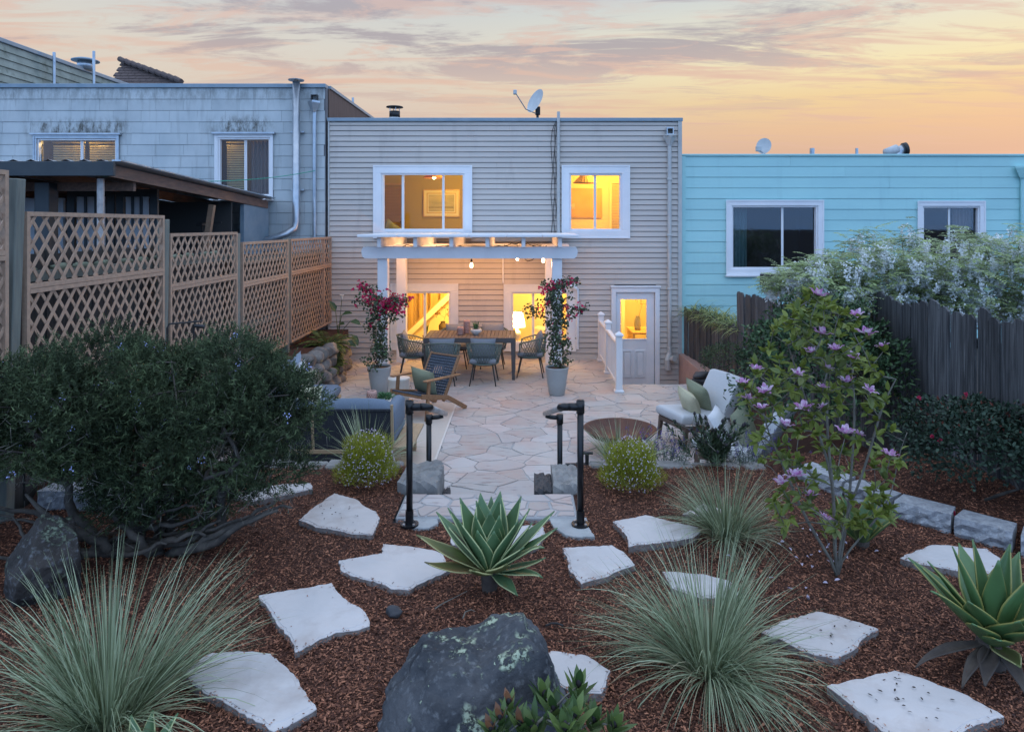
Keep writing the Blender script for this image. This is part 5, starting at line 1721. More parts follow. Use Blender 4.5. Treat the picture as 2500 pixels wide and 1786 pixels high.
# ================================================================== white stair rail
WR = empty('white_railing', (0, 0, 0), label='white balustrade with three capped newel posts beside the sunken door', cat='railing')
RXn = 1.66
NY = (14.42, 13.22, 11.72)
for y in NY:
    nw = MB().box(RXn - .055, RXn + .055, y - .055, y + .055, 0, .96, .004)
    nw.add(MB().lathe([(.115, .006), (.115, .03), (.085, .05), (.08, .10)], 4, (0, 0, 0)), Matrix.Translation((RXn, y, 0)) @ Matrix.Rotation(R(45), 4, 'Z'))
    no = nw.build('newel_post', M['white_paint'], WR)
    cp_ = MB().box(RXn - .075, RXn + .075, y - .075, y + .075, .962, .995, .006)
    cp_.add(MB().lathe([(.10, .995), (.01, 1.04)], 4), Matrix.Translation((RXn, y, 0)) @ Matrix.Rotation(R(45), 4, 'Z'))
    cp_.build('cap', M['white_paint'], no)
for ya, yb in ((NY[0], NY[1]), (NY[1], NY[2])):
    MB().box(RXn - .042, RXn + .042, yb + .056, ya - .056, .80, .855, .012).build('top_rail', M['white_paint'], WR)
    MB().box(RXn - .03, RXn + .03, yb + .056, ya - .056, .10, .145, .006).build('bottom_rail', M['white_paint'], WR)
    n_ = int((ya - yb - .1) / .115)
    for i in range(n_):
        y = yb + .056 + (ya - yb - .112) * (i + .5) / n_
        MB().box(RXn - .017, RXn + .017, y - .017, y + .017, .147, .798).build('baluster', M['white_paint'], WR)

# ================================================================== black pipe handrails
def handrail(xf, xr, inward, label):
    root = empty('pipe_handrail', (0, 0, 0), label=label, cat='handrail', group='black pipe handrails at the garden steps')
    yf, yr = 5.42, 6.62; zf, zr = 1.44, 1.06
    r = .0255
    MB().tube([(xf, yf, .49), (xf, yf, zf)], r, 16).build('post', M['black_paint'], root, True)
    MB().tube([(xr, yr, .02), (xr, yr, zr - .05)], r, 16).build('post', M['black_paint'], root, True)
    f = MB().tube([(xf, yf, .482), (xf, yf, .497)], .072, 20); fo = f.build('flange', M['black_paint'], root)
    MB().tube([(xf, yf, .497), (xf, yf, .60)], .032, 16).build('collar', M['black_paint'], fo)
    for a in (.8, 2.4, 3.9, 5.5):
        MB().tube([(xf + .054 * math.cos(a), yf + .054 * math.sin(a), .497), (xf + .054 * math.cos(a), yf + .054 * math.sin(a), .508)], .010, 6).build('bolt', M['worn_steel'], fo)
    tt = MB().tube([(xf, yf, zf - .07), (xf, yf, zf + .03)], .033, 16)
    tt.tube([(xf, yf, zf + .03), (xf, yf, zf + .036)], .027, 16)
    tt.tube([(xf, yf, zf - .02), (xf + inward * .09, yf, zf - .02)], .031, 16)
    tt.build('tee_fitting', M['black_paint'], root, True)
    xi = xf + inward * .155
    el = MB().tube([(xf + inward * .09, yf, zf - .02), (xi - inward * .03, yf, zf - .02), (xi, yf + .03, zf - .03), (xi, yf + .09, zf - .055)], .030, 16); el.build('elbow_fitting', M['black_paint'], root, True)
    xi2 = xr + inward * .135
    MB().tube([(xi, yf + .08, zf - .05), (xi2, yr + .22, zr - .085)], .026, 16).build('handrail_tube', M['worn_steel'], root, True)
    t2 = MB().tube([(xr, yr, zr - .12), (xr, yr, zr - .03)], .033, 16); t2.tube([(xr, yr, zr - .065), (xr + inward * .09, yr + .01, zr - .06), (xi2, yr + .02, zr - .05)], .022, 12)
    t2.build('tee_fitting', M['black_paint'], root, True)


handrail(-.895, -.905, 1, 'black pipe handrail beside the left cheek stone of the steps')
handrail(.462, .365, -1, 'black pipe handrail beside the dark cheek rock of the steps')
# concrete pads under the rails
for poly, lab in (([(990, 1285), (1012, 1252), (1068, 1260), (1070, 1275), (1048, 1287), (1020, 1288)], 'rough concrete pad under the left handrail post'),
                  ([(1340, 1265), (1432, 1262), (1438, 1285), (1452, 1308), (1408, 1309), (1380, 1304), (1350, 1283)], 'square concrete pad under the right handrail post')):
    pp = ccw([tuple(on(x, y, .484)[:2]) for x, y in poly])
    tag(MB().prism(rough_poly(pp, .03, .006, 3), .40, .484, .005).build('concrete_pad', M['concrete']), lab, 'pad')

# ================================================================== furniture
def T(x, y, z):
    return Matrix.Translation((x, y, z))


def Rx(a): return Matrix.Rotation(R(a), 4, 'X')
def Ry(a): return Matrix.Rotation(R(a), 4, 'Y')
def Rz(a): return Matrix.Rotation(R(a), 4, 'Z')


# ---- dining table
DT = empty('dining_table', (-.975, 13.08, 0), label='long brown slatted dining table under the pergola', cat='table')
n_ = 22; L_ = 1.70; D_ = .95
for i in range(n_):
    a = -L_ / 2 + .035 + (L_ - .07) * i / n_
    MB().box(a + .004, a + (L_ - .07) / n_ - .004, -D_ / 2 + .036, D_ / 2 - .036, .755, .778, .003).build('slat', M['table_slat'], DT)
fr = MB(); fr.box(-L_ / 2, L_ / 2, -D_ / 2, -D_ / 2 + .034, .69, .78, .003); fr.box(-L_ / 2, L_ / 2, D_ / 2 - .034, D_ / 2, .69, .78, .003)
fr.box(-L_ / 2, -L_ / 2 + .034, -D_ / 2 + .034, D_ / 2 - .034, .69, .78, .003); fr.box(L_ / 2 - .034, L_ / 2, -D_ / 2 + .034, D_ / 2 - .034, .69, .78, .003)
fr.build('frame', M['table_frame'], DT)
for sx in (-1, 1):
    for sy in (-1, 1):
        lg = MB(); x = sx * (L_ / 2 - .045); y = sy * (D_ / 2 - .045)
        lg.beam((x, y, .69), (x + sx * .012, y + sy * .01, 0), .085, .085, (0, 1, 0), c=.004)
        lv = lg.v
        lg.v = [(x + (p[0] - x) * (.62 + .38 * p[2] / .69), y + (p[1] - y) * (.62 + .38 * p[2] / .69), p[2]) for p in lv]
        lg.build('leg', M['table_frame'], DT)


# ---- rope dining chairs
def make_dining_chair():
    root = empty('dining_chair', (0, 0, 0))
    def ring(th, r, z0):                      # th from -1 (front of one arm) to 1, round the back at y<0
        a = th * R(128)
        return Vector((r * math.sin(a) * 1.02, -r * math.cos(a) * .98, z0))
    def up(th):
        p = ring(th, .315, 0); p.z = .775 - .13 * abs(th) ** 1.6; return p
    def lo(th):
        p = ring(th, .255, 0); p.z = .385; return p
    ts = [-1 + 2 * i / 24 for i in range(25)]
    f = MB().tube([up(t) for t in ts], .013, 8); f.tube([lo(t) for t in ts], .013, 8)
    f.tube([up(-1), lo(-1) + Vector((0, .04, 0))], .013, 8); f.tube([up(1), lo(1) + Vector((0, .04, 0))], .013, 8)
    f.tube([lo(-1), lo(1)], .013, 8)
    f.build('frame', M['rope_green'], root, True)
    w = MB(); nn = 26
    for i in range(nn):
        t0 = -1 + 2 * (i + .5) / nn
        for dt in (.26, -.26):
            t1 = t0 + dt
            if -1.0 <= t1 <= 1.0:
                w.tube([lo(t0), lo(t0).lerp(up(t1), .5) * 1.0 + Vector((0, 0, 0)) + (ring((t0 + t1) / 2, .02, 0)), up(t1)], .0055, 4)
    for t_ in (-.42, .42):
        w.tube([lo(t_), up(t_)], .014, 6)
    w.build('rope_weave', M['rope_green'], root, True)
    s = MB().lathe([(.245, .36), (.25, .385)], 22); s.build('seat_base', M['leg_dark'], root)
    slab_mb(.47, .47, .09, .035).build('seat_cushion', M['cushion_grey'], root, True, T(0, .0, .392))
    pillow_mb(.46, .38, .15).build('back_cushion', M['cushion_grey'], root, True, T(0, -.155, .66) @ Rx(100))
    for sx in (-1, 1):
        for sy in (-1, 1):
            MB().tube([(sx * .17, sy * .17, .37), (sx * .235, sy * .245, 0)], [.016, .010], 10).build('leg', M['leg_dark'], root, True)
    return root


dc = make_dining_chair()
spots = [(-1.44, 12.36, 2, 'rope dining chair directly behind the wooden lounge chair'), (-.69, 12.36, -3, 'rope dining chair nearest the viewer in the middle of the table side'),
         (-2.08, 13.02, -84, 'rope dining chair at the table end by the left planter'), (.16, 13.02, 86, 'rope dining chair at the table end by the right planter'),
         (-1.34, 13.80, 180, 'rope dining chair behind the table with its cushion beside the pink lanterns'), (-.60, 13.80, 180, 'rope dining chair behind the table with its cushion by the white bowl')]
for i, (x, y, a, lab) in enumerate(spots):
    c = dc if i == 0 else copy_tree(dc)
    c.location = (x, y, .002); c.rotation_euler = (0, 0, R(a)); tag(c, lab, 'chair', 'rope dining chairs')


# ---- lanterns and table plant
def lantern(name, loc, r, h, label):
    root = empty(name, loc, label=label, cat='lantern', group='pink perforated lanterns')
    MB().lathe([(r * .86, 0), (r * .97, .01), (r, .03), (r, h - .03), (r * .95, h - .008), (r * .80, h), (r * .62, h), (r * .60, h - .02), (r * .84, h - .05)], 28, cap1=False).build('body', M['terracotta_pink'], root, True)
    holes_ = MB(); rows = max(3, int(h / .032))
    for i in range(rows):
        for j in range(14):
            a = 2 * math.pi * (j + .5 * (i % 2)) / 14; zz = .035 + (h - .07) * (i + .5) / rows
            c_ = Vector((math.cos(a), math.sin(a), 0))
            holes_.tube([c_ * (r - .004) + Vector((0, 0, zz)), c_ * (r + .0012) + Vector((0, 0, zz))], .0075, 6)
    ho = holes_.build('perforation', M['dark_hole'], root); ho['kind'] = 'stuff'
    MB().lathe([(r * .5, .02), (r * .5, .03)], 16).build('floor_disc', M['dark_hole'], root)
    return root


lantern('lantern', at(1139, 812, 13.15) * 1.0 if False else (-1.07, 13.18, .780), .062, .25, 'tall pink perforated lantern on the dining table')
lantern('lantern', (-1.18, 13.02, .780), .066, .145, 'short pink perforated lantern on the dining table')
tb_ = empty('table_planter', (-.88, 13.0, .780), label='white bowl with spiky green succulent on the dining table', cat='planter')
MB().lathe([(.05, 0), (.055, .012), (.10, .05), (.112, .085), (.095, .115), (.085, .115), (.09, .09)], 24, cap1=False).build('bowl', M['ceramic_white'], tb_, True)
MB().lathe([(.088, .10), (.03, .115)], 16).build('soil', M['soil'], tb_)
nb = 46; a = rng.random(nb) * 6.28; e_ = rng.random(nb) * .8
blades('leaf_blades', np.stack([.03 * np.cos(a), .03 * np.sin(a), np.full(nb, .105)], 1), np.stack([np.cos(a) * e_, np.sin(a) * e_, np.ones(nb)], 1), .08 + .11 * rng.random(nb), .016, .25, M['succulent'], tb_, seg=4)


# ---- planters
def planter(loc, label):
    root = empty('planter_pot', loc, label=label, cat='pot', group='tall pale grey planters')
    MB().lathe([(.125, 0), (.132, .006), (.165, .22), (.198, .445), (.203, .455), (.203, .468), (.188, .468), (.182, .44)], 32, cap1=False).build('pot', M['planter'], root, True)
    MB().lathe([(.183, .43), (.05, .445)], 24).build('soil', M['soil'], root)
    return root


planter((-2.425, 11.60, .003), 'tall pale grey planter beside the white stump stool')
planter((.585, 11.55, .003), 'tall pale grey planter alone right of the dining chairs')

# ---- stump stool
stl = MB(); n_ = 36
for i, (r_, z_) in enumerate(((.165, 0), (.172, .02), (.168, .2), (.170, .38), (.178, .405), (.172, .418))):
    for j in range(n_):
        a = 2 * math.pi * j / n_; q = r_ * (1 + .025 * math.sin(3 * a + 1) + .02 * math.sin(7 * a) + (.01 * math.sin(19 * a)))
        stl.v.append((q * math.cos(a), q * math.sin(a), z_))
for i in range(5):
    for j in range(n_):
        j2 = (j + 1) % n_; stl.f.append((i * n_ + j, i * n_ + j2, (i + 1) * n_ + j2, (i + 1) * n_ + j))
stl.f.append(tuple(5 * n_ + j for j in range(n_)))
so = stl.build('stump_stool', M['stump_white'], None, True, T(-1.985, 10.95, .003)); tag(so, 'whitewashed tree stump stool beside the wooden lounge chair', 'stool')


# ---- wooden lounge chair with woven seat
WC = empty('wooden_lounge_chair', (-1.45, 10.40, .012), rz=R(146), label='brown wooden lounge chair with dark woven back on the rug corner', cat='lounge chair')
for sx in (-.31, .31):
    fr = MB(); fr.beam((sx, .36, 0), (sx, .30, .57), .035, .055, (0, 1, 0), c=.005); fr.build('front_leg', M['chair_wood'], WC)
    fr = MB(); fr.beam((sx, .46, .375), (sx, -.12, .245), .034, .07, (0, 0, 1), c=.005); fr.build('seat_rail', M['chair_wood'], WC)
    fr = MB(); fr.beam((sx, -.10, .26), (sx, -.56, .0), .034, .065, (0, .3, 1), c=.005); fr.build('rear_leg', M['chair_wood'], WC)
    s2 = sx * .90
    fr = MB(); fr.beam((s2, -.05, .20), (s2, -.43, .83), .032, .05, (0, 1, .4), c=.005); fr.build('back_post', M['chair_wood'], WC)
    fr = MB(); fr.beam((sx * 1.06, .42, .585), (sx * 1.06, -.36, .555), .075, .024, (0, 0, 1), c=.006); fr.build('armrest', M['chair_wood'], WC)
for p, q in (((-.29, .43, .355), (.29, .43, .355)), ((-.26, -.06, .235), (.26, -.06, .235))):
    MB().beam(p, q, .045, .03, c=.004).build('cross_bar', M['chair_wood'], WC)
for t_ in (.06, .97):
    z_ = .20 + .63 * t_; y_ = -.05 - .38 * t_
    MB().beam((-.27, y_, z_), (.27, y_, z_), .03, .045, (0, 1, .4), c=.004).build('cross_bar', M['chair_wood'], WC)
wv = MB()
for i in range(13):
    x = -.255 + .51 * i / 12; wv.beam((x, -.085, .258), (x, -.42, .815), .030, .008, (0, 1, .6))
for i in range(16):
    t_ = .06 + .9 * i / 15; z_ = .20 + .63 * t_; y_ = -.05 - .38 * t_
    if 9 <= i <= 11:
        wv.beam((-.27, y_ + .012, z_), (-.08, y_ + .012, z_), .008, .024, (0, .5, 1)); wv.beam((.12, y_ + .012, z_), (.27, y_ + .012, z_), .008, .024, (0, .5, 1))
    else:
        wv.beam((-.27, y_ + .012, z_), (.27, y_ + .012, z_), .008, .026, (0, .5, 1))
wv.build('woven_back', M['woven_blue'], WC)
wv = MB()
for i in range(18):
    t_ = i / 17; y_ = .43 - .48 * t_; z_ = .385 - .115 * t_ - .03 * math.sin(math.pi * t_)
    wv.beam((-.30, y_, z_), (.30, y_, z_), .026, .010)
for i in range(14):
    x = -.28 + .56 * i / 13
    wv.beam((x, .43, .392), (x, .2, .318), .02, .008); wv.beam((x, .2, .318), (x, -.05, .268), .02, .008)
wv.build('woven_seat', M['woven_blue'], WC)


def pillow(loc, rz, lean, size, m, label, grp=None, roll=0, th=.17):
    o = pillow_mb(size, size * .95, th, 12).build('throw_pillow', M[m], None, True, Rx(lean) @ Rz(roll))
    o.location = loc; o.rotation_euler = (0, 0, rz); tag(o, label, 'cushion', grp); return o


pillow((-1.49, 10.36, .50), R(146), 68, .45, 'pillow_green', 'sage green pillow on the wooden lounge chair', roll=8)

# ---- rug
rg = MB().box(-3.35, -1.07, 7.75, 10.98, .004, .013); ro = rg.build('rug', M['rug']); tag(ro, 'large beige woven rug under the lounge seating', 'rug')
MB().box(-1.07, -1.045, 7.75, 10.98, .004, .014).build('border', M['rug_border'], ro)

# ---- sofa seen from behind
SF = empty('sofa', (-2.35, 8.25, .014), label='dark blue grey sofa with rope back seen from behind', cat='sofa')
MB().box(-.98, 1.06, -.42, .45, .225, .275, .006).build('platform', M['pale_wood'], SF)
for x in (-.92, .98):
    for y in (-.36, .40): MB().box(x - .03, x + .03, y - .03, y + .03, 0, .225, .004).build('leg', M['pale_wood'], SF)
for x in (-.95, -.05, .86): MB().beam((x, -.40, .27), (x, -.46, .80), .03, .035, (0, 1, 0), c=.004).build('back_post', M['pale_wood'], SF)
bp = MB()
for i in range(70):
    x = -.93 + 1.78 * i / 69; bp.beam((x, -.385, .10), (x, -.45, .735), .0258, .012, (0, 1, 0))
bp.build('rope_back', M['sofa_rope'], SF)
MB().beam((-.95, -.455, .735), (.86, -.455, .735), .03, .03, c=.004).build('top_bar', M['sofa_rope'], SF)
for x in (-.49, .42):
    slab_mb(.88, .72, .15, .05).build('seat_cushion', M['sofa_grey'], SF, True, T(x, .06, .278))
    slab_mb(.83, .22, .46, .09, puff=.03).build('back_cushion', M['sofa_grey'], SF, True, T(x, -.265, .35) @ Rx(6))
slab_mb(.14, .72, .34, .05).build('arm_cushion', M['sofa_grey'], SF, True, T(.80, .0, .38))
ext = MB().box(.86, 1.09, -.44, .50, .279, .315, .006); ext.build('side_shelf', M['pale_wood'], SF)
pillow((-2.62, 8.18, .74), R(5), 60, .42, 'pillow_cream', 'pale yellow pillow showing over the sofa back', roll=0, th=.14)

LS = empty('loveseat', (-3.20, 9.95, .014), rz=R(-90), label='grey loveseat half hidden behind the rosemary bush', cat='sofa')
MB().box(-.55, .55, -.40, .42, .2, .25, .006).build('platform', M['pale_wood'], LS)
for x in (-.5, .5):
    for y in (-.34, .36): MB().box(x - .03, x + .03, y - .03, y + .03, 0, .2, .004).build('leg', M['pale_wood'], LS)
slab_mb(1.06, .74, .16, .05).build('seat_cushion', M['sofa_grey'], LS, True, T(0, .05, .253))
slab_mb(1.06, .18, .44, .06).build('back_cushion', M['sofa_grey'], LS, True, T(0, -.30, .36) @ Rx(8))
MB().beam((-.53, -.40, .25), (-.53, -.46, .78), .03, .035, (0, 1, 0)).build('back_post', M['pale_wood'], LS)
MB().beam((.53, -.40, .25), (.53, -.46, .78), .03, .035, (0, 1, 0)).build('back_post', M['pale_wood'], LS)
pillow((-3.40, 10.05, .70), R(-80), 66, .50, 'pillow_blue', 'slate blue pillow at the back of the loveseat', roll=45)
pillow((-3.30, 9.85, .66), R(-70), 60, .48, 'pillow_white', 'white pillow leaning on the loveseat', roll=30)
pillow((-3.12, 9.75, .60), R(-60), 55, .44, 'pillow_cream', 'cream yellow pillow at the front of the loveseat', roll=20)

CT = empty('coffee_table', (-2.15, 9.75, .014), label='low wooden coffee table behind the sofa', cat='table')
MB().box(-.45, .42, -.28, .28, .29, .325, .006).build('table_top', M['pale_wood'], CT)
for x in (-.4, .37):
    for y in (-.24, .24): MB().box(x - .025, x + .025, y - .025, y + .025, 0, .29).build('leg', M['pale_wood'], CT)
lantern('lantern', (-2.12, 9.62, .341), .072, .19, 'pink perforated lantern on the coffee table behind the sofa')
sb = empty('succulent_bowl', (-1.95, 9.66, .341), label='low white bowl of bright green succulents on the coffee table', cat='planter')
MB().lathe([(.06, 0), (.10, .03), (.11, .06), (.10, .06)], 20).build('bowl', M['ceramic_white'], sb, True)
P_ = np.stack([rng.normal(size=150) * .045, rng.normal(size=150) * .045, .06 + .06 * rng.random(150)], 1)
leaves('foliage', P_, norm(P_ * [1.2, 1.2, .5] + [0, 0, .03]), rand_dir(150, 1.2), .045, .03, M['succulent'], sb, kind='stuff')


# ---- fire bowl
FB = empty('fire_bowl', (1.235, 8.62, 0), label='wide rusty steel fire bowl on the patio', cat='fire bowl')
prof = [(.03, .170), (.16, .176), (.28, .200), (.38, .240), (.445, .295), (.462, .305), (.462, .297), (.40, .235), (.30, .185), (.18, .160), (.10, .155)]
MB().lathe(prof[::-1], 40, cap0=True, cap1=True).build('bowl', M['rust'], FB, True)
MB().lathe([(.17, 0), (.165, .165)], 28, cap0=False, cap1=False).build('ring_foot', M['rust'], FB, True)


# ---- grey lounge chairs
def make_lounge():
    root = empty('lounge_chair', (0, 0, 0))
    for sx in (-.29, .29):
        lg = MB().beam((sx, .33, .30), (sx * 1.03, .37, 0), .05, .06, (0, 1, 0), c=.005)
        lg.v = [(sx + (p[0] - sx) * (.6 + .4 * p[2] / .3), .35 + (p[1] - .35) * (.65 + .35 * p[2] / .3), p[2]) for p in lg.v]
        lg.build('leg', M['dark_wood'], root)
        MB().beam((sx, -.18, .28), (sx, -.36, 0), .045, .055, (0, 1, 0), c=.005).build('leg', M['dark_wood'], root)
        MB().beam((sx, .36, .285), (sx, -.28, .215), .04, .07, c=.005).build('side_rail', M['dark_wood'], root)
        MB().beam((sx * .9, -.22, .22), (sx * .9, -.52, .86), .035, .05, (0, 1, .4), c=.004).build('back_post', M['dark_wood'], root)
    MB().beam((-.27, .35, .29), (.27, .35, .29), .05, .06, c=.005).build('front_rail', M['dark_wood'], root)
    MB().beam((-.26, -.46, .74), (.26, -.46, .74), .03, .05, c=.004).build('back_rail', M['dark_wood'], root)
    slab_mb(.62, .72, .125, .035).build('seat_cushion', M['cushion_light'], root, True, T(0, .05, .305) @ Rx(5))
    slab_mb(.62, .125, .60, .035).build('back_cushion', M['cushion_light'], root, True, T(0, -.25, .33) @ Rx(29))
    return root


lc = make_lounge()
lc.location = (2.28, 9.02, .003); lc.rotation_euler = (0, 0, R(111)); tag(lc, 'pale grey cushioned lounge chair with two pillows beside the fire bowl', 'lounge chair', 'grey lounge chairs')
l2 = copy_tree(lc); l2.location = (2.42, 7.72, .003); l2.rotation_euler = (0, 0, R(52)); tag(l2, 'pale grey lounge chair half hidden by the magnolia', 'lounge chair', 'grey lounge chairs')
pillow((2.36, 9.12, .59), R(111), 66, .42, 'pillow_green', 'olive green pillow against the back of the lounge chair by the fire bowl', roll=12)
pillow((2.18, 8.90, .55), R(105), 64, .39, 'pillow_cream', 'cream pillow in front on the lounge chair by the fire bowl', roll=14)
pillow((2.50, 7.70, .60), R(52), 70, .46, 'pillow_green', 'olive green pillow on the lounge chair behind the magnolia', roll=10)
pillow((2.28, 7.84, .55), R(60), 60, .44, 'pillow_white', 'white pillow on the lounge chair behind the magnolia', roll=5)

# ---- valve pipe by the steps
vp_ = MB().tube([(.44, 6.95, .42), (.95, 6.98, .42)], .022, 10); vp_.tube([(.66, 6.96, .42), (.66, 6.96, .54)], .02, 10); vp_.tube([(.60, 6.96, .54), (.72, 6.96, .54)], .014, 8)
vp_.tube([(.55, 6.95, .42), (.60, 6.95, .42)], .03, 10); vp_.tube([(.72, 6.96, .42), (.77, 6.96, .42)], .03, 10)
tag(vp_.build('valve_pipe', M['dark_metal']), 'dark irrigation pipe with valve beside the garden steps', 'pipe')

# ================================================================== stones
STEP = [
    ([(663, 1151), (700, 1120), (742, 1092), (772, 1100), (795, 1108), (808, 1120), (835, 1132), (843, 1148), (826, 1184), (770, 1180), (700, 1167)], 'white stepping stone beside the left handrail post'),
    ([(752, 1240), (847, 1224), (850, 1203), (930, 1212), (985, 1225), (1000, 1260), (960, 1280), (935, 1290), (908, 1306), (868, 1303), (820, 1285), (757, 1263)], 'large white stepping stone left of the agave'),
    ([(574, 1318), (736, 1290), (756, 1316), (800, 1345), (820, 1385), (745, 1400), (700, 1420), (672, 1437), (655, 1444), (622, 1390)], 'white stepping stone between the boulder and the big left grass, farther one'),
    ([(405, 1482), (470, 1445), (600, 1446), (640, 1480), (665, 1510), (703, 1568), (650, 1600), (608, 1619), (560, 1590), (480, 1545), (430, 1515)], 'cracked white stepping stone partly under the big left grass'),
    ([(1000, 1200), (1000, 1182), (1172, 1163), (1205, 1165), (1210, 1180), (1196, 1209), (1177, 1215), (1005, 1206)], 'white stepping stone hidden behind the agave'),
    ([(1248, 1213), (1300, 1209), (1358, 1207), (1388, 1225), (1410, 1250), (1350, 1275), (1290, 1293), (1262, 1260)], 'white stepping stone right of the agave'),
    ([(1360, 1155), (1432, 1140), (1480, 1152), (1555, 1168), (1540, 1190), (1470, 1200), (1395, 1211), (1388, 1183)], 'white stepping stone in front of the small far grass clump'),
    ([(1470, 1266), (1560, 1270), (1620, 1285), (1640, 1315), (1560, 1325), (1490, 1300)], 'white stepping stone behind the big right grass'),
    ([(1690, 1400), (1760, 1368), (1812, 1353), (1895, 1375), (1950, 1393), (1905, 1430), (1850, 1458), (1780, 1440)], 'white stepping stone at the right edge of the big right grass'),
    ([(1835, 1518), (1925, 1498), (1985, 1483), (2060, 1505), (2150, 1540), (2229, 1585), (2180, 1600), (2130, 1624), (2040, 1660), (1955, 1615), (1890, 1560)], 'large white stepping stone in the near right corner'),
    ([(1998, 1235), (2068, 1206), (2190, 1214), (2225, 1240), (2245, 1272), (2150, 1268), (2040, 1248)], 'white stepping stone below the grey edging blocks'),
    ([(1195, 1450), (1225, 1440), (1305, 1452), (1355, 1485), (1335, 1535), (1270, 1530), (1210, 1500)], 'white stepping stone with a purple stain behind the lichen boulder'),
    ([(505, 1098), (560, 1080), (690, 1070), (694, 1083), (640, 1095), (560, 1110)], 'flat white stepping stone under the rosemary branches'),
    ([(1515, 1138), (1560, 1115), (1602, 1128), (1590, 1152)], 'white stepping stone seen through the small far grass clump'),
]
SCRAPS = []
for i, (poly, lab) in enumerate(STEP):
    pts = [on(x * 1.1, y * 1.1, .512) for x, y in poly]
    pp = ccw([(p.x, p.y) for p in pts])
    pp = rough_poly(rough_poly(pp, .09, .017, i), .028, .007, i + 50)
    cx_ = sum(p[0] for p in pp) / len(pp); cy_ = sum(p[1] for p in pp) / len(pp)
    mb = MB(); n = len(pp)
    rings = [(.99, .44), (1.0, .478), (1.0, .501), (.994, .5045), (.935, .5055), (.925, .5095), (.55, .5095)]
    for s_, z_ in rings:
        for (x, y) in pp:
            w_ = .003 * mnoise.noise(Vector((x * 9, y * 9, i))); s2 = s_
            if .9 < s_ < .95: s2 = min(.985, s_ + .11 * mnoise.noise(Vector((x * 3.1 + i, y * 3.1, 4.4))))
            mb.v.append((cx_ + (x - cx_) * s2, cy_ + (y - cy_) * s2, z_ + (w_ if z_ > .49 else .012 * mnoise.noise(Vector((x * 25, y * 25, z_ * 90))))))
    for r_ in range(len(rings) - 1):
        for j in range(n):
            j2 = (j + 1) % n; mb.f.append((r_ * n + j, r_ * n + j2, (r_ + 1) * n + j2, (r_ + 1) * n + j))
    mb.v.append((cx_, cy_, .5095)); k_ = len(mb.v) - 1
    for j in range(n): mb.f.append(((len(rings) - 1) * n + j, (len(rings) - 1) * n + (j + 1) % n, k_))
    SCRAPS += [(random.choice(pp), (cx_, cy_), 0) for _ in range(26)] + [(random.choice(pp), (cx_, cy_), 1) for _ in range(330)]
    o = mb.build('stepping_stone', M['stepping_stone']); tag(o, lab, 'stone', 'white stepping stones')
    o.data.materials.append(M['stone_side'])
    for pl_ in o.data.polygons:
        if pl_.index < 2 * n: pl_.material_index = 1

def scraps():
    P = []
    for (e, c, rim) in SCRAPS:
        t = min(.5, random.expovariate(14)) - .02
        if rim: t = random.uniform(-.06, .012)
        P.append((e[0] + (c[0] - e[0]) * t + random.gauss(0, .008), e[1] + (c[1] - e[1]) * t + random.gauss(0, .008), .513 if t > 0 else random.uniform(.482, .508)))
    P = np.array(P); n = len(P); a = rng.random(n) * 6.28
    o = leaves('mulch_scraps', P, np.stack([np.cos(a), np.sin(a), rng.normal(size=n) * .15], 1), np.tile([[0, 0, 1.]], (n, 1)) + rng.normal(size=(n, 3)) * .3, .006 + .016 * rng.random(n), .006, M['mulch_chip'], None)
    tag(o, 'stray bark bits lying on the edges of the stepping stones', 'mulch', kind='stuff')


scraps()
# fallen leaf bits on two of the stones
def bits(name, quad, n, label, seed=1):
    r2 = np.random.default_rng(seed)
    P = []
    for _ in range(n):
        u, v = r2.random(2); a, b, c, d = [on(x * 1.1, y * 1.1, .520) for x, y in quad]
        P.append((a.lerp(b, u)).lerp(d.lerp(c, u), v))
    P = np.array(P); D = norm(np.stack([r2.normal(size=n), r2.normal(size=n), r2.normal(size=n) * .1], 1))
    o = leaves(name, P, D, np.tile([[0, 0, 1.]], (n, 1)) + r2.normal(size=(n, 3)) * .2, .012 + .016 * r2.random(n), .010, M['soil'], None); tag(o, label, 'leaf litter', kind='stuff')


bits('fallen_leaves', [(1975, 1490), (2150, 1560), (2060, 1615), (1880, 1525)], 20, 'small dark leaf bits scattered on the near right stepping stone', 2)
bits('fallen_leaves', [(700, 1115), (800, 1120), (810, 1165), (720, 1150)], 16, 'small dark leaf bits scattered on the stone by the handrail', 3)
bits('fallen_leaves', [(1770, 1380), (1880, 1385), (1830, 1430), (1770, 1410)], 7, 'small dark leaf bits on the stone beside the right grass', 4)


def fallen_petals():
    n = 34; P = []
    for i in range(n):
        x, y = random.gauss(1990, 75), random.gauss(1370, 45)
        if i > 34: x, y = random.uniform(2000, 2180), random.uniform(1390, 1500)
        p = on(x, max(y, 1290), .48); P.append((p.x, p.y, zt(p.x, p.y) + .012))
    P = np.array(P); D = norm(rng.normal(size=(n, 3)) * [1, 1, .2])
    o = leaves('fallen_petals', P, D, np.tile([[0, 0, 1.]], (n, 1)) + rng.normal(size=(n, 3)) * .4, .028 + .02 * rng.random(n), .020, M['flower_pale'], None, fold=.35); tag(o, 'pink and white petals fallen on the mulch under the magnolia', 'petals', kind='stuff')


fallen_petals()

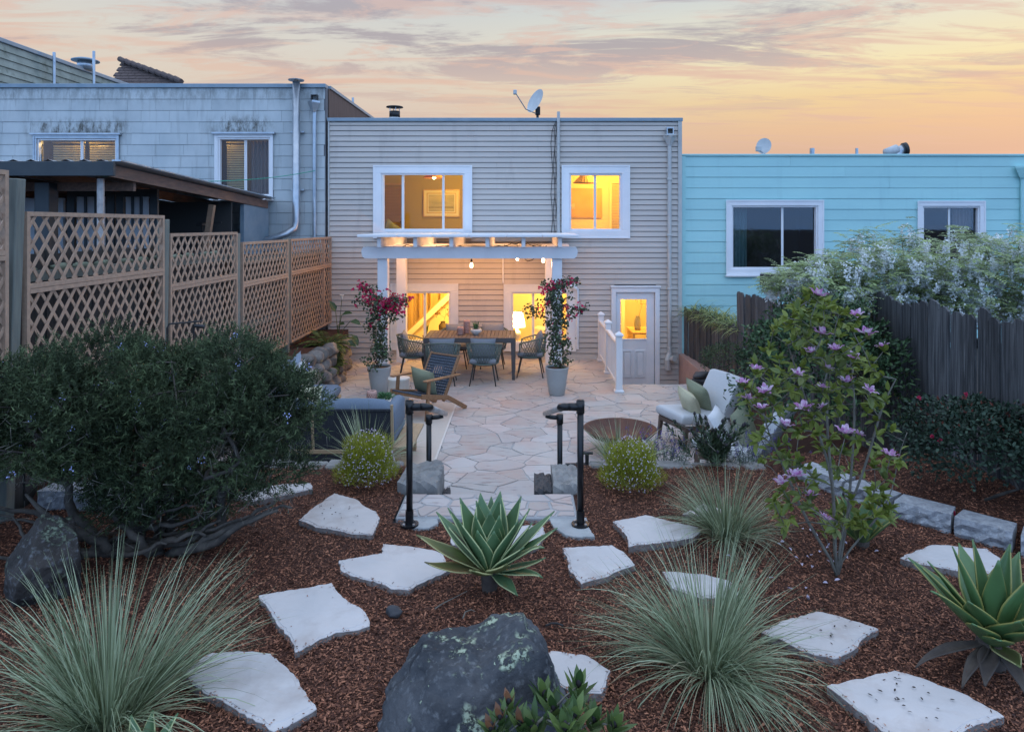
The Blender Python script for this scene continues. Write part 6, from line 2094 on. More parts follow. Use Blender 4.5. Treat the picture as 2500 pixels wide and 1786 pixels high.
# boulders
def big_boulder():
    b1 = rock_mb(1, 1, 1, 12, 6, .0, cuts=0); nv = []
    tab = [(-1.3, .42), (-1.0, .50), (-.78, .74), (-.55, .92), (-.2, .95), (.1, .94), (.38, 1.04), (.62, 1.20), (.80, 1.12), (.92, .80), (1.05, .52), (1.3, .3)]
    for p in b1.v:
        q = Vector(p).normalized(); m_ = (abs(q.x) ** 3.2 + abs(q.y) ** 3.2 + abs(q.z) ** 3.2) ** (1 / 3.2); q = q / m_
        for (xa, ha), (xb, hb) in zip(tab[:-1], tab[1:]):
            if xa <= q.x <= xb: h_ = ha + (hb - ha) * (q.x - xa) / (xb - xa)
        lean = .10 * q.z                                        # front face leans back
        n1 = mnoise.noise(q * 1.6 + Vector((3, 1, 2))); n2 = mnoise.noise(q * 4.2); n3 = mnoise.noise(q * 9.5); n4 = mnoise.noise(q * 22)
        ridge = -abs(mnoise.noise(q * 2.6 + Vector((7, 0, 0)))) * .10
        v1 = mnoise.voronoi(q * 1.9 + Vector((1.7, .4, 2.2)))[0]; v2 = mnoise.voronoi(q * 5.0)[0]
        n5 = mnoise.noise(q * 46)
        k = 1 + .08 * n1 + .03 * n2 - .14 * (v1[0] - .45) - .05 * v2[0] + .036 * n3 + .024 * n4 + .012 * n5
        nv.append((q.x * .455 * k - .05 * q.z * smst(-.3, .6, q.x), q.y * .34 * k + lean, (q.z * h_ if q.z > 0 else q.z) * .385 * k))
    out = []
    for (x, y, z) in nv:                       # broken flat faces
        p = Vector((x, y, z))
        for d, h in ((Vector((.25, -.9, .35)).normalized(), .235), (Vector((-.75, -.45, .5)).normalized(), .36), (Vector((.8, -.5, .25)).normalized(), .375), (Vector((-.2, -.2, 1)).normalized(), .395)):
            e = p.dot(d) - h
            if e > 0: p -= d * e * .82
        out.append(tuple(p))
    b1.v = out; return b1


o = big_boulder().build('boulder', M['boulder_lichen'], None, True, T(-.215, 3.20, .485) @ Rz(6)); tag(o, 'big dark boulder with pale lichen patches in the foreground', 'boulder')
o = rock_mb(.27, .26, .33, 31, 6, .25, cuts=8).build('boulder', M['boulder_dark'], None, True, T(-3.15, 4.52, .60)); tag(o, 'dark mossy boulder under the rosemary at the left edge', 'boulder')
o = rock_mb(.055, .04, .035, 5, 3, .3).build('small_rock', M['dark_rock'], None, True, T(-.78, 4.18, .50)); tag(o, 'small dark rock lying before the agave', 'rock')
# cheek stones
for (x0, x1, y0, y1, z1, m, lab, sd) in ((-1.12, -.75, 6.08, 6.66, .575, 'grey_rock', 'grey block stone at the left of the garden steps', 3), (.27, .53, 6.06, 6.60, .56, 'grey_rock', 'grey block stone at the right of the garden steps', 4),
                                         (.11, .275, 6.08, 6.55, .50, 'dark_rock', 'dark rock wedged beside the right grey block of the steps', 5), (-.76, -.69, 6.25, 6.62, .33, 'dark_rock', 'small dark rock at the foot of the left grey block', 6)):
    mb = rock_mb(1, 1, 1, sd, 4, .05, cuts=0)
    hx, hy, hz = (x1 - x0) / 2, (y1 - y0) / 2, (z1 + .1) / 2
    vv = []
    for p in mb.v:
        q = Vector(p); m_ = max(abs(q.x), abs(q.y), abs(q.z)); q = q / m_ if m_ else q; q = q.lerp(Vector(p), .04) * (1 + .09 * mnoise.noise(Vector(p) * 1.5 + Vector((sd, 0, 0))) + .03 * mnoise.noise(Vector(p) * 6))
        vv.append((x0 + hx + q.x * hx, y0 + hy + q.y * hy, -.1 + hz + q.z * hz + .01 * mnoise.noise(q * 5)))
    mb.v = vv
    tag(mb.build('cheek_stone', M[m], None, False), lab, 'stone')


def block(name, cx_, cy_, rz, w, d, h, z, m, label, group, seed):
    """split faced edging block: smooth top, broken front"""
    import bmesh
    mb = MB(); nx, nz_ = 8, 4; rs = random.Random(seed)
    gx = [-w / 2 + w * i / nx for i in range(nx + 1)]; gz = [h * j / nz_ for j in range(nz_ + 1)]
    for gxx in gx:
        for zz in gz:
            e = .040 * rs.random() if 0 < zz < h else .020 * rs.random()
            mb.v.append((gxx * (1 - .02 * (zz < .01)), -d / 2 - .0 + e - (.02 if 0 < zz < h else 0), zz))
    for i in range(nx):
        for j in range(nz_):
            a = i * (nz_ + 1) + j; mb.f.append((a, a + nz_ + 1, a + nz_ + 2, a + 1))
    n0 = len(mb.v); bw = w * .94
    mb.v += [(-bw / 2, d / 2, h), (bw / 2, d / 2, h), (-bw / 2, d / 2, 0), (bw / 2, d / 2, 0)]
    top = [i * (nz_ + 1) + nz_ for i in range(nx + 1)]; bot = [i * (nz_ + 1) for i in range(nx + 1)]
    mb.f.append(tuple(top) + (n0 + 1, n0)); mb.f.append((n0 + 2, n0 + 3, n0 + 1, n0)[::-1])
    mb.f.append(tuple([j for j in range(nz_ + 1)]) + (n0, n0 + 2)); mb.f.append(tuple([nx * (nz_ + 1) + j for j in range(nz_ + 1)])[::-1] + (n0 + 3, n0 + 1))
    o = mb.build(name, M[m]); o.location = (cx_, cy_, z); o.rotation_euler = (0, 0, rz); tag(o, label, 'block', group); return o


EB = [((2.62, 6.42), (2.86, 6.02), 'pale edging block half hidden behind the magnolia, farthest'), ((2.86, 5.98), (3.06, 5.64), 'pale edging block behind the magnolia branches'), ((3.07, 5.62), (3.36, 5.34), 'grey edging block just right of the magnolia'),
      ((3.37, 5.31), (3.63, 5.04), 'grey edging block above the far right stepping stone'), ((3.64, 5.00), (3.98, 4.74), 'grey edging block at the right picture edge')]
for i, (a, b, lab) in enumerate(EB):
    dx, dy = b[0] - a[0], b[1] - a[1]
    block('edging_block', (a[0] + b[0]) / 2 + .05, (a[1] + b[1]) / 2 + .05, math.atan2(dy, dx), math.hypot(dx, dy) - .002, .22, .155, .45, 'split_block', lab, 'grey edging blocks on the right', i)
for i, (x0, lab) in enumerate(((-4.08, 'mossy edging block at the far left behind the dark boulder'), (-3.70, 'mossy edging block under the rosemary, middle one'), (-3.32, 'mossy edging block under the rosemary, right one'))):
    block('edging_block', x0 + .17, 5.86 - .05 * i, R(-6 * i), .365, .22, .17, .45, 'split_block', lab, 'mossy edging blocks on the left', 20 + i)
# low retaining edge between bed and patio
RW = empty('retaining_wall', (0, 0, 0), label='low grey stone edge between the mulch bed and the patio', cat='wall')
rr = random.Random(31); x = -3.85
while x < 2.95:
    w_ = rr.uniform(.34, .55)
    if not (-1.15 < x + w_ and x < .54):
        MB().box(x + .006, x + w_ - .006, 6.72 + rr.uniform(-.012, .012), 6.93 + rr.uniform(-.02, .02), -.05, .475 + rr.uniform(-.025, .02), .018).build('stone', M['grey_rock'], RW)
    x += w_
# rubble wall on the left of the patio
SW = empty('rubble_wall', (0, 0, 0), label='rough brown rubble stone wall between the lattice fence and the patio', cat='wall')
rr = random.Random(44)
path = [(-3.84, 6.9), (-3.84, 10.0), (-3.50, 10.95), (-3.38, 12.4), (-3.60, 13.8)]
for lvl in range(4):
    for (a, b) in zip(path[:-1], path[1:]):
        L_ = math.hypot(b[0] - a[0], b[1] - a[1]); t = rr.uniform(0, .1)
        while t < L_:
            w_ = rr.uniform(.22, .42); s_ = (t + w_ / 2) / L_
            hgt = .20 if s_ else .2
            zc = .08 + lvl * .185
            top = .78 if b[1] < 12.5 else .5
            if zc < top:
                x = a[0] + (b[0] - a[0]) * s_ + .02 * lvl * -1; y = a[1] + (b[1] - a[1]) * s_
                ang = math.atan2(b[1] - a[1], b[0] - a[0])
                o = rock_mb(w_ * .56, .17, .125, rr.randint(1, 900), 3, .18, cuts=5).build('stone', M['wall_rock'], SW, True); o.location = (x + rr.uniform(-.02, .02), y, zc); o.rotation_euler = (rr.uniform(-.1, .1), rr.uniform(-.1, .1), ang + rr.uniform(-.15, .15))
            t += w_ * .96
# dark stacked stones on the right of the patio
DW = empty('dark_stone_stack', (0, 0, 0), label='stack of dark flat stones behind the lounge chair by the fire bowl', cat='stone stack')
rr = random.Random(51)
for lvl in range(4):
    for k_, (x, y) in enumerate(((3.0, 11.5), (3.22, 11.25), (3.28, 10.8), (3.2, 10.35), (3.1, 9.9))):
        zz = .05 + lvl * .10
        o = rock_mb(.19, .15, .065, rr.randint(1, 900), 3, .15, cuts=5).build('stone', M['dark_rock'], DW, True); o.location = (x + rr.uniform(-.04, .04), y, zz); o.rotation_euler = (0, 0, rr.uniform(0, 3))

# ================================================================== plants
def tz(px, py):
    p = on(px, py, .47); return Vector((p.x, p.y, zt(p.x, p.y)))


# ---- ornamental grasses
def grass_clump(name, loc, n, L, W, spread, bend, label, group, mt='grass_blue', rbase=.06, lean=(0, 0), dry=.10):
    root = empty(name, loc, label=label, cat='grass', group=group)
    a = rng.random(n) * 2 * np.pi; s = rng.random(n) ** .62
    rb = rbase * np.sqrt(rng.random(n)); a = a + .35 * np.sin(3 * a + n) + .2 * np.sin(5 * a)
    base = np.stack([rb * np.cos(a), rb * np.sin(a), np.full(n, -.01)], 1)
    tilt = spread * s
    D = np.stack([np.sin(tilt) * np.cos(a) + lean[0], np.sin(tilt) * np.sin(a) + lean[1], np.cos(tilt)], 1)
    Ln = L * (.35 + .65 * rng.random(n) ** .7) * (1 - .12 * s)
    blades('grass_blades', base, D, Ln, W * (.7 + .5 * rng.random(n)), bend * (.25 + .9 * s) * (.2 + 1.5 * rng.random(n) ** 1.6), M[mt], root, seg=8, wob=.14)
    m = int(n * dry * 1.4)
    if m:
        a = rng.random(m) * 6.28; t_ = .6 + .9 * rng.random(m)
        blades('dry_blades', np.stack([rbase * np.cos(a), rbase * np.sin(a), np.zeros(m)], 1), np.stack([np.sin(t_) * np.cos(a), np.sin(t_) * np.sin(a), np.cos(t_)], 1), L * (.25 + .5 * rng.random(m)), W * .9, 1.4, M['grass_dry'], root, seg=6)
    return root


GG = 'blue green ornamental grass clumps'
grass_clump('grass_clump', (-1.98, 3.26, .48), 1000, .94, .0062, 1.15, .95, 'huge blue green grass clump in the near left corner', GG, rbase=.11)
grass_clump('grass_clump', (1.00, 3.66, .48), 1050, .84, .0055, 1.30, 1.15, 'big pale blue green grass clump in front of the magnolia', GG, rbase=.10)
grass_clump('grass_clump', (1.56, 5.22, .48), 700, .68, .0054, 1.15, .85, 'medium grass clump left of the magnolia trunk', GG, rbase=.08)
grass_clump('grass_clump', (-1.52, 6.66, .48), 210, .74, .0085, 1.0, .6, 'thin grass tuft behind the left lime shrub at the sofa', GG, rbase=.05)
grass_clump('grass_clump', (.95, 6.64, .48), 210, .66, .0085, 1.0, .5, 'thin grass tuft behind the right lime shrub at the fire bowl', GG, rbase=.05)


# ---- lime green flowering shrubs
def lime_shrub(loc, r, h, label):
    root = empty('lime_shrub', loc, label=label, cat='shrub', group='lime green flowering shrubs')
    tg = []
    for i in range(90):
        a = random.uniform(0, 6.28); e = random.uniform(.1, 1.5)
        tg.append((r * .85 * math.cos(e) * math.cos(a), r * .85 * math.cos(e) * math.sin(a), h * (.2 + .72 * math.sin(e))))
    sk = grow((0, 0, 0), tg, .0018, step=.07, rmax=.012); branches('stems', sk, M['bark_grey'], root, 4)
    n = 15000
    d = rand_dir(n, .35); d[:, 2] = np.abs(d[:, 2])
    rad = (.50 + .58 * rng.random(n) ** .8)
    lump = 1 + .13 * np.sin(d[:, 0] * 9 + 2) * np.sin(d[:, 1] * 8) + .1 * np.sin(d[:, 2] * 11)
    P = np.stack([d[:, 0] * r * rad * lump, d[:, 1] * r * rad * lump, .06 + d[:, 2] * (h - .08) * rad * lump], 1)
    needles('foliage', P, d + [0, 0, .9] + rng.normal(size=(n, 3)) * .40, .036, .0036, M['shrub_lime'], root, kind='stuff')
    m = 330; d = rand_dir(m, .1); d[:, 2] = np.abs(d[:, 2]) * .9; d[:, 1] -= .5; d = norm(d)
    P = np.stack([d[:, 0] * r * 1.04, d[:, 1] * r * 1.04, .06 + np.abs(d[:, 2]) * h * .95], 1)
    V = []; 
    P5 = np.repeat(P, 4, 0); D5 = rand_dir(len(P5), .2); leaves('blossoms', P5, D5, rand_dir(len(P5)), .0095, .0075, M['flower_pale'], root, kind='stuff')


lime_shrub((-1.44, 6.34, .47), .255, .46, 'lime green shrub with tiny flowers at the left of the steps')
lime_shrub((.99, 6.22, .47), .255, .43, 'lime green shrub with tiny flowers at the right of the steps')


# ---- rosemary
def rosemary():
    root = empty('rosemary_bush', (-2.75, 5.15, .45), label='large dark rosemary bush with twisted trunks and blue flowers', cat='bush')
    o0 = Vector(root.location)
    rs0 = random.Random(41); lobes = []
    topl = [(-120, 950), (0, 905), (100, 868), (200, 830), (290, 800), (380, 840), (470, 850), (560, 806), (620, 850), (700, 900), (775, 955), (830, 1040)]
    botl = [(-120, 1150), (0, 1175), (150, 1145), (260, 1195), (330, 1262), (480, 1275), (600, 1225), (700, 1175), (815, 1085)]
    def lin(tab, x):
        for (xa, ya), (xb, yb) in zip(tab[:-1], tab[1:]):
            if xa <= x <= xb: return ya + (yb - ya) * (x - xa) / (xb - xa)
    fixed = [(290, 835, 5.2), (560, 840, 5.2), (620, 890, 5.15), (200, 880, 5.1), (100, 915, 5.1), (670, 955, 5.0), (715, 1030, 4.95), (20, 960, 5.0), (430, 905, 5.2), (500, 880, 5.2), (360, 885, 5.2)]
    for (x, y, Y) in fixed:
        p = at(x, y, Y); lobes.append((p.x, p.y, p.z, rs0.uniform(.11, .17)))
    while len(lobes) < 84:
        x = rs0.uniform(-110, 800); r = rs0.uniform(.15, .30); t_, b_ = lin(topl, x), lin(botl, x)
        y = rs0.uniform(t_, b_)
        rp = r * 333
        if y - rp * .75 < t_ or y + rp * .6 > b_ or x + rp * 1.0 > 775: continue
        p = at(x, y, 5.05 + rs0.uniform(-.5, .45)); lobes.append((p.x, p.y, p.z, r))
    P = []; D = []
    for (x, y, z, r) in lobes:
        n = int(8600 * r * r)
        d = rand_dir(n); q = r * (.72 + .38 * rng.random(n) ** .5)
        bump = 1 + .16 * np.sin(d[:, 0] * 8 + x * 5) * np.sin(d[:, 2] * 9 + y) + .10 * np.sin(d[:, 1] * 14)
        p = np.array([x, y, z]) + d * (q * bump)[:, None] * [1.12, 1, .72]
        ins = np.zeros(n, bool)
        for (X, Y, Z, Rr) in lobes:
            ins |= (np.linalg.norm((p - [X, Y, Z]) / [1, 1, .82], axis=1) < Rr * .60)
        keep = ~ins
        P.append(p[keep]); D.append(norm(d[keep] * .8 + [0, 0, .55] + rng.normal(size=(keep.sum(), 3)) * .35))
    P = np.concatenate(P); D = np.concatenate(D)
    holes_ = np.array([mnoise.noise(Vector(p) * 3.1) for p in P.tolist()]); keep = holes_ > -.20
    P, D = P[keep], D[keep]
    ns = len(P); k = 13
    Ls = (.05 + .10 * rng.random(ns) ** 1.5) * np.where(rng.random(ns) < .05, 2.0, 1.0)
    t = (np.arange(k) + .5) / k
    PP = (P[:, None, :] + D[:, None, :] * (Ls[:, None] * t[None])[..., None]).reshape(-1, 3)
    DD = np.repeat(D, k, 0) * .75 + rng.normal(size=(ns * k, 3)) * .75
    lobt = np.array([mnoise.noise(Vector(p) * 2.2) for p in P.tolist()]) * .5
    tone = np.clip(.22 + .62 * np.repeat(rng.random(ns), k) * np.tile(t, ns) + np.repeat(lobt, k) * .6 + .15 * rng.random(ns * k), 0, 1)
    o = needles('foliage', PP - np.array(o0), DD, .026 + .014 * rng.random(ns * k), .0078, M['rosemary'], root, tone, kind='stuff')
    # stems and gnarled trunks
    tg = [Vector((x + random.uniform(-.7, .7) * r, y + random.uniform(-.7, .7) * r, z + random.uniform(-.6, .6) * r)) - o0 for (x, y, z, r) in lobes for _ in range(4)]
    sk = grow((0, .0, .0), tg, .0045, exp=2.5, step=.09, wig=.38, rmax=.055); branches('stems', sk, M['bark_dark'], root, 7)
    mb = MB(); rs = random.Random(6)
    for i in range(20):
        a = rs.uniform(-.5, 1.0) if i % 3 else rs.uniform(2.2, 3.9)
        L_ = rs.uniform(.5, 1.15); p = Vector((rs.uniform(-.45, .25), rs.uniform(-.25, .15), 0)); pts = [p.copy()]
        h_ = rs.uniform(.12, .5)
        for j in range(12):
            p = p + Vector((math.cos(a), -.25 + math.sin(a) * .3, 0)) * L_ / 12 + Vector((rs.uniform(-.035, .035), rs.uniform(-.05, .05), rs.uniform(-.025, .03) + h_ / 12)); pts.append(p.copy())
        r0 = rs.uniform(.016, .045); mb.tube(pts, [r0 * (1 - .85 * j / 12) + .003 for j in range(13)], 7)
    for i in range(5):                       # trunks
        p = Vector((-.35 + .2 * i, rs.uniform(-.1, .1), -.02)); pts = [p.copy()]
        for j in range(8):
            p = p + Vector((rs.uniform(-.06, .06) + .02 * (i - 2), rs.uniform(-.05, .05), .10)); pts.append(p.copy())
        mb.tube(pts, [.042 - .003 * j for j in range(9)], 9)
    mb.build('trunk', M['bark_dark'], root, True)
    # dead twigs hanging under the crown
    n = 2600; i = rng.integers(0, len(lobes), n); lb = np.array(lobes)[i]
    P2 = lb[:, :3] + rng.normal(size=(n, 3)) * lb[:, 3:4] * [.6, .5, .4] - [0, .05, .0]; P2[:, 2] -= .20
    needles('dead_twigs', P2 - np.array(o0), rand_dir(n), .05 + .08 * rng.random(n), .004, M['bark_grey'], root, kind='stuff')
    # blue flowers
    m = 52; idx = rng.choice(len(P), m * 8, replace=False); idx = [j for j in idx if D[j][1] < .3 and (P[j][2] > 1.45 or P[j][1] < 4.85)][:m]
    F_ = np.repeat((P + D * (Ls + .012)[:, None])[idx], 9, 0) + rng.normal(size=(len(idx) * 9, 3)) * .013
    leaves('blossoms', F_ - np.array(o0), rand_dir(len(F_), .3), rand_dir(len(F_)), .014, .010, M['flower_blue'], root, kind='stuff')


rosemary()


# ---- magnolia
def magnolia():
    b = tz(2045, 1402)
    root = empty('magnolia_tree', b, label='young magnolia tree with pink flowers in front of the right fence', cat='tree')
    rs = random.Random(12); tg = []
    prof = [(715, 1975, 1995), (780, 1905, 2080), (860, 1850, 2130), (950, 1815, 2170), (1050, 1815, 2200), (1130, 1850, 2200), (1220, 1880, 2175), (1290, 1920, 2160)]
    while len(tg) < 265:
        y = rs.uniform(715, 1290)
        for (ya, la, ra), (yb, lb, rb) in zip(prof[:-1], prof[1:]):
            if ya <= y <= yb:
                t = (y - ya) / (yb - ya); l_, r_ = la + (lb - la) * t, ra + (rb - ra) * t
        x = rs.uniform(l_, r_); u = (x - (l_ + r_) / 2) / max((r_ - l_) / 2, 1)
        Y = b.y + rs.uniform(-.42, .42) * math.sqrt(max(0, 1 - u * u)) * min(1, (r_ - l_) / 250)
        p = at(x, y, Y); tg.append(p - b)
    flowers = [(1815, 655), (1903, 700), (1823, 741), (1922, 742), (1855, 777), (1892, 795), (1835, 818), (1960, 770), (1800, 783), (1677, 822), (1650, 850), (1660, 885), (1690, 907), (1825, 860), (1827, 905), (1930, 867), (1742, 945), (1905, 965), (1875, 962), (1738, 1072), (1765, 1057), (1800, 1100), (1831, 1153), (1785, 905), (1975, 1010), (1700, 870), (1880, 850), (1770, 830)]
    fp = []
    for i, (x, y) in enumerate(flowers):
        p = at(x * 1.1, y * 1.1, b.y - .12 - .25 * rs.random()) - b; fp.append(p); tg.append(p - Vector((0, 0, .03)))
    pre = []
    for (ex, ey, ez, kx) in ((-.52, -.05, 1.15, -.10), (-.30, .12, 1.55, .06), (-.08, -.12, 1.72, -.05), (.12, .10, 1.55, .08), (.38, -.05, 1.35, -.02), (.52, .08, .95, .12), (-.42, .1, .70, .05)):
        line = []
        for j in range(1, 15):
            t = j / 14; s_ = t ** .9
            line.append((ex * (t ** 1.15) + kx * math.sin(math.pi * t) + .012 * math.sin(9 * t + ex * 7), ey * t + .012 * math.cos(8 * t), ez * s_))
        pre.append(line)
    sk = grow((0, 0, -.02), tg, .0026, exp=2.35, step=.07, wig=.16, rmax=.034, pre=pre)
    branches('trunk', sk, M['bark_grey'], root, 7)
    nodes, par, rad, chains, ends = sk
    tips = []
    for e in ends:
        d = nodes[e] - nodes[par[e]]
        if d.length > 1e-5: tips.append((nodes[e], d.normalized()))
    extra = [(nodes[i], (nodes[i] - nodes[par[i]]).normalized()) for i in range(2, len(nodes)) if rad[i] < .006 and rs.random() < .30 and (nodes[i] - nodes[par[i]]).length > 1e-4]
    LP, LD, LN = [], [], []
    for (p, d), k in [(t, rs.randint(4, 6)) for t in tips] + [(t, 1) for t in extra]:
        for j in range(k):
            a = rs.uniform(0, 6.28); o = d.orthogonal().normalized(); o = Matrix.Rotation(a, 3, d) @ o
            dd = (d * rs.uniform(.15, .9) + o * rs.uniform(.6, 1.0) + Vector((0, -.12, .12))).normalized()
            LP.append(p); LD.append(dd); LN.append((Vector((0, -.25, 1)) + Vector((rs.gauss(0, .35), rs.gauss(0, .35), 0))).normalized())
    order = sorted(range(len(LP)), key=lambda i: LP[i].y)
    near = set(order[:300])
    mesh = []
    for v in range(4):
        V, F = leaf_arrays(np.zeros((1, 3)), np.array([[0, 1., 0]]), np.array([[0, 0, 1.]]), .082 + .004 * v, .038 + .002 * v, .18 - .05 * v, .10 * v)
        me = bpy.data.meshes.new('leaf'); me.from_pydata([tuple(x) for x in V], [], [tuple(int(y) for y in f) for f in F]); me.update(); me.materials.append(M['magnolia_leaf']); mesh.append(me)
    for i in near:
        d = LD[i]; s = d.cross(LN[i]).normalized(); u = s.cross(d)
        o = bpy.data.objects.new('leaf', mesh[i % 4]); COL.objects.link(o); o.parent = root
        mt = Matrix((s, d, u)).transposed().to_4x4(); sc = rs.uniform(.62, 1.12)
        o.matrix_local = Matrix.Translation(LP[i]) @ mt @ Matrix.Scale(sc, 4)
    rest = [i for i in range(len(LP)) if i not in near]
    P = np.array([LP[i] for i in rest]); D = np.array([LD[i] for i in rest]); Nn = np.array([LN[i] for i in rest])
    leaves('crown_leaves', P, D, Nn, .055 + .04 * rng.random(len(P)), .028 + .014 * rng.random(len(P)), M['magnolia_leaf'], root, fold=.2, droop=.12, kind='stuff')
    # flowers: goblets of petals
    for i, p in enumerate(fp):
        mb = MB(); big = rs.uniform(.65, 1.05); openn = rs.uniform(.35, 1.0)
        for ring, (k, e, L_) in enumerate(((3, .30, .052), (5, .40 + .75 * openn, .070))):
            for j in range(k):
                a = 2 * math.pi * j / k + ring + rs.uniform(-.2, .2); el = e + rs.uniform(-.15, .2)
                rows = []
                for q in range(5):
                    t = q / 4; ee = el + .5 * t - (.3 if t > .6 else 0)
                    rr_ = L_ * big * t * math.sin(min(ee, 1.5)) + .004; zz = L_ * big * t * math.cos(min(ee, 1.45))
                    wv_ = .0165 * big * math.sin(math.pi * min(1, .12 + .86 * t)) ** .8 + .001
                    c_ = Vector((math.cos(a) * rr_, math.sin(a) * rr_, zz)); s_ = Vector((-math.sin(a), math.cos(a), 0)) * wv_
                    rows.append((c_ - s_ + Vector((0, 0, .004)), c_, c_ + s_ + Vector((0, 0, .004))))
                b0 = len(mb.v)
                for r_ in rows: mb.v += [tuple(v) for v in r_]
                for q in range(4):
                    for h_ in range(2): mb.f.append((b0 + q * 3 + h_, b0 + q * 3 + h_ + 1, b0 + q * 3 + h_ + 4, b0 + q * 3 + h_ + 3))
        o = mb.build('flower', M['magnolia_petal'], root, True); o.location = p; o.rotation_euler = (rs.uniform(-.5, .3), rs.uniform(-.45, .45), rs.uniform(0, 6))


magnolia()


# ---- leafy mounds
def mound(name, loc, rad, n, L, W, mt, label, cat='shrub', group=None, stem='bark_dark', seed=1, lump=.22, nb=60, up=.25, hollow=.55):
    root = empty(name, loc, label=label, cat=cat, group=group)
    rs = random.Random(seed)
    d = rand_dir(n); d[:, 2] = np.where(d[:, 2] < -.35, -d[:, 2], d[:, 2])
    q = hollow + (1 - hollow + .08) * rng.random(n) ** .6
    lm = np.array([1 + lump * mnoise.noise(Vector(v) * 2.3 + Vector((seed * 3.1, 0, 0))) + lump * .6 * mnoise.noise(Vector(v) * 5.5 + Vector((0, seed, 0))) for v in d.tolist()])
    P = d * (q * lm)[:, None] * np.array(rad) + [0, 0, rad[2]]
    keep = (np.array([mnoise.noise(Vector(p) * 5.0) for p in P.tolist()]) > -.33) & (P[:, 2] > .02)
    P, d = P[keep], d[keep]; m = len(P)
    leaves('foliage', P, norm(d * .6 + rng.normal(size=(m, 3)) * .6 + [0, 0, up]), norm(d * .7 + [0, -.1, .7] + rng.normal(size=(m, 3)) * .4), L * (.6 + .6 * rng.random(m)), W * (.6 + .6 * rng.random(m)), M[mt], root, fold=.2, droop=.1, kind='stuff')
    idx = rng.choice(m, min(nb, m), replace=False)
    sk = grow((0, 0, -.03), [Vector(P[i]) * .93 for i in idx], .003, step=.09, wig=.2, rmax=.03); branches('stems', sk, M[stem], root, 6)
    return root, P, d


mound('laurel_shrub', (3.40, 7.7, .2), (.92, .74, .88), 9500, .060, .030, 'laurel_leaf', 'dark glossy evergreen shrub behind the magnolia', seed=3)
mound('low_shrub', (3.42, 11.5, .2), (.42, .45, .34), 1700, .034, .020, 'laurel_leaf', 'small dark shrub beside the pink stucco wall', seed=5)
rb, P_, d_ = mound('rose_bush', (3.80, 5.74, .54), (.62, .46, .42), 6400, .040, .026, 'rose_leaf', 'dark rose bush with reddish tips against the right fence', seed=7, nb=80)
top = [i for i in range(len(P_)) if P_[i][2] > .62 or d_[i][2] > .55]
ii = rng.choice(top, min(130, len(top)), replace=False)
leaves('red_tips', P_[ii] + d_[ii] * .03, norm(d_[ii] + rng.normal(size=(len(ii), 3)) * .5 + [0, 0, .5]), rand_dir(len(ii), .5), .034, .018, M['rose_tip'], rb, kind='stuff')
for k_, (dx, dy, dz) in enumerate(((-.50, -.25, .62), (-.46, -.28, .60), (-.58, -.2, .92), (-.2, -.2, .95), (-.38, -.33, .04))):
    q = rand_dir(14, .4); leaves('rose_flower', np.tile([[dx, dy, dz]], (14, 1)), q, rand_dir(14), .022, .018, M['rose_flower'], rb, fold=.3)


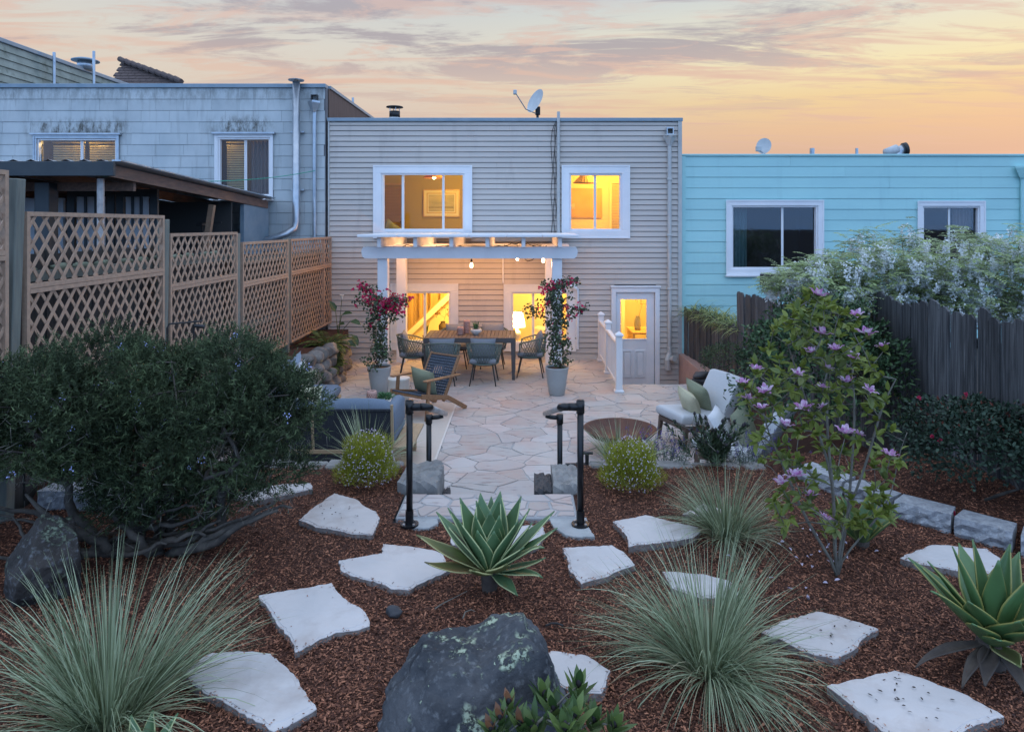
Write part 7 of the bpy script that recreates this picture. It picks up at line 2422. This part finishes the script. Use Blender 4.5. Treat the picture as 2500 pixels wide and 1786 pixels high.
# ---- white flowering climber over the right fence
def wisteria():
    root = empty('white_wisteria', (4.6, 8.9, 1.9), label='white flowering wisteria spilling over the right fence', cat='climber')
    o0 = np.array(root.location); rs = random.Random(2)
    prof = [(1890, 690, 700), (1935, 650, 715), (2000, 628, 745), (2100, 600, 752), (2180, 572, 750), (2260, 580, 752), (2340, 574, 770), (2430, 568, 775), (2520, 580, 770), (2650, 590, 770)]
    tg = []
    for _ in range(620):
        x = rs.uniform(1895, 2640)
        for (xa, ta, ba), (xb, tb_, bb) in zip(prof[:-1], prof[1:]):
            if xa <= x <= xb:
                t = (x - xa) / (xb - xa); t_, b_ = ta + (tb_ - ta) * t, ba + (bb - ba) * t
        y = t_ + (b_ - t_) * rs.random() ** .8; Y = 8.9 + rs.uniform(-1.0, .9) * min(1, (b_ - t_) / 90)
        tg.append(at(x, y, Y) - Vector(o0))
    for x, y in ((2100, 640), (2090, 575), (2200, 550), (2065, 590), (2110, 570), (2470, 560), (2330, 560)):
        tg.append(at(x, y, 8.9) - Vector(o0))
    sk = grow((-.2, .6, -1.6), tg, .003, step=.12, wig=.25, rmax=.04); branches('stems', sk, M['bark_grey'], root, 6)
    tips = np.array([sk[0][e] for e in sk[4]])
    # pinnate sprays
    P, D, Nn, Ll = [], [], [], []
    for tp in tips:
        for _ in range(rs.randint(5, 8)):
            a = rs.uniform(0, 6.28); h = Vector((math.cos(a), math.sin(a) - .35, rs.uniform(-.1, .75))).normalized(); L_ = rs.uniform(.14, .30)
            p = Vector(tp) + Vector((rs.gauss(0, .05), rs.gauss(0, .05), rs.gauss(0, .04)))
            k = 8
            for j in range(k):
                p = p + h * L_ / k; h = (h + Vector((0, 0, -.085))).normalized()
                s = h.cross(Vector((0, 0, 1))).normalized()
                for sg in (-1, 1):
                    P.append(p); D.append((s * sg + h * .5 + Vector((0, 0, -.12))).normalized()); Nn.append((.0, -.15, 1.)); Ll.append(.042 + .016 * rs.random())
    n = len(P); r_ = np.repeat(rng.random(n // 16 + 1), 16)[:n]
    leaves('foliage', np.array(P), np.array(D), np.array(Nn) + rng.normal(size=(n, 3)) * .25, np.array(Ll), .020, M['wisteria_leaf'], root, rnd=r_, kind='stuff')
    # hanging white flower clusters
    P, S_ = [], []
    for tp in tips:
        for _k in range(2 if rs.random() < .7 else 1):
            p = Vector(tp) + Vector((rs.gauss(0, .06), -.08 + rs.gauss(0, .05), rs.uniform(-.02, .06))); L_ = rs.uniform(.08, .24)
            for j in range(int(L_ * 290)):
                t = rs.random(); rad_ = .034 * (1 - t * .8)
                P.append(p + Vector((rs.gauss(0, rad_), rs.gauss(0, rad_), -L_ * t)))
    n = len(P); leaves('flower_clusters', np.array(P), rand_dir(n), rand_dir(n), .028, .022, M['wisteria_flower'], root, fold=.25, kind='stuff')


wisteria()


# ---- bougainvillea
def bougainvillea(loc, tops, label, seed):
    root = empty('bougainvillea', loc, label=label, cat='climber', group='potted bougainvilleas')
    b = Vector(loc); rs = random.Random(seed)
    tg, fl = [], []
    for (cx_, cz_, rx_, rz_, n, nf) in tops:
        for _ in range(n):
            tg.append(Vector((rs.gauss(cx_, rx_), rs.gauss(0, min(rx_, .09)), rs.gauss(cz_, rz_))))
        for _ in range(nf):
            fl.append(Vector((rs.gauss(cx_, rx_), rs.gauss(-.03, .08), rs.gauss(cz_, rz_))))
    tg = [t for t in tg if t.z > .03]
    sk = grow((0, 0, -.03), [Vector((-.06, 0, .3)), Vector((.07, .02, .35)), Vector((0, -.05, .7)), Vector((.05, .03, 1.0))] + tg, .0022, step=.07, wig=.12, rmax=.016); branches('stems', sk, M['bark_dark'], root, 5)
    nodes, par, rad, chains, ends = sk
    P = np.array([nodes[i] for i in range(1, len(nodes)) for _ in range(6)]); P = P + rng.normal(size=P.shape) * .035
    n = len(P); leaves('foliage', P, norm(rng.normal(size=(n, 3)) * .7 + [0, -.3, -.25]), norm(rng.normal(size=(n, 3)) * .4 + [0, -.6, .6]), .040 + .028 * rng.random(n), .034, M['boug_leaf'], root, fold=.2, droop=.15, kind='stuff')
    F_ = np.array([p + Vector((rs.gauss(0, .012), rs.gauss(0, .012), rs.gauss(0, .012))) for p in fl for _ in range(5)])
    leaves('bracts', F_, rand_dir(len(F_), .2), rand_dir(len(F_)), .042, .036, M['boug_bract'], root, fold=.3, kind='stuff')


bougainvillea((-2.425, 11.60, .44), [(0, .22, .10, .12, 32, 0), (0, .48, .10, .14, 36, 0), (-.02, .80, .10, .14, 36, 4), (.03, 1.02, .14, .08, 26, 34), (.22, 1.12, .13, .08, 22, 44), (-.14, 1.16, .10, .07, 14, 22), (-.24, 1.36, .07, .07, 10, 14), (.30, .98, .07, .06, 6, 14), (-.36, 1.14, .04, .03, 3, 0), (.42, 1.18, .05, .03, 4, 6)],
              'potted bougainvillea dense with magenta flowers left of the dining table', 3)
bougainvillea((.585, 11.55, .44), [(.03, .15, .10, .10, 26, 0), (0, .42, .10, .12, 32, 0), (-.02, .72, .10, .14, 36, 2), (.02, 1.02, .10, .12, 36, 3), (-.05, 1.25, .10, .09, 26, 9), (-.17, 1.34, .07, .05, 8, 12), (.10, 1.42, .08, .06, 14, 8), (.24, 1.48, .07, .04, 10, 3), (-.36, 1.02, .14, .04, 14, 3), (-.30, .88, .12, .04, 8, 1), (.26, 1.02, .08, .06, 8, 9), (.42, 1.0, .07, .02, 6, 2), (.10, .5, .05, .05, 4, 4)],
              'potted bougainvillea with mostly green arching shoots right of the dining table', 4)


# ---- agaves
def agave_leaf(L, W, e0, bend, cup=.35, twist=0.0, nseg=12, tipfold=0.0, thick=.006):
    nu = 6; V, A, F = [], [], []
    p = np.array([0.0, .03, 0.0]); e = e0
    for i in range(nseg + 1):
        t = i / nseg
        w = W * .5 * (.46 + .54 * math.sin(math.pi * min(1, t / .50) * .5) ** 1.3) * (1 if t < .50 else max(0.0, 1 - ((t - .50) / .50) ** 1.35) ** 1.15)
        d = np.array([0, math.cos(e), math.sin(e)]); u = np.array([0, -math.sin(e), math.cos(e)])
        for j in range(nu + 1):
            s = -1 + 2 * j / nu
            V.append(p + np.array([s * w, 0, 0]) + u * (cup * w * s * s) + np.array([twist * t * t * .1, 0, 0])); A.append(abs(s) if t < .95 else 0)
        p = p + d * L / nseg; e -= bend * (t ** 1.3) * 1.6 / nseg + (tipfold / nseg if t > .68 else 0)
    for i in range(nseg):
        for j in range(nu):
            a = i * (nu + 1) + j; F.append((a, a + 1, a + nu + 2, a + nu + 1))
    return np.array(V), np.array(F), np.array(A)


def agave(loc, spec, label, stem_h, stem_m='agave_dead', cat='agave', stem_r=.05):
    root = empty('agave', loc, label=label, cat=cat)
    mb = MB(); pr = []
    for i in range(9):
        pr.append((stem_r * (1.0 + .10 * (i % 2)) * (1 + .25 * (i / 8)), -.04 + (stem_h + .05) * i / 8))
    mb.lathe(pr, 14).build('stem', M[stem_m], root, True)
    for (az_, e0, L, W, bend, cup, tf, m) in spec:
        V, F, A = agave_leaf(L, W, R(e0), bend, cup, 0, 12, tf)
        a = R(az_); c_, s_ = math.cos(a), math.sin(a)
        # local +Y is the leaf direction; az measured from +X counter-clockwise
        Rm = np.array([[s_, c_, 0], [-c_, s_, 0], [0, 0, 1]])
        V = V @ Rm.T + [0, 0, stem_h]
        o = mesh_np('leaf', V, F, M[m], None, root, True, uv=A)
        sd = o.modifiers.new('thickness', 'SOLIDIFY'); sd.thickness = .007; sd.offset = -1
    return root


rs = random.Random(77); spec = []
for i in range(3):
    spec.append((i * 120 + 35, 84 - i * 2.0, .43 + .03 * rs.random(), .125, .04, .50, 0, 'agave_leaf'))
for a_, e_, l_, w_ in ((70, 66, .47, .14), (112, 66, .46, .14), (30, 60, .48, .135), (150, 60, .47, .135), (-5, 56, .47, .13), (180, 55, .47, .13), (90, 54, .44, .12), (-35, 58, .43, .14), (-145, 58, .43, .14)):
    spec.append((a_, e_ + 3, l_, w_, -.22, .40, 0, 'agave_leaf'))
spec += [(-97, 85, .39, .128, .0, .34, 0, 'agave_leaf'), (-52, 79, .40, .125, -.05, .34, 0, 'agave_leaf'), (-140, 78, .40, .125, -.05, .34, 0, 'agave_leaf'), (-75, 70, .33, .115, -.25, .40, 0, 'agave_leaf'), (-118, 68, .34, .115, -.25, .40, 0, 'agave_leaf'), (-20, 52, .44, .125, -.2, .4, 0, 'agave_leaf'), (-160, 52, .44, .125, -.2, .4, 0, 'agave_leaf'),
         (175, 22, .50, .11, -.55, .5, 1.2, 'agave_old'), (192, 8, .40, .105, -.75, .5, 0, 'agave_old'), (158, 40, .48, .11, -.25, .45, .3, 'agave_leaf'),
         (-112, 18, .25, .115, -1.5, .5, 2.6, 'agave_old'), (-62, 26, .27, .125, -1.1, .55, 0, 'agave_old'), (-44, 40, .38, .13, -.3, .4, 0, 'agave_leaf'),
         (-28, 36, .44, .11, -.1, .35, 3.2, 'agave_leaf'), (-4, 34, .50, .09, -.2, .45, 0, 'agave_leaf'), (16, 38, .53, .09, -.15, .45, 0, 'agave_leaf'),
         (-20, 8, .34, .08, .2, .4, 2.6, 'agave_leaf'), (-12, 14, .36, .065, -.7, .5, 0, 'agave_leaf'), (-45, -12, .24, .075, .3, .4, 0, 'agave_leaf'), (140, 30, .42, .11, .1, .4, 0, 'agave_leaf')]
spec = [(a_, e_, l_ * 1.0, w_ * 1.30, b_, c_ * .55, t_, m_) for (a_, e_, l_, w_, b_, c_, t_, m_) in spec]
b = tz(1195, 1455)
agave(b, spec, 'large variegated agave with cream leaf edges in the middle of the bed', .115, stem_r=.045)
spec = []
for i in range(5): spec.append((i * 137.5 + 110, 82 - i * 3, .52, .10 + .01 * i, .05, .6, 0, 'agave_green'))
for i in range(9): spec.append((i * 137.5 + 30, 60 - i * 3, .50, .165, .2, .35, 0, 'agave_green'))
spec += [(200, 42, .56, .15, -.05, .4, 1.3, 'agave_green'), (175, 50, .56, .13, .05, .4, .6, 'agave_green'), (225, 34, .50, .15, -.1, .4, 0, 'agave_green'), (-105, 42, .44, .18, -.35, .35, .3, 'agave_green'), (-80, 48, .46, .19, -.2, .35, 0, 'agave_green'), (-120, 30, .40, .16, -.3, .35, 1.0, 'agave_green'),
         (-100, 8, .26, .12, -.5, .4, 1.5, 'agave_old'), (190, -2, .46, .07, .8, .5, 1.2, 'agave_dead'), (215, -8, .36, .06, .9, .6, .8, 'agave_dead'), (-130, -6, .30, .09, .9, .5, 0, 'agave_dead'), (-95, -10, .28, .08, .9, .5, 1.5, 'agave_dead')]
agave((2.56, 3.72, .47), spec, 'broad leaved green agave with dead lower leaves at the right picture edge', .12, stem_r=.06)
# a small agave behind the magnolia trunk and one at the lower left edge of the picture
sp2 = [(i * 137.5, 75 - i * 5, .34, .10, .15, .45, 0, 'agave_green') for i in range(10)]
bb = tz(2105, 1330); agave(bb, sp2, 'dark green agave half hidden behind the magnolia trunk', .03, stem_r=.04)
sp2 = [(i * 137.5, 62 - i * 3, .20, .055, .1, .5, 0, 'agave_leaf') for i in range(7)]
agave((-1.66, 2.98, .47), sp2, 'young agave tips at the bottom edge before the left grass', .02, stem_r=.03)


# ---- leucadendrons
def leuca(loc, tops, label, mt, tipm, L, W, n, r_head=.014, low=.55):
    root = empty('leucadendron', loc, label=label, cat='shrub')
    sk = grow((0, 0, -.04), tops, .004, step=.05, wig=.12, rmax=.014); branches('stems', sk, M['bark_grey'], root, 6)
    P, D, Nn, Tn = [], [], [], []
    for k, t in enumerate(tops):
        t = Vector(t); dirn = (t - Vector((t.x * .4, t.y * .4, t.z - .25))).normalized()
        for j in range(n):
            s = j / n; a = j * 2.4
            p = t - dirn * (low * t.z * .55) * (1 - s)
            o = dirn.orthogonal().normalized(); o = Matrix.Rotation(a, 3, dirn) @ o
            D.append((o * (1.0 - .35 * s) + dirn * (.45 + .7 * s)).normalized()); P.append(p); Nn.append((dirn - o * .3).normalized()); Tn.append(s)
        MB().lathe([(.004, -.01), (r_head, .006), (r_head * .9, .02), (.003, .034)], 10).build('seed_head', M['seed_head'], root, True).location = t
    P, D, Nn = np.array(P), np.array(D), np.array(Nn); Tn = np.array(Tn)
    lo_ = Tn < .72
    leaves('foliage', P[lo_], D[lo_], Nn[lo_], L * (.8 + .4 * rng.random(lo_.sum())), W, M[mt], root, fold=.12, droop=-.08, kind='stuff')
    leaves('tip_leaves', P[~lo_], D[~lo_], Nn[~lo_], L * .8, W * 1.1, M[tipm], root, fold=.12, droop=-.15, kind='stuff')


Bc = Vector((.16, 2.86, .55))
tops = [at(x, y, Y) - Bc for x, y, Y in ((1413, 1672, 2.96), (1404, 1745, 2.80), (1352, 1730, 2.9), (1330, 1700, 3.05), (1500, 1772, 2.88), (1300, 1775, 2.85), (1450, 1760, 2.9), (1380, 1778, 2.75))]
leuca(Bc, tops, 'green leucadendron shoots with dark seed heads at the bottom of the picture', 'leuca_leaf', 'leuca_leaf', .115, .036, 13)
Bc = Vector((-.02, 2.84, .55))
tops = [at(x, y, Y) - Bc for x, y, Y in ((1243, 1716, 2.95), (1222, 1752, 2.88), (1270, 1765, 2.85), (1200, 1780, 2.85))]
leuca(Bc, tops, 'reddish leucadendron shoots in front of the lichen boulder', 'leuca_leaf', 'leuca_tip', .09, .030, 13)
Bc = Vector((1.90, 6.80, .47)); rs = random.Random(4)
tops = [Vector((rs.gauss(0, .17), rs.gauss(0, .12), rs.uniform(.22, .48))) for _ in range(46)]
leuca(Bc, tops, 'dark narrow leaved leucadendron in front of the lounge chairs', 'leuca_dark', 'leuca_dark', .075, .016, 30, low=1.65)


# ---- salvia
def salvia(loc, n, w, label, seed):
    root = empty('salvia', loc, label=label, cat='flowers', group='purple salvias at the patio edge'); rs = random.Random(seed); mb = MB(); FP, LPp = [], []
    for i in range(n):
        x, y = rs.gauss(0, w), rs.gauss(0, .1); h = rs.uniform(.18, .42); tx = x + rs.gauss(0, .06)
        mb.tube([(x * .6, y, 0), (x, y, h * .5), (tx, y, h)], .0022, 4)
        for j in range(16):
            t = rs.random(); FP.append((tx + rs.gauss(0, .007), y + rs.gauss(0, .007), h * (.62 + .38 * t)))
        for j in range(14):
            t = rs.random() * .6; LPp.append((x * (.6 + .5 * t) + rs.gauss(0, .02), y + rs.gauss(0, .02), h * t))
    mb.build('stems', M['salvia_leaf'], root)
    leaves('foliage', np.array(LPp), rand_dir(len(LPp), .3), rand_dir(len(LPp), .6), .045, .010, M['salvia_leaf'], root, kind='stuff'); leaves('flower_spikes', np.array(FP), rand_dir(len(FP)), rand_dir(len(FP)), .012, .010, M['salvia_flower'], root, kind='stuff')


salvia((1.50, 7.0, .4), 42, .20, 'purple flower spikes between the fire bowl and the dark shrub', 1)
salvia((2.30, 6.95, .4), 34, .22, 'purple flower spikes in front of the hidden lounge chair', 2)


# ---- ferns, lily, strap leaves at the back
def fern(loc, n, L, label, seed):
    root = empty('fern', loc, label=label, cat='fern'); rs = random.Random(seed); P, D, Nn, Ll = [], [], [], []; mb = MB()
    for i in range(n):
        a = rs.uniform(0, 6.28); h = Vector((math.cos(a), math.sin(a) - .3, rs.uniform(.4, 1.5))).normalized(); p = Vector((0, 0, 0)); L_ = L * rs.uniform(.6, 1.1); pts = [p.copy()]
        k = 22
        for j in range(k):
            p = p + h * L_ / k; h = (h + Vector((0, 0, -.075))).normalized(); pts.append(p.copy()); s = h.cross(Vector((0, 0, 1))).normalized()
            if j > 2:
                ll = .10 * math.sin(math.pi * (j / k) ** .8) + .015
                for sg in (-1, 1):
                    P.append(p.copy()); D.append((s * sg + h * .45 + Vector((0, 0, -.15))).normalized()); Nn.append((0, -.2, 1.)); Ll.append(ll)
        mb.tube(pts, .004, 4)
    mb.build('stems', M['fern'], root); leaves('foliage', np.array(P), np.array(D), np.array(Nn) + rng.normal(size=(len(P), 3)) * .25, np.array(Ll), .024, M['fern'], root, kind='stuff')


fern((-3.62, 12.70, .55), 34, .62, 'large feathery fern on the rubble wall by the house', 2)
fern((-3.42, 12.25, .30), 14, .34, 'small fern hanging from the rubble wall', 3)
cl = empty('calla_lily', (-3.75, 13.9, .55), label='calla lily with white bloom beside the house corner', cat='flower')
P_ = np.array([(-.05, 0, .55), (.10, -.1, .50), (.28, -.1, .38), (.34, -.2, .12), (.05, -.2, .30), (.22, -.25, .0)])
D_ = np.array([(-.3, -.2, .8), (.8, -.4, .3), (.9, -.5, -.1), (.6, -.4, -.8), (.5, -.6, .3), (.9, -.3, -.3)])
for q_ in range(6): leaves('leaf', P_[q_:q_ + 1], D_[q_:q_ + 1], np.array([[0, -.5, .8]]), .26, .14, M['lily_leaf'], cl, fold=.15, droop=.2)
mb = MB()
for p in P_: mb.tube([(0, 0, -.05), (p[0] * .5, p[1] * .5, p[2] * .6), tuple(p)], .007, 5)
mb.tube([(0, 0, 0), (.06, -.05, .5), (.10, -.08, .82)], .006, 5); mb.build('stems', M['lily_leaf'], cl)
MB().lathe([(.008, 0), (.018, .05), (.045, .10), (.05, .11)], 12, (.10, -.08, .80), cap1=False).build('bloom', M['lily_white'], cl, True)
sl = empty('strap_leaf_plant', (3.75, 13.2, .95), label='arching strap leaved plant spilling over the low fence by the house', cat='plant')
n = 560; y_ = (rng.random(n) - .5) * 2.7; bx = (rng.random(n) - .3) * .35 - y_ * .09
a = rng.random(n) * 6.28
blades('leaf_blades', np.stack([bx, y_, -.1 + .15 * rng.random(n)], 1), np.stack([np.cos(a) * .8 - .35, np.sin(a) * .8, .9 + .5 * rng.random(n)], 1), .35 + .35 * rng.random(n), .020, 1.7 + .7 * rng.random(n), M['strap_leaf'], sl, seg=8)

# drip hose in the left bed and twigs lying on the mulch
dh = MB().tube([tuple(tz(x, y) + Vector((0, 0, .02))) for x, y in ((100, 1185), (140, 1165), (190, 1150), (245, 1140))], .012, 6); tag(dh.build('drip_hose', M['black_cable']), 'black drip hose lying in the left bed behind the edging', 'hose')
tw = MB()
for pts in (((1062, 1500), (1080, 1490), (1110, 1478), (1140, 1465)), ((1130, 1525), (1136, 1512), (1150, 1508), (1160, 1512))):
    tw.tube([tuple(tz(x, y) + Vector((0, 0, .018))) for x, y in pts], [.004, .004, .003, .002], 5)
tag(tw.build('dry_twig', M['bark_grey']), 'thin dry twig lying on the mulch between agave and boulder', 'twig')
hs_ = MB().tube([tuple(tz(x, y) + Vector((0, 0, .02))) for x, y in ((1332, 1540), (1345, 1534), (1360, 1533), (1375, 1538))], .006, 6); tag(hs_.build('hose_piece', M['black_cable']), 'short black hose piece lying right of the boulder top', 'hose')
